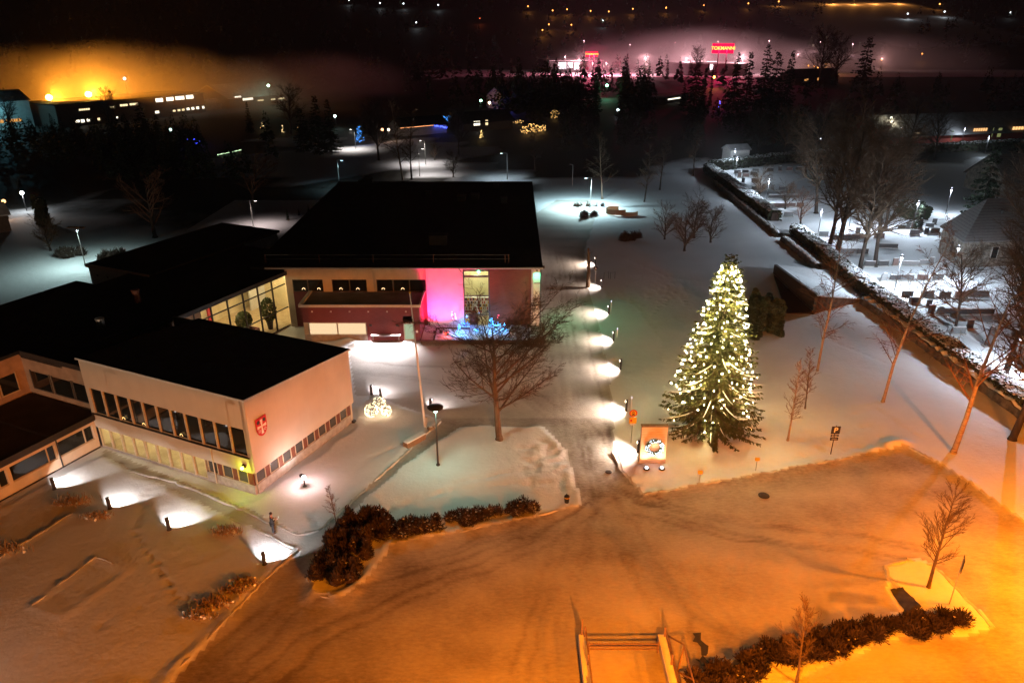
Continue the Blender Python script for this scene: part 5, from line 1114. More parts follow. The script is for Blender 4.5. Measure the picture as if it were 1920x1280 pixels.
# glowing balls
x, y = at(712, 778)
for i, (dx, dy, r, lab) in enumerate(((-.62, -.55, .62, 'left wire ball wrapped in warm white lights on the side lawn'), (.0, .1, .60, 'top wire ball wrapped in warm white lights behind the other two'), (.72, -.35, .48, 'smallest wire ball wrapped in warm white lights on the right'))):
    zc = r + .1 if i != 1 else r + .5
    t = thing('light_ball', lab, 'light ball', (x + dx, y + dy, .1), 0, 'three glowing balls')
    fr = MB(); bl = MB()
    for k in range(6):
        a = k * math.pi / 6; fr.tube([(r * math.cos(b) * math.cos(a), r * math.cos(b) * math.sin(a), zc + r * math.sin(b)) for b in [j * 2 * math.pi / 16 for j in range(17)]], .012, 4, False)
    for k in range(110):
        u = Vector((rnd.gauss(0, 1), rnd.gauss(0, 1), rnd.gauss(0, 1))).normalized() * r; bl.octa((u.x, u.y, zc + u.z), .024)
    fr.build('wire_frame', M['darkmetal'], t, False); stuff(bl.build('string_lights', glow('ball_bulb_glow', (1, .78, .46), 16), t, False))
    lamp(t, (0, 0, zc), (1, .52, .22), 9, .3)
# blue and red christmas figures on the terrace
def lit_figure(name, label, px, py, z, h, col, pw, n=40, shape='cone', group='light figures on the library terrace', gs=14):
    x, y = at(px, py, z); t = thing(name, label, 'light figure', (x, y, z), 0, group)
    m = MB(); m.tube([(0, 0, 0), (0, 0, h)], .03, 6); b = MB()
    if shape == 'cone':
        for k in range(4):
            a = k * math.pi / 2; m.tube([(h * .33 * math.cos(a), h * .33 * math.sin(a), .05), (0, 0, h)], .012, 4)
        for k in range(n):
            f = rnd.random(); a = f * 30 + rnd.random(); r = h * .34 * (1 - f); b.octa((r * math.cos(a), r * math.sin(a), f * h + .03), .04)
    elif shape == 'tree':
        for k in range(n):
            f = rnd.random(); a = rnd.random() * 6.28; r = h * .2 * (1 - f * .6); q = (r * math.cos(a), r * math.sin(a), h * (.3 + .7 * f)); m.tube([(0, 0, h * (.2 + .6 * f)), q], .01, 3, False); b.octa(q, .035)
    else:
        for k in range(n):
            a = rnd.random() * 6.28; r = rnd.random() ** .5 * h * .5; q = (r * math.cos(a) * 1.3, r * math.sin(a) * .6, h * .3 + abs(rnd.gauss(0, h * .25))); m.tube([(q[0] * .3, q[1] * .3, 0), q], .01, 3, False); b.octa(q, .035)
    m.build('wire_frame', M['darkmetal'], t, False); stuff(b.build('string_lights', glow('figure_glow', col, gs), t, False))
    if pw: lamp(t, (0, -.15, h * .5), col, pw, .2)
BL = (.03, .20, 1); CY = (.08, .42, 1)
lit_figure('lit_cone_tree', 'bright blue cone of lights on the terrace below the pink wall', 861, 625, .35, 1.1, CY, 170, 60)
lit_figure('lit_sapling', 'slim sapling with white lights left of the bright blue cone', 851, 612, .35, 1.9, (.75, .6, 1), 8, 16, 'tree')
lit_figure('lit_bush', 'low bush of red lights beside the bright blue cone', 838, 629, .35, .6, (1, .06, .02), 60, 30, 'bush')
lit_figure('lit_bush', 'low patch of pale blue lights right of the bright blue cone', 893, 622, .35, .45, CY, 22, 26, 'bush')
lit_figure('lit_bush', 'low bush with scattered blue lights right beside the blue cone', 872, 612, .35, .9, BL, 130, 20, 'bush')
lit_figure('lit_figure', 'group of tall pale blue light figures under the brown wall', 921, 618, .35, 1.5, CY, 170, 70, 'tree')
lit_figure('lit_bush', 'round pale blue light figure right of the tall ones', 930, 615, .35, .9, CY, 30, 40, 'bush')
lit_figure('lit_cone_tree', 'small blue cone of lights at the right of the terrace', 946, 621, .35, 1.0, CY, 34, 40)
lit_figure('lit_sapling', 'sapling with red lights behind the pale blue figures', 936, 606, .35, 1.9, (1, .06, .12), 12, 14, 'tree')
lit_figure('lit_bush', 'small orange lights at the right end of the terrace', 961, 624, .35, .4, (1, .45, .12), 8, 12, 'bush')
leafy('bare_shrub', 'reddish twiggy bush in front of the tall library window', [at(886, 606, .35), at(898, 606, .35)], 1.5, 2.0, 700, M['redtwig'], .3, 0, 'shrub', None, True, .8, .35)
# low timber rail enclosure at the bottom edge
x0, y0 = at(1090, 1200); x1, _ = at(1238, 1200)
t = thing('rail_enclosure', 'low timber rail enclosure with snowy side walls at the bottom edge of the car park', 'enclosure', ((x0 + x1) / 2, y0, .06))
hw = (x1 - x0) / 2
for s, nm in ((-1, 0), (1, 1)):
    m = MB(); m.box(s * hw - .22, s * hw + .22, -7.0, -.05, 0, .42); m.build('side_wall', M['concrete'], t, False)
    m = MB(); m.box(s * hw - .2, s * hw + .2, -6.95, -.1, .42, .52); m.build('snow_cushion', M['snowflake'], t, False)
    m = MB()
    for k in range(4): m.box(s * hw + .1, s * hw + .19, -.3 - k * 2.0, -.21 - k * 2.0, .52, 1.25)
    m.box(s * hw + .19, s * hw + .23, -6.9, -.1, .98, 1.05); m.box(s * hw + .19, s * hw + .23, -6.9, -.1, .68, .74); m.build('side_rail', M['timber'], t, False)
m = MB()
for k in range(3): m.box(-hw + .3, hw - .3, -1.04, -.98, .30 + k * .2, .35 + k * .2)
for xx in (-hw + .3, hw - .38): m.box(xx, xx + .08, -.98, -.9, 0, .8)
m.build('front_rail', M['timber'], t, False)
m = MB(); m.tube([(-hw, -.1, .5), (-hw, .05, 1.55)], [.07, .03], 6); m.build('corner_post', M['timber'], t, False)
m = MB()
for a, b in (((hw + .5, .2, .1), (hw + 1.0, -1.2, .9)), ((hw + 1.0, -1.2, .9), (hw + 1.0, -6.5, .9)), ((hw + .45, -.2, .1), (hw + .45, -6.5, .1)), ((hw + .5, -2.4, .1), (hw + 1.0, -1.4, .9)), ((hw + .5, -2.4, .1), (hw + 1.0, -3.6, .9)), ((hw + .5, .2, .1), (hw + .45, -1.0, .1))): m.tube([a, b], .05, 5)
m.build('leaning_trestle', M['timber'], t, False)
# ---------------------------------------------------------------- person
def skin_mesh(name, joints, links, mt, sub=1):
    me = bpy.data.meshes.new(name); me.from_pydata([j[0] for j in joints], links, []); o = bpy.data.objects.new(name, me); COL.objects.link(o)
    o.modifiers.new('skin', 'SKIN').use_smooth_shade = True
    for i, j in enumerate(joints):
        sv = me.skin_vertices[0].data[i]; r = j[1]; sv.radius = r if isinstance(r, tuple) else (r, r); sv.use_root = (i == 0)
    s = o.modifiers.new('sub', 'SUBSURF'); s.levels = s.render_levels = sub
    dg = bpy.context.evaluated_depsgraph_get(); r = bpy.data.meshes.new_from_object(o.evaluated_get(dg)); r.name = name; bpy.data.objects.remove(o)
    r.materials.clear(); r.materials.append(mt); r.polygons.foreach_set('use_smooth', [True] * len(r.polygons)); return r
px_, py_ = at(513, 1001)
pt = thing('person', 'person in a dark coat and dark trousers standing on the footpath holding a pale gadget', 'person', (px_, py_, .07), R(-62))
J = [((0, 0, .95), (.15, .11)), ((0, .0, 1.15), (.14, .10)), ((0, .01, 1.36), (.17, .11)), ((0, .0, 1.48), .06), ((0, .03, 1.55), .055), ((0, .05, 1.63), (.085, .10)), ((0, .05, 1.73), (.075, .09)),
     ((-.09, 0, .88), .085), ((-.10, .01, .50), .058), ((-.10, -.02, .09), .042), ((-.10, .11, .035), .04), ((.09, 0, .88), .085), ((.11, .02, .50), .058), ((.12, 0, .09), .042), ((.12, .13, .035), .04),
     ((-.21, 0, 1.41), .06), ((-.26, .03, 1.14), .045), ((-.12, .25, 1.18), .032), ((-.09, .31, 1.19), .03), ((.21, 0, 1.41), .06), ((.26, .03, 1.14), .045), ((.12, .25, 1.18), .032), ((.09, .31, 1.19), .03)]
K = [(0, 1), (1, 2), (2, 3), (3, 4), (4, 5), (5, 6), (0, 7), (7, 8), (8, 9), (9, 10), (0, 11), (11, 12), (12, 13), (13, 14), (2, 15), (15, 16), (16, 17), (17, 18), (2, 19), (19, 20), (20, 21), (21, 22)]
for s, w_ in ((-1, 18), (1, 22)):                           # fingers and thumb closed round the gadget
    for f in range(4):
        b = len(J); zz = 1.215 - f * .018; J += [((s * .085, .355, zz), .009), ((s * .06, .385 - f * .004, zz - .004), .008), ((s * .035, .375, zz - .006), .007)]; K += [(w_, b), (b, b + 1), (b + 1, b + 2)]
    b = len(J); J += [((s * .065, .315, 1.225), .011), ((s * .045, .34, 1.235), .009)]; K += [(w_, b), (b, b + 1)]
link('body', skin_mesh('body', J, K, M['skin']), pt)
CJ = [((0, 0, .90), (.185, .145)), ((0, 0, 1.12), (.165, .13)), ((0, .01, 1.36), (.19, .135)), ((0, .0, 1.47), (.09, .085)), ((-.22, 0, 1.41), .078), ((-.27, .03, 1.14), .064), ((-.14, .22, 1.18), .05), ((.22, 0, 1.41), .078), ((.27, .03, 1.14), .064), ((.14, .22, 1.18), .05), ((0, 0, .76), (.18, .14))]
link('coat', skin_mesh('coat', CJ, [(0, 1), (1, 2), (2, 3), (2, 4), (4, 5), (5, 6), (2, 7), (7, 8), (8, 9), (0, 10)], M['cloth']), pt)
TJ = [((0, 0, .93), (.165, .125)), ((-.095, 0, .84), .10), ((-.105, .01, .48), .075), ((-.105, -.02, .10), .065), ((.095, 0, .84), .10), ((.115, .02, .48), .075), ((.125, 0, .10), .065)]
link('trousers', skin_mesh('trousers', TJ, [(0, 1), (1, 2), (2, 3), (0, 4), (4, 5), (5, 6)], M['jeans']), pt)
m = MB(); m.ball((0, .02, 1.715), .115, 10, 6, (.92, 1.0, .95)); m.build('hair', M['hair'], pt, False)
m = MB(); m.ball((0, .155, 1.655), .017, 6, 4, (1, 1.4, 1)); m.ball((-.035, .145, 1.685), .012, 6, 4); m.ball((.035, .145, 1.685), .012, 6, 4); m.ball((0, .148, 1.61), .022, 6, 4, (1.2, .5, .4)); m.build('face_features', M['skin'], pt, False)
for s in (-1, 1): MB().ball((s * .108, .06, .055), .07, 8, 5, (.75, 1.9, .75)).build('shoe', M['black'], pt, False)
gq = Matrix.Rotation(R(-62), 3, 'Z') @ Vector((0, .40, 1.20))
gd = thing('remote_control', 'small pale handset held by the person in the dark coat', 'remote control', (px_ + gq.x, py_ + gq.y, .07 + gq.z), R(-62))
MB().cbox((0, 0, 0), (.20, .10, .035)).build('handset_body', M['white'], gd, False); MB().cbox((0, .09, .05), (.15, .02, .09)).build('screen', emit('screen_glow', (.8, .9, 1), 1.4), gd, False)
# ---------------------------------------------------------------- walls and graves at the right
def stone_wall(label, path, h, wd):
    P = [Vector((*at(*p), 0)) for p in path]; t = thing('stone_wall', label, 'wall', (P[0].x, P[0].y, 0))
    a = MB(); s = MB(); N = []
    for i in range(len(P) - 1):
        d = P[i + 1] - P[i]; L = d.length; d.normalize(); n = Vector((-d.y, d.x, 0)); k = int(L / .6)
        for j in range(k + (1 if i == len(P) - 2 else 0)): N.append((P[i] + d * (L * j / k) - P[0] + n * rnd.uniform(-.06, .06), n, h * rnd.uniform(.82, 1.12), wd / 2 * rnd.uniform(.88, 1.12)))
    def rib(m, f):
        base = len(m.v)
        for q in N: m.v.extend(f(*q))
        for i in range(len(N) - 1):
            for e in range(3): m.f.append((base + i * 4 + e, base + (i + 1) * 4 + e, base + (i + 1) * 4 + e + 1, base + i * 4 + e + 1)); m.m.append(0)
    rib(a, lambda c, n, hh, w2: [tuple(c - n * w2 * 1.2), tuple(c - n * w2 + Vector((0, 0, hh))), tuple(c + n * w2 + Vector((0, 0, hh))), tuple(c + n * w2 * 1.2)])
    rib(s, lambda c, n, hh, w2: [tuple(c - n * w2 * rnd.uniform(.5, .85) + Vector((0, 0, hh + .002))), tuple(c - n * w2 * .35 + Vector((0, 0, hh + rnd.uniform(.05, .14)))), tuple(c + n * w2 * .35 + Vector((0, 0, hh + rnd.uniform(.05, .14)))), tuple(c + n * w2 * rnd.uniform(.5, .85) + Vector((0, 0, hh + .002)))])
    a.build('masonry', M['darkstone'], t, False); s.build('snow_cap', M['snowflake'], t, False)
stone_wall('low stone wall along the foot of the snow-topped hedge from its far corner', [(1340, 345), (1400, 395), (1462, 446)], .8, .9)
stone_wall('low stone wall between the hedge gap and the retaining wall', [(1470, 452), (1532, 505)], .9, 1.1)
stone_wall('low dark stone wall along the hedge from the retaining wall to the right edge', [(1622, 570), (1700, 625), (1800, 700), (1960, 812)], .95, 1.3)
# snowy bank held by an angled retaining wall
qa = Vector((*at(1449, 514), 0)); qb = Vector((*at(1528, 588), 0)); qc = Vector((*at(1618, 566), 0)); qd = Vector((*at(1560, 512), 0))
rw = thing('retaining_wall', 'angled retaining wall of dark stone holding a snowy bank against the hedge', 'wall', qb)
ha, hb, hc, hd = 1.5, 2.3, .35, .35
def thick_wall(p, q, h0, h1, wd):
    d = (q - p); L = d.length; d.normalize(); n = Vector((-d.y, d.x, 0)); m = MB(); k = max(2, int(L / .8))
    for j in range(k):
        a_ = p + d * L * j / k; b_ = p + d * L * (j + 1) / k; za = h0 + (h1 - h0) * j / k; zb = h0 + (h1 - h0) * (j + 1) / k
        m.hexa([tuple(a_), tuple(b_), tuple(b_ + n * wd), tuple(a_ + n * wd), (*a_.xy, za), (*b_.xy, zb), (*(b_ + n * wd).xy, zb), (*(a_ + n * wd).xy, za)])
    return m
thick_wall(qa, qb, ha, hb, .4).build('wooden_face', M['darkwood'], rw); thick_wall(qb, qc, hb, hc, .4).build('masonry', M['darkstone'], rw)
m = MB(); m.prism([at(1474, 590), at(1527, 590), at(1450, 517)], 0, .22); m.build('shadow_slab', M['darkwood'], rw)  # dark slab standing in for the wall's shadow on the snow
n1 = Vector((.2, .35, 0))
m = MB(); m.add([(*(qa + n1).xy, ha - .1), (*(qb + n1).xy, hb + .04), (*(qc + n1 * .3).xy, hc + .03), (*qd.xy, hd), (*(qa + n1).xy, 0), (*(qb + n1).xy, 0), (*(qc + n1 * .3).xy, 0), (*qd.xy, 0)], [(0, 1, 2, 3), (1, 0, 4, 5), (2, 1, 5, 6), (3, 2, 6, 7), (0, 3, 7, 4)]); m.build('snowy_bank', M['snowflake'], rw)
m = thick_wall(qb + Vector((0, .06, 0)), qc + Vector((0, .06, 0)), hb + .09, hc + .09, .3); m = MB()
m.hexa([(qb.x, qb.y, hb), (qc.x, qc.y, hc), (qc.x, qc.y + .4, hc), (qb.x, qb.y + .4, hb), (qb.x, qb.y, hb + .08), (qc.x, qc.y, hc + .08), (qc.x, qc.y + .4, hc + .08), (qb.x, qb.y + .4, hb + .08)]); m.build('snow_cap', M['snowflake'], rw)
# gravestones
gk = {}
def gmesh(kind, mk):
    if (kind, mk) in gk: return gk[(kind, mk)]
    b = MB(); s = MB(); base = MB()
    if kind == 'wide': b.box(-.75, .75, -.12, .12, .12, .85); s.box(-.72, .72, -.1, .1, .85, .91); base.box(-.85, .85, -.2, .22, 0, .12)
    elif kind == 'long': b.box(-1.6, 1.6, -.14, .14, .1, .75); s.box(-1.55, 1.55, -.12, .12, .75, .83); base.box(-1.7, 1.7, -.22, .25, 0, .1)
    elif kind == 'upright': b.box(-.36, .36, -.1, .1, .12, 1.15); s.box(-.34, .34, -.09, .09, 1.15, 1.21); base.box(-.45, .45, -.2, .2, 0, .12)
    elif kind == 'round':
        n = 9; pts = [(-.42, .12), (.42, .12)] + [(.42 * math.cos(k * math.pi / n), .75 + .42 * math.sin(k * math.pi / n)) for k in range(n + 1)]; k = len(pts)
        b.add([(p, -.1, q) for p, q in pts] + [(p, .1, q) for p, q in pts], [tuple(range(k)), tuple(range(k, 2 * k))[::-1]] + [(i, k + i, k + (i + 1) % k, (i + 1) % k) for i in range(k)]); s.ball((0, 0, 1.17), .16, 8, 4, (1.4, .6, .3)); base.box(-.52, .52, -.2, .2, 0, .12)
    elif kind == 'tall': b.hexa([(-.4, -.16, .15), (.4, -.16, .15), (.4, .16, .15), (-.4, .16, .15), (-.22, -.1, 2.3), (.22, -.1, 2.3), (.22, .1, 2.3), (-.22, .1, 2.3)]); s.ball((0, 0, 2.32), .16, 8, 4, (1, .7, .4)); base.box(-.55, .55, -.3, .3, 0, .15)
    gk[(kind, mk)] = (b.mesh('stone', M[mk]), s.mesh('snow_cap', M['snowflake']), base.mesh('base', M['concrete'])); return gk[(kind, mk)]
Z7 = lambda a, b: (1400 + a * .3336, 300 + b * .3336)
ROWS = {'in the first row under the far corner hedge': [(1382, 326, 'wide'), (1397, 325, 'wide'), (1416, 323, 'wide')],
        'in the second row from the far corner hedge': [(1386, 333, 'upright'), (1398, 332, 'wide'), (1413, 329, 'wide')],
        'in the third row from the far corner hedge': [(1393, 343, 'upright'), (1416, 342, 'wide')],
        'in the row by the little far tree': [(1415, 357, 'wide'), (1431, 356, 'round'), (1448, 356, 'upright'), (1466, 357, 'wide')],
        'along the back hedge of the cemetery': [(1444, 322, 'wide'), (1462, 321, 'upright'), (1480, 320, 'wide'), (1498, 319, 'wide'), (1516, 318, 'round'), (1534, 317, 'wide'), (1552, 316, 'upright'), (1570, 315, 'wide'), (1590, 314, 'wide'), (1612, 313, 'round'), (1636, 311, 'wide'), (1664, 310, 'upright'), (1690, 309, 'wide')],
        'in the long rows by the big trees': [(1455, 372, 'long'), (1484, 371, 'long'), (1462, 389, 'long'), (1484, 388, 'wide'), (1500, 388, 'wide'), (1478, 407, 'wide')],
        'among the big cemetery trees': [(*Z7(430, 430), 'wide'), (*Z7(500, 450), 'wide'), (*Z7(560, 452), 'wide'), (*Z7(622, 418), 'upright'), (*Z7(610, 446), 'wide'), (*Z7(655, 445), 'wide'), (*Z7(742, 442), 'wide'), (*Z7(560, 525), 'long'), (*Z7(650, 530), 'wide')],
        'in the group beside the chapel gable': [(*Z7(868, 390), 'wide'), (*Z7(905, 390), 'upright'), (*Z7(933, 385), 'upright'), (*Z7(970, 398), 'tall'), (*Z7(942, 422), 'wide'), (*Z7(1008, 415), 'upright'), (*Z7(1026, 380), 'wide'), (*Z7(1056, 412), 'wide'), (*Z7(1052, 366), 'upright')],
        'in the row before the chapel': [(*Z7(690, 600), 'wide'), (*Z7(790, 495), 'long'), (*Z7(765, 598), 'wide'), (*Z7(832, 596), 'upright'), (*Z7(905, 595), 'long'), (*Z7(990, 590), 'wide'), (*Z7(1035, 588), 'upright')],
        'in the second row before the chapel': [(*Z7(770, 683), 'round'), (*Z7(832, 678), 'wide'), (*Z7(902, 678), 'wide'), (*Z7(985, 675), 'wide'), (*Z7(1072, 672), 'wide')],
        'in the third row before the chapel': [(*Z7(900, 770), 'wide'), (*Z7(940, 805), 'wide'), (*Z7(1012, 772), 'wide'), (*Z7(1110, 775), 'wide'), (*Z7(1200, 775), 'wide'), (*Z7(1285, 765), 'long')],
        'nearest the long hedge': [(*Z7(1020, 830), 'upright'), (*Z7(1032, 868), 'upright'), (*Z7(1085, 872), 'round'), (*Z7(1180, 868), 'long'), (*Z7(1310, 868), 'long'), (*Z7(1185, 980), 'wide'), (*Z7(1250, 950), 'upright'), (*Z7(1355, 1050), 'tall'), (*Z7(1420, 900), 'wide'), (*Z7(1530, 1000), 'wide'), (*Z7(1545, 940), 'upright')]}
ORD = ['first', 'second', 'third', 'fourth', 'fifth', 'sixth', 'seventh', 'eighth', 'ninth', 'tenth', 'eleventh', 'twelfth', 'thirteenth']
KD = {'wide': 'low wide', 'long': 'very long low', 'upright': 'narrow upright', 'round': 'round-topped', 'tall': 'tall tapering'}
for row, L in ROWS.items():
    L = sorted(L, key=lambda q: q[0])
    for i, (a, b, k) in enumerate(L):
        x, y = at(a, b); mk = rnd.choice(['granite', 'granite', 'granite2', 'granite3']) if k != 'tall' else 'granite'; me = gmesh(k, mk)
        t = thing('gravestone', '%s %s gravestone, %s from left %s' % (KD[k], {'granite': 'dark', 'granite2': 'reddish', 'granite3': 'grey'}[mk], ORD[i], row), 'gravestone', (x, y, .04), R(rnd.uniform(-8, 2)), 'gravestones of the cemetery', rnd.uniform(.9, 1.12))
        q = link('stone', me[0], t); link('snow_cap', me[1], q); link('base', me[2], t)
# chapel: stone walls, hipped shingle roof
ca = Vector((*at(1797, 502), 0)); u = Vector((.99, .12, 0)); v = Vector((.17, .985, 0))
ch = thing('chapel', 'stone chapel with a steep grey hipped roof among the graves', 'chapel', ca)
FP = [ca, ca + u * 16, ca + u * 16 + v * 9, ca + v * 9 + u * .5, ca + v * 8.6, ca + v * .3 - u * .02]
m = MB(); m.prism([p.xy for p in FP], 0, 4.3); m.build('wall', M['stone'], ch)
RF = [ca - u * .5 - v * .6, ca + u * 16.5 - v * .6, ca + u * 16.5 + v * 9.6, ca + u * .3 + v * 9.6, ca + v * 9.0 - u * .5, ca - v * .3 - u * .55]
r0 = ca + u * 4.2 + v * 4.5; r1 = ca + u * 13 + v * 4.5
m = MB(); m.add([(p.x, p.y, 4.15) for p in RF] + [(r0.x, r0.y, 9.4), (r1.x, r1.y, 9.4)] + [(p.x, p.y, 4.0) for p in RF], [(0, 1, 7, 6), (1, 2, 7), (2, 3, 6, 7), (3, 4, 6), (4, 5, 6), (5, 0, 6)] + [(i, 8 + i, 8 + (i + 1) % 6, (i + 1) % 6) for i in range(6)] + [(13, 12, 11, 10, 9, 8)]); m.build('roof', M['shingle'], ch)
for (p, q, f0, f1) in ((FP[4], FP[5], .52, .64), (FP[0], FP[1], .30, .36), (FP[0], FP[1], .62, .68)):
    d = (q - p); n = Vector((d.y, -d.x, 0)).normalized(); a = p + d * f0; b = p + d * f1; z0 = 1.3; z1 = 3.0
    m = MB(); m.hexa([(*(a + n * .03).xy, z0), (*(b + n * .03).xy, z0), (*(b - n * .02).xy, z0), (*(a - n * .02).xy, z0), (*(a + n * .03).xy, z1), (*(b + n * .03).xy, z1), (*(b - n * .02).xy, z1), (*(a - n * .02).xy, z1)]); w_ = m.build('window', M['darkglass'], ch)
    m = MB(); e = d.normalized() * .12
    for s0, s1 in ((a - e, a), (b, b + e)): m.hexa([(*(s0 + n * .08).xy, z0 - .1), (*(s1 + n * .08).xy, z0 - .1), (*(s1 - n * .02).xy, z0 - .1), (*(s0 - n * .02).xy, z0 - .1), (*(s0 + n * .08).xy, z1 + .1), (*(s1 + n * .08).xy, z1 + .1), (*(s1 - n * .02).xy, z1 + .1), (*(s0 - n * .02).xy, z1 + .1)])
    m.build('window_surround', M['concrete'], w_)
x, y = at(1800, 500); m = MB(); m.tube([(x - .35, y - .35, .1), (x - .35, y - .35, 4.1)], .06, 6); m.build('downpipe', M['darkmetal'], ch)
x, y = at(1845, 380, 8); m = MB(); m.lathe((ca.x + 6.6, ca.y + 3.4, 7.0), [(.18, 0), (.18, .8), (.26, .85), (.26, .95)], 8); m.build('roof_vent', M['darkmetal'], ch)
# generic far house: base from p to q (as seen), depth back, eaves, ridge
def house(name, label, cat, p, q, depth, eave_h, ridge_h, wallm, roofm, wins=(), extra=None, over=.5, z=0.0, group=None):
    P = Vector((*p, z)); Q = Vector((*q, z)); d = Q - P; L = d.length; d.normalize(); n = Vector((-d.y, d.x, 0))
    t = thing(name, label, cat, (P.x, P.y, z), 0, group); P0 = P
    F_ = [P, Q, Q + n * depth, P + n * depth]
    m = MB(); m.prism([a.xy for a in F_], z - .3, z + eave_h)
    if ridge_h > eave_h:
        for e in (P, Q):
            s = -1 if e is P else 1
            m.add([(*e.xy, z + eave_h), (*(e + n * depth).xy, z + eave_h), (*(e + n * depth / 2).xy, z + ridge_h)], [(0, 1, 2) if s > 0 else (2, 1, 0)])
    m.build('wall', wallm, t)
    o = over; A = P - d * o - n * o; B = Q + d * o - n * o; Cc = Q + d * o + n * (depth + o); D = P - d * o + n * (depth + o); E_ = (P - d * o + n * depth / 2); G = (Q + d * o + n * depth / 2); e0 = z + eave_h + .02; th = .18
    if ridge_h > eave_h:
        k = o * (ridge_h - eave_h) / (depth / 2); r = z + ridge_h + .04; m = MB()
        top = [(*A.xy, e0 - k + th), (*B.xy, e0 - k + th), (*G.xy, r + th), (*E_.xy, r + th), (*D.xy, e0 - k + th), (*Cc.xy, e0 - k + th)]; low = [(a, b, c - th) for a, b, c in top]
        m.add(top + low, [(0, 1, 2, 3), (3, 2, 5, 4), (6, 9, 8, 7), (9, 10, 11, 8), (0, 6, 7, 1), (4, 5, 11, 10), (0, 3, 9, 6), (3, 4, 10, 9), (1, 7, 8, 2), (2, 8, 11, 5)]); m.build('roof', roofm, t)
    else:
        m = MB(); m.prism([a.xy for a in (A, B, Cc, D)], e0, e0 + .35); m.build('roof', roofm, t)
    for wdw in wins:
        s0, s1, z0, z1, gm = wdw[:5]
        a = P + d * s0 - n * .04; b = P + d * s1 - n * .04; m = MB(); m.hexa([(*a.xy, z + z0), (*b.xy, z + z0), (*(b + n * .05).xy, z + z0), (*(a + n * .05).xy, z + z0), (*a.xy, z + z1), (*b.xy, z + z1), (*(b + n * .05).xy, z + z1), (*(a + n * .05).xy, z + z1)]); g_ = m.build('window', gm, t)
        if len(wdw) > 5:
            m = MB()
            for k in range(wdw[5] + 1):
                c = a + (b - a) * k / wdw[5]; e = d * .06; m.hexa([(*(c - e - n * .04).xy, z + z0), (*(c + e - n * .04).xy, z + z0), (*(c + e).xy, z + z0), (*(c - e).xy, z + z0), (*(c - e - n * .04).xy, z + z1), (*(c + e - n * .04).xy, z + z1), (*(c + e).xy, z + z1), (*(c - e).xy, z + z1)])
            m.build('window_frame', M['darkmetal'], g_)
    return t, P, d, n
def onwall(px, py, P, d, n):
    r = Vector(ray(px, py)); o = Vector((0, 0, HCAM)); t = (P - o).dot(n) / r.dot(n); h = o + r * t; return (h - P).dot(d), h.z
def pwins(lst, P, Q):
    P = Vector((*P, 0)); Q = Vector((*Q, 0)); d = (Q - P).normalized(); n = Vector((-d.y, d.x, 0)); out = []
    for x0, x1, y0, y1, gm, k in lst:
        s0, za = onwall(x0, y1, P, d, n); s1, zb = onwall(x1, y0, P, d, n); out.append((s0, s1, max(za, .3), max(zb, za + .5), gm, k))
    return out
LW = lambda c, s: emit('lit_window_glow', c, s)
warm = LW((1, .78, .42), 1.7); white_ = LW((1, .92, .70), 2.6); orange = LW((1, .45, .12), .8); dimw = LW((1, .7, .4), .5)
p, q = at(112, 240), at(386, 211)
house('school_hall', 'long dark two-storey school hall with rows of lit windows under the orange fog', 'school', p, q, 22, 7.6, 7.6, M['brick'], M['roofing'], pwins(
    [(292, 305, 184, 192, white_, 2), (312, 325, 182, 190, white_, 2), (329, 345, 180, 188, white_, 3), (349, 362, 178, 186, white_, 2), (148, 168, 203, 208, warm, 5), (225, 239, 195, 200, warm, 3), (243, 258, 193, 198, warm, 3), (206, 214, 199, 203, warm, 2),
     (324, 329, 206, 210, warm, 1), (333, 338, 205, 209, warm, 1), (341, 346, 204, 208, warm, 1), (350, 355, 202, 207, white_, 1), (359, 364, 201, 206, white_, 1), (368, 373, 200, 205, white_, 1), (379, 383, 199, 204, white_, 1), (291, 298, 208, 213, white_, 1), (142, 149, 225, 230, white_, 1), (152, 158, 224, 230, white_, 1), (163, 168, 223, 228, white_, 1), (183, 187, 221, 226, warm, 1), (218, 221, 219, 222, white_, 1)], p, q))
p, q = at(432, 205), at(543, 193)
house('community_hall', 'grey pitched-roof hall with lit windows right of the long school hall', 'hall', p, q, 26, 4.4, 9.5, M['brick'], M['snowroof'], pwins([(483, 494, 187, 190, warm, 4), (508, 516, 185, 188, warm, 3), (522, 533, 183, 187, warm, 4), (440, 452, 180, 185, white_, 3), (455, 474, 183, 189, white_, 5)], p, q))
p, q = at(-40, 248), at(66, 238)
house('apartment_house', 'pale house with orange lit windows at the far left edge', 'house', p, q, 14, 9.5, 12.5, M['palehouse'], M['roofing'], pwins([(12, 40, 222, 230, orange, 5), (-10, 6, 224, 232, orange, 3)], p, q))
p, q = at(395, 207), at(420, 203); house('shed', 'small pale shed between the school hall and the grey hall', 'shed', p, q, 6, 3.0, 4.2, M['palehouse'], M['snowroof'])
p, q = at(870, 248), at(962, 240)
house('cottage', 'dark cottage with one bright window and a narrow lit window among garden lights', 'house', p, q, 9, 3.0, 6.0, M['brick'], M['roofing'], pwins([(888, 900, 227, 236, white_, 3), (910, 915, 225, 235, warm, 2)], p, q))
p, q = at(753, 256), at(838, 248); house('cottage', 'low house with a string of small lights along its eaves', 'house', p, q, 9, 2.8, 5.2, M['palehouse'], M['roofing'])
t = thing('eaves_lights', 'string of orange lights turning blue along the eaves of the low house', 'string lights', (*p, 2.9)); m = MB(); P_ = Vector((*p, 2.75)); Q_ = Vector((*q, 2.75)); b = MB()
for k in range(34):
    c = P_.lerp(Q_, k / 34 * .72); m.octa((c.x, c.y - .75, c.z), .12)
for k in range(40):
    c = P_.lerp(Q_, .72 + k / 40 * .3); b.octa((c.x + rnd.uniform(-.3, .3), c.y - .75, c.z - k * .03 + rnd.uniform(-.2, .2)), .13)
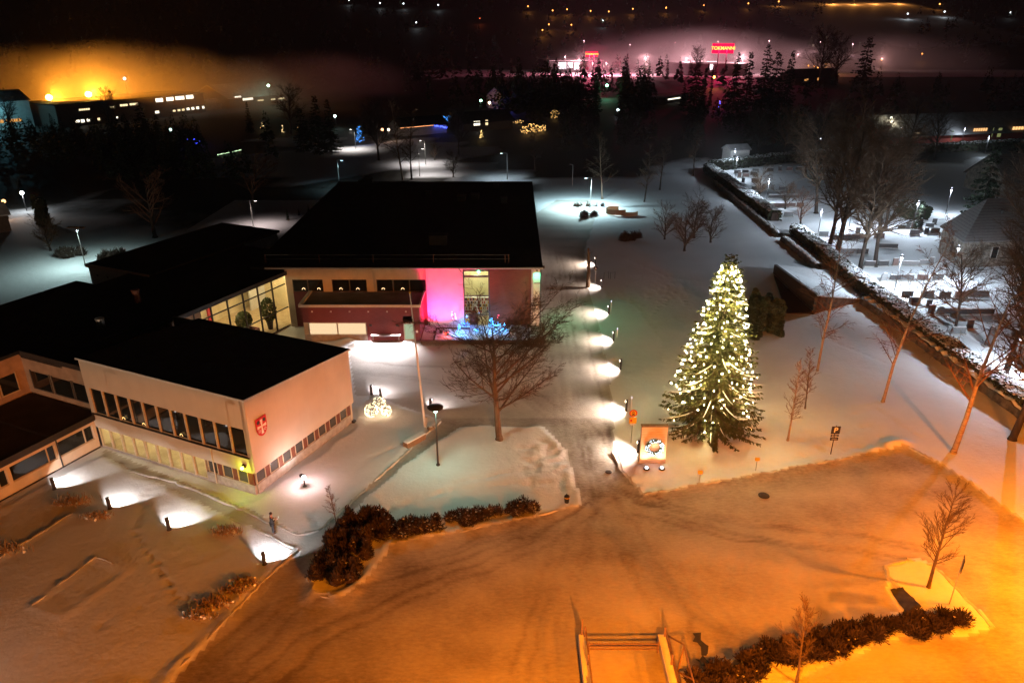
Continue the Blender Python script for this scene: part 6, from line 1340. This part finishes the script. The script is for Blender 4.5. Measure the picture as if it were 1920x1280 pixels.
m.build('orange_bulbs', emit('eaves_orange_glow', (1, .38, .14), 4), t); b.build('blue_bulbs', emit('eaves_blue_glow', (.06, .10, 1), 7), t); lamp(t, (Q_ - P_) * .85 + Vector((0, -2, -.5)), (.1, .15, 1), 60, .3)
p, q = at(944, 205), at(960, 203); house('cottage', 'house gable lit blue left of the dark spruces', 'house', p, q, 10, 5.5, 9.0, LW((.05, .06, .8), .16) and M['palehouse'], M['roofing'])
t = thing('garden_lamp', 'garden spot throwing blue light on the house gable', 'lamp', (at(938, 207)[0], at(938, 207)[1] - 6, 0)); MB().cbox((0, 0, .3), (.4, .4, .6)).build('housing', M['darkmetal'], t, False); lamp(t, (1.5, -.5, 1.5), (.06, .08, 1), 1600, .2)
p, q = at(1245, 195), at(1290, 188); house('carport', 'lit carport left of the dark pine below the red sign', 'carport', p, q, 7, 2.8, 2.8, M['palehouse'], M['snowroof'], pwins([(1252, 1276, 184, 188, white_, 3)], p, q))
p, q = at(1368, 308), at(1403, 306); house('shed', 'small white shed behind the back hedge of the cemetery', 'shed', p, q, 4, 3.6, 4.6, M['white_render'], M['snowroof'], pwins([(1374, 1379, 291, 303, M['darkglass'], 1)], p, q), over=.35)
p, q = at(1655, 276), at(1975, 262)
house('parish_house', 'long low house with a wide dark roof and red lit walls beyond the back hedge', 'house', p, q, 16, 3.4, 8.2, M['redhouse'], M['greyroof'], pwins([(1823, 1852, 240, 251, LW((1, .52, .20), 1.3), 6), (1858, 1864, 240, 257, LW((.75, .8, .3), .3), 1), (1868, 1880, 240, 257, LW((.75, .8, .3), .25), 1), (1896, 1925, 237, 248, LW((1, .55, .2), 1.4), 5), (1712, 1727, 248, 258, dimw, 2), (1782, 1788, 244, 264, LW((.5, .9, .3), .4), 1)], p, q), over=1.0)
t = thing('yard_lamp', 'bright yellowish street light at the left end of the long lit house', 'street lamp', (*at(1662, 270), 0)); MB().tube([(0, 0, 0), (0, 0, 7.6)], .09, 6).build('pole', M['darkmetal'], t, False); MB().ball((0, 0, 7.7), .42, 8, 6).build('lamp_glass', emit('yard_glow', (1, .95, .72), 14), t, False); lamp(t, (0, -.6, 7.2), (1, .92, .62), 2600, .3)
t = thing('wall_light', 'green glow of a small lamp at the foot of the long lit house', 'lamp', (*at(1722, 266), 0)); MB().ball((0, 0, 1.6), .28, 8, 5).build('lamp_glass', emit('green_lamp_glow', (.3, 1, .4), 5), t, False); MB().tube([(0, 0, 0), (0, 0, 1.4)], .06, 5).build('post', M['darkmetal'], t, False); lamp(t, (0, -.5, 1.6), (.3, 1, .3), 120, .2)
t = thing('porch_lamp', 'warm porch lamp before the lit windows of the long house', 'lamp', (*at(1862, 264), 0)); MB().tube([(0, 0, 0), (0, 0, 2.2)], .05, 5).build('post', M['darkmetal'], t, False); MB().ball((0, 0, 2.3), .2, 8, 5).build('lamp_glass', emit('porch_glow', (1, .5, .2), 4), t, False); lamp(t, (0, -1.2, 2.2), (1, .48, .2), 330, .2)
p, q = at(1880, 372), at(2010, 368); house('mortuary', 'dark-roofed building behind the chapel at the right edge', 'building', p, q, 12, 3.5, 8.0, M['stone'], M['shingle'])
p, q = at(-30, 440), at(22, 432); house('shed', 'dark low garage at the left edge beside the white garden lamp', 'garage', p, q, 6, 3, 4.4, M['brick'], M['snowroof'])
for px, py, h, c, pw, s, lab in ((50, 395, 3.4, (.9, .97, 1), 900, 12, 'white garden lamp over the snowy yard at the left'), (16, 410, 3.2, (1, .45, .15), 160, 5, 'small orange lamp left of the white garden lamp'), (902, 210, 4.5, (.35, 1, .55), 500, 14, 'green street light above the cottage windows'), (918, 212, 4.0, (1, .72, .5), 500, 12, 'warm street light right of the green one above the cottage'), (1137, 184, 6.0, (.3, 1, .55), 2600, 22, 'green street lamp right of the broad black spruce'), (1337, 165, 6.0, (1, .40, .06), 6000, 18, 'orange street lamp below the second red sign'),
                              (1158, 219, 2.5, (.7, .9, 1), 60, 6, 'tiny white window lamp right of the broad black spruce'), (323, 262, 3, (.6, 1, .85), 60, 5, 'tiny pale lamp left of the blue-lit bush'), (630, 240, 4, (.7, 1, .9), 200, 7, 'pale lamp right of the two black spruces'), (508, 200, 9, (.6, 1, .7), 1500, 12, 'greenish mast lamp before the grey hall'), (4, 247, 11, (.25, .8, 1), 7000, 26, 'turquoise mast lamp at the far left edge'), (247, 215, 14, (1, .9, .8), 60, 6, 'faint lamp above the roof of the long school hall'), (718, 262, 3, (1, .42, .2), 260, 7, 'orange porch lamp left of the low house'), (730, 262, 3, (1, .8, .6), 200, 6, 'pale porch lamp beside the orange one'), (1142, 108, 9, (1, .85, .9), 3000, 10, 'lamp near the first red sign')):
    x, y = at(px, py); t = thing('lamp_post', lab, 'street lamp', (x, y, 0)); MB().tube([(0, 0, 0), (0, 0, h)], .08, 5).build('pole', M['darkmetal'], t, False)
    D = math.hypot(x, y); MB().ball((0, 0, h + .1), .18 + D * .0011, 8, 5).build('lamp_glass', emit('far_lamp_glow', c, s), t, False); lamp(t, (0, -.5, h - .25), c, pw, .3)
# light-wrapped garden bushes
def lit_bush(label, px, py, wx, h, n, col, s, pw, name='lit_bush', rad=.13):
    x, y = at(px, py); t = thing(name, label, 'lit bush', (x, y, 0)); m = MB(); b = MB()
    for k in range(n):
        a = rnd.random() * 6.28; r = rnd.random() ** .6; z = h * (.12 + .88 * rnd.random()); k_ = (1 - .75 * z / h) if name != 'lit_bush' else math.sqrt(max(.05, 1 - (z / h - .3) ** 2 * 1.4)); q = (wx * r * k_ * math.cos(a), wx * .6 * r * k_ * math.sin(a), z); b.octa(q, rad); m.tube([(q[0] * .25, q[1] * .25, z * .5), q], .02, 3, False)
    m.tube([(0, 0, 0), (0, 0, h * .8)], .06, 5); m.build('bush_twigs', M['darkbark'], t, False); stuff(b.build('string_lights', emit('bush_glow', col, s), t, False)); 
    if pw: lamp(t, (0, -wx * .4, h * .5), col, pw, .4)
OR = (1, .55, .16)
for a in ((984, 252, 1.7, 2.6, 34, 'leftmost bush of the row of light-wrapped garden bushes'), (996, 250, 1.6, 3.2, 34, 'second bush of the row of light-wrapped garden bushes'), (1008, 250, 1.7, 2.6, 32, 'third bush of the row of light-wrapped garden bushes'), (1018, 247, 1.6, 2.2, 26, 'rightmost bush of the row of light-wrapped garden bushes')):
    lit_bush(a[5], a[0], a[1], a[2], a[3], a[4], OR, 3.2, 60)
lit_bush('zigzag cluster of warm lights above the row of lit garden bushes', 974, 234, 2.6, 1.6, 22, OR, 2.6, 20); lit_bush('round bush of warm lights right of the garden row', 1040, 224, 2.0, 3.4, 40, OR, 1.8, 70)
lit_bush('narrow tree of warm lights below the cottage window', 903, 262, .9, 3.0, 34, (1, .66, .22), 2.4, 60, 'lit_tree')
lit_bush('small pyramid of warm lights at the left', 493, 242, 1.2, 2.4, 22, (1, .7, .3), 3, 20, 'lit_tree'); lit_bush('slim tree of warm lights right of the small pyramid', 531, 250, .6, 2.6, 16, (1, .7, .3), 2, 12, 'lit_tree'); lit_bush('faint yellow lit shrub right of the slim lit tree', 559, 244, .7, 1.0, 10, (1, .8, .3), 2, 10)
lit_bush('bush covered with bright blue lights at the left', 362, 275, 2.0, 2.4, 40, (.05, .08, 1), 6, 130); lit_bush('dim blue lit shrub right of the bright blue bush', 376, 268, 1.4, 2.6, 14, (.05, .10, 1), 2.5, 60)
lit_bush('conifer covered with blue lights beside the lit footpath', 675, 270, 1.9, 5.2, 60, (.06, .32, 1), 3.2, 60, 'lit_tree', .11); lit_bush('low line of blue lights above the low house', 838, 226, 3.4, 1.6, 30, (.06, .32, 1), 3, 40)
lit_bush('small standing figure of blue lights in the dark garden', 1348, 208, .7, 4.0, 16, (.12, .12, 1), 6, 60, 'lit_tree', .16)
x, y = at(1160, 212); t = thing('light_row', 'straight row of small greenish lights on the dark field at the left', 'string lights', (*at(430, 290), .3)); m = MB(); pA = Vector((*at(409, 293), .4)); pB = Vector((*at(452, 284), .4)); w2 = MB(); w2.tube([tuple(pA), tuple(pB)], .03, 4); w2.build('cable', M['darkmetal'], t)
for k in range(20):
    c = pA.lerp(pB, k / 19); m.octa(tuple(c), .13 if k % 3 else .17)
m.build('bulbs', emit('row_glow', (.65, 1, .55), 2.6), t)
# pillar-like trunk, path sign and sculpture at the end of the drive
x, y = at(1102, 540); t = thing('tree_trunk', 'tall pollarded trunk with a few stubs beside the two farthest drive lamps', 'tree', (x, y, .1)); b = MB(); b.tube([(0, 0, 0), (.05, 0, 2.2), (-.05, .1, 4.4), (-.15, .1, 5.6)], [.30, .24, .2, .08], 8); b.build('trunk', M['bark'], t, False); c = MB()
for k in range(16):
    z = 1.6 + k * .25; a = k * 2.4; c.tube([(0, 0, z), (.5 * math.cos(a), .5 * math.sin(a), z + .35)], [.05, .015], 4)
c.build('branch_stubs', M['twig'], t, False)
x, y = at(1116, 531); t = thing('road_sign', 'round blue path sign on a white post beside the pollarded trunk', 'road sign', (x, y, .1)); MB().tube([(0, 0, 0), (0, 0, 2.3)], .04, 7).build('post', M['white'], t, False); m = MB(); disc(m, (0, 2.15), .33, -.07, -.04); f = m.build('round_plate', M['navy'], t, False); m = MB(); m.box(-.14, -.02, -.085, -.071, 2.0, 2.3); m.box(.04, .14, -.085, -.071, 2.02, 2.12); m.build('path_symbol', M['white'], f, False)
x, y = at(1172, 405); t = thing('sculpture', 'curling dark metal sculpture lit from within at the end of the drive', 'sculpture', (x, y, .1)); m = MB()
def ribbon(m, r0, r1, a0, a1, z0, z1, h, n=16, cx=0, cyy=0):
    for i in range(n):
        a, b = a0 + (a1 - a0) * i / n, a0 + (a1 - a0) * (i + 1) / n; ra, rb = r0 + (r1 - r0) * i / n, r0 + (r1 - r0) * (i + 1) / n; za, zb = z0 + (z1 - z0) * i / n, z0 + (z1 - z0) * (i + 1) / n
        A = [(cx + ra * math.cos(a), cyy + ra * math.sin(a) * .8, za), (cx + rb * math.cos(b), cyy + rb * math.sin(b) * .8, zb), (cx + (rb + .25) * math.cos(b), cyy + (rb + .25) * math.sin(b) * .8, zb), (cx + (ra + .25) * math.cos(a), cyy + (ra + .25) * math.sin(a) * .8, za)]; m.hexa(A + [(p, q, r + h) for p, q, r in A])
ribbon(m, 1.9, 2.3, 1.4, 5.2, .1, .2, 1.0, 18, -1.2, 1.4); ribbon(m, 1.4, 1.6, 3.6, 6.2, .1, .0, .8, 14, .6, .2); m.build('metal_ribbon', M['timber'], t, False)
m = MB(); ribbon(m, 1.92, 2.3, 1.4, 3.4, 1.1, 1.2, .06, 12, -1.2, 1.4); m.build('snow_cap', M['snowflake'], t, False); lamp(t, (-1.6, 1.0, .7), (1, .85, .7), 90, .1); lamp(t, (1.2, -.2, .5), (1, .85, .7), 40, .1)
x, y = at(1140, 525); t = thing('bike_rack', 'small metal frame rack beside the path sign', 'rack', (x, y, .1)); m = MB()
for k in range(2): m.tube([(k * .9 - .6, 0, 0), (k * .9 - .6, 0, 1.0), (k * .9 + .1, .3, 1.0), (k * .9 + .1, .3, 0)], .03, 5)
m.build('tube_frame', M['darkmetal'], t, False)
for px, py, sc, lab in ((540, 413, .9, 'left one of three little lamp-lit conifers'), (561, 404, .6, 'middle and smallest of three little lamp-lit conifers'), (579, 399, .7, 'right one of three little lamp-lit conifers')):
    x, y = at(px, py); o = thing('young_conifer', lab, 'tree', (x, y, 0), 0, 'three little conifers', .16 * sc); link('trunk', SPR[0][0], o); link('crown', SPR[0][1], o)
x, y = at(82, 420); leafy('old_bush', 'dark leaning evergreen column in the snowy yard at the left', [(x - .5, y), (x + .5, y + .2)], 2.0, 4.5, 1200, M['hedge'], .25, .05, 'shrub', None, False, .5)
# ---------------------------------------------------------------- the foggy valley: stores, signs, far lamps
Y1 = at(1100, 138); Y2 = at(1345, 138)
def store(label, px0, px1, pyb, h, wins, sign_px, sign_py, sign_w, txt, slabel):
    p, q = at(px0, pyb), at(px1, pyb - 1); house('store', label, 'store', p, q, 45, h, h, M['darkmetal'], M['snowroof'], pwins(wins, p, q), over=.2)
WLT = LW((1, .80, .86), 2.2)
store('big dark store with a white lit front under the first red sign', 1030, 1130, 137, 9, [(1046, 1062, 117, 130, WLT, 3), (1064, 1074, 117, 128, WLT, 2), (1076, 1087, 118, 131, LW((1, .8, .85), 2), 2)], 0, 0, 0, '', '')
store('dark store with a lit glass entrance under the second red sign', 1290, 1400, 142, 8, [(1325, 1345, 115, 116.5, WLT, 4), (1330, 1338, 120, 132, WLT, 2)], 0, 0, 0, '', '')
def pylon(label, px, pyc, pyb, wpx, s, rz=0):
    x, y = at(px, pyb); z = atY(px, pyc, y)[2]; wm = wpx * y / F_PX
    t = thing('pylon_sign', label, 'sign', (x, y, 0)); m = MB(); m.tube([(-wm * .2, 0, 0), (-wm * .2, 0, z)], .4, 8); m.tube([(wm * .2, 0, 0), (wm * .2, 0, z)], .4, 8); m.build('mast', M['darkmetal'], t, False)
    hh = wm * .17; b = MB(); b.box(-wm / 2 - .3, wm / 2 + .3, 0, .8, z - hh * 1.3, z + hh * 1.3); f = b.build('sign_panel', emit('red_panel_glow', (1, .004, .05), 2.0), t, False)
    text('lettering', s, wm * .215, emit('letter_glow', (1, .50, .07), 3), f, (0, -.25, z), .12)
    lamp(t, (0, -3.5, z + 1), (1, .02, .14), 90000, .5)
pylon('left glowing red store sign in the fog', 1108, 102, 140, 20, 'TOKMANNI'); pylon('right glowing red store sign in the fog with readable yellow letters', 1350, 91, 146, 36, 'TOKMANNI')
WF = (1, .50, .55)
for i, (px, py, h, pw) in enumerate(((1059, 140, 13, 8000), (1085, 137, 10, 7000), (1094, 100, 12, 5000), (1110, 142, 9, 9000), (1136, 142, 9, 9000), (1180, 104, 10, 8000), (1208, 140, 12, 12000), (1264, 100, 10, 8000), (1285, 137, 10, 9000), (1310, 136, 10, 9000), (1344, 97, 10, 8000), (1388, 140, 13, 12000), (1440, 98, 11, 14000), (1536, 96, 9, 10000), (1596, 102, 10, 8000), (1493, 124, 10, 12000), (1650, 128, 8, 3000))):
    x, y, z = atH(px, py); t = thing('lamp_post', 'white parking lamp in the pink fog, number %s from the left' % ORD[i] if i < 13 else 'white lamp in the right part of the pink fog, %s from the left there' % ORD[i - 13], 'street lamp', (x, y, z), 0, 'lamps in the pink fog')
    MB().tube([(0, 0, 0), (0, 0, h)], .12, 5).build('pole', M['darkmetal'], t, False); MB().ball((0, 0, h + .1), .32, 8, 5).build('lamp_glass', emit('fog_lamp_glow', WF, 7), t, False); lamp(t, (0, -.6, h - .3), WF, pw * 2.4, .5)
# orange lamps of the valley and the hillside
HL = ((990, 17, 'o'), (1036, 25, 'o'), (1063, 23, 'o'), (1107, 26, 'o'), (1141, 27, 'o'), (1186, 22, 'o'), (1248, 20, 'o'), (1319, 15, 'o'), (1402, 11, 'o'), (1459, 7, 'o'), (1017, 63, 'o'), (1071, 53, 'o'), (1029, 52, 'o'), (900, 40, 'r'), (822, 14, 'w'), (757, 11, 'w'), (713, 10, 'w'), (781, 48, 'w'), (655, 4, 'w'), (1700, 31, 'w'), (1769, 27, 'w'), (1892, 28, 'w'), (1130, 44, 'w'), (1560, 3, 'o'), (1600, 3, 'o'), (1640, 2, 'o'), (1685, 2, 'o'), (1760, 12, 'o'), (1726, 110, 'o'), (1650, 123, 'o'), (1513, 136, 'o'), (1524, 138, 'o'), (1530, 141, 'o'), (1546, 133, 'o'))
NAMES = {'o': 'orange', 'r': 'dim red', 'w': 'white'}; CN = {'o': (1, .36, .07), 'r': (1, .16, .05), 'w': (.85, .95, 1)}; cnt = {}
for px, py, k in sorted(HL):
    x, y, z = atH(px, py + 6); D = math.hypot(x, y); zone = 'on the dark hillside' if py < 60 else 'by the dark roof right of the fog'; cnt[(k, zone)] = cnt.get((k, zone), 0) + 1; i = cnt[(k, zone)]
    t = thing('lamp_post', 'distant %s lamp %s, %s from the left' % (NAMES[k], zone, ORD[i - 1] if i <= 13 else 'number %d' % i), 'street lamp', (x, y, z), 0, 'distant lamps'); h = 7 if D > 500 else 5
    MB().tube([(0, 0, 0), (0, 0, h)], .12, 5).build('pole', M['darkmetal'], t, False); MB().ball((0, 0, h + .1), D * .0008, 8, 5).build('lamp_glass', emit('hill_lamp_glow', CN[k], 5 if k != 'r' else 1.2), t, False)
    lamp(t, (0, -1, h - .3), CN[k], (15000 if px > 1540 and py < 5 else 2600) if k == 'o' else 1200, .4)
for px, py, h, lab in ((105, 233, 10.5, 'left glaring orange mast light by the school hall'), (178, 229, 10.8, 'right glaring orange mast light by the school hall')):
    x, y = at(px, py); h = atY(px, 183 if px < 150 else 177, y)[2] - .6; t = thing('mast_light', lab, 'mast light', (x, y, 0), 0, 'orange mast lights'); MB().tube([(0, 0, 0), (0, 0, h + .6)], [.16, .1], 8).build('mast', M['darkmetal'], t, False); MB().ball((0, -.3, h + .6), 1.25, 12, 8, (1, .7, .85)).build('lamp_glass', emit('mast_glow', (1, .62, .10), 26), t, False)
    lamp(t, (0, 2, h + .8), (1, .31, .02), 190000, .8, 168, .4, (.1, 1, .12))
p, q = at(1490, 160), at(1570, 157); house('house', 'house with a dark roof and orange lit yard below the pink fog', 'house', p, q, 14, 4.5, 9, M['brick'], M['roofing'], pwins([(1508, 1516, 148, 152, orange, 2), (1532, 1538, 146, 151, orange, 2)], p, q))
# far wood on the hillside and behind the gardens: one mass
def wood():
    C_, A_, B_ = [], [], []
    pts = [(rnd.uniform(-900, 1100), rnd.uniform(690, 1500)) for _ in range(1500)] + [(rnd.uniform(-430, 150), rnd.uniform(330, 640)) for _ in range(240)] + [(rnd.uniform(150, 520), rnd.uniform(250, 420)) for _ in range(150)] + [(rnd.uniform(-200, -62), rnd.uniform(165, 236)) for _ in range(420)] + [(rnd.uniform(6, 110), rnd.uniform(212, 300)) for _ in range(300)] + [(rnd.uniform(-12, 70), rnd.uniform(300, 420)) for _ in range(160)]
    for x, y in pts:
        pxx = 960 + F_PX * x / (y * .917)
        if y > 800 and 1545 < pxx < 1705 and y > 840: continue
        if -250 < x < -60 and 250 < y < 420: continue
        if y > 660 and y < 760 and 960 < pxx < 1760: continue
        if y < 240 and x < -60:
            if pxx < 120 and y < 190: continue
            if 480 < pxx < 545 and y > 200: continue
            if 340 < pxx < 470 and y > 178: continue
        if 200 < y < 430 and -12 < x < 110 and any(abs(pxx - q) < w_ and y < yy for q, w_, yy in ((1000, 24, 262), (1040, 14, 290), (975, 10, 300), (903, 12, 262), (1137, 10, 400), (1268, 30, 400), (1160, 8, 400), (1348, 10, 400), (1386, 30, 250))): continue
        h = rnd.uniform(9, 16) if y > 300 else rnd.uniform(5, 10); r = h * rnd.uniform(.16, .26); z = hill(x, y); n = 26 if y > 420 else 80; q_ = 1.0 if y > 420 else .5
        f = NR.random(n) ** .8; a = NR.uniform(0, 6.28, n); rr = r * (1 - f) * (.6 + .5 * NR.random(n)) + .2
        C_.append(np.stack([x + rr * np.cos(a), y + rr * np.sin(a), z + .8 + f * (h - .8)], 1)); A_.append(np.stack([np.cos(a), np.sin(a), np.full(n, -.5)], 1) * (q_ * r * .55 * (1.1 - f))[:, None]); B_.append(np.stack([-np.sin(a), np.cos(a), NR.uniform(-.4, .4, n)], 1) * (q_ * r * .45 * (1.1 - f))[:, None] + np.array([0, 0, .35]) * h * .08 * q_)
    o = quads('forest', np.concatenate(C_), np.concatenate(A_), np.concatenate(B_), M['needle_dark']); tag(stuff(o), 'dark wood covering the hillside behind the foggy valley', 'forest')
wood()
# ---------------------------------------------------------------- fog banks and haze
def fog_bank(label, c, r, dens, nsc=.02, edge=.45, col=(.9, .9, .9), aniso=.2, namt=.8):
    m = bpy.data.materials.new('fog'); m.use_nodes = True; nodes = m.node_tree.nodes; nodes.clear(); L = m.node_tree.links
    o = nodes.new('ShaderNodeOutputMaterial'); v = nodes.new('ShaderNodeVolumePrincipled'); v.inputs['Color'].default_value = (*col, 1); v.inputs['Anisotropy'].default_value = aniso
    tc = nodes.new('ShaderNodeTexCoord'); ln = nodes.new('ShaderNodeVectorMath'); ln.operation = 'LENGTH'; L.new(tc.outputs['Object'], ln.inputs[0])
    ge = nodes.new('ShaderNodeNewGeometry'); ns = nodes.new('ShaderNodeTexNoise'); ns.inputs['Scale'].default_value = nsc; ns.inputs['Detail'].default_value = 3; L.new(ge.outputs['Position'], ns.inputs['Vector'])
    ad = nodes.new('ShaderNodeMath'); ad.operation = 'MULTIPLY_ADD'; ad.inputs[1].default_value = namt; L.new(ns.outputs['Fac'], ad.inputs[0]); L.new(ln.outputs['Value'], ad.inputs[2])
    mr = nodes.new('ShaderNodeMapRange'); mr.interpolation_type = 'SMOOTHSTEP'; mr.inputs['From Min'].default_value = .9 + namt * .5 ; mr.inputs['From Max'].default_value = .9 + namt * .5 - edge; mr.inputs['To Min'].default_value = 0; mr.inputs['To Max'].default_value = dens
    L.new(ad.outputs[0], mr.inputs['Value']); L.new(mr.outputs[0], v.inputs['Density']); L.new(v.outputs[0], o.inputs['Volume'])
    me = MB().ball((0, 0, 0), 1.0, 24, 14).mesh('fog_bank', m); ob = link('fog_bank', me, None, c, 0, r); ob['label'] = label; ob['category'] = 'fog'; return stuff(ob)
fog_bank('orange lit fog bank over the school hall', (-172, 325, 4), (115, 62, 27), .02, .022, .5)
fog_bank('grey thin fog right of the school hall', (-105, 400, 4), (70, 70, 22), .010, .022, .6)
fog_bank('pink lit fog bank around the red store signs', (170, 640, 4), (185, 95, 34), .012, .012, .5)
fog_bank('thin mist drifting over the snow behind the library', (10, 205, 2), (110, 60, 13), .0024, .03, .6)
fog_bank('reddish fog bank right of the store signs', (330, 660, 4), (120, 80, 30), .008, .012, .6)
def haze():
    m = bpy.data.materials.new('haze_air'); m.use_nodes = True; nodes = m.node_tree.nodes; nodes.clear()
    o = nodes.new('ShaderNodeOutputMaterial'); v = nodes.new('ShaderNodeVolumePrincipled'); v.inputs['Color'].default_value = (.9, .92, .95, 1); v.inputs['Density'].default_value = .00007; v.inputs['Anisotropy'].default_value = .35
    m.node_tree.links.new(v.outputs[0], o.inputs['Volume'])
    b = MB(); b.box(-1520, 1520, -70, 2620, -2, 150); ob = b.build('haze', m); stuff(ob)
haze()
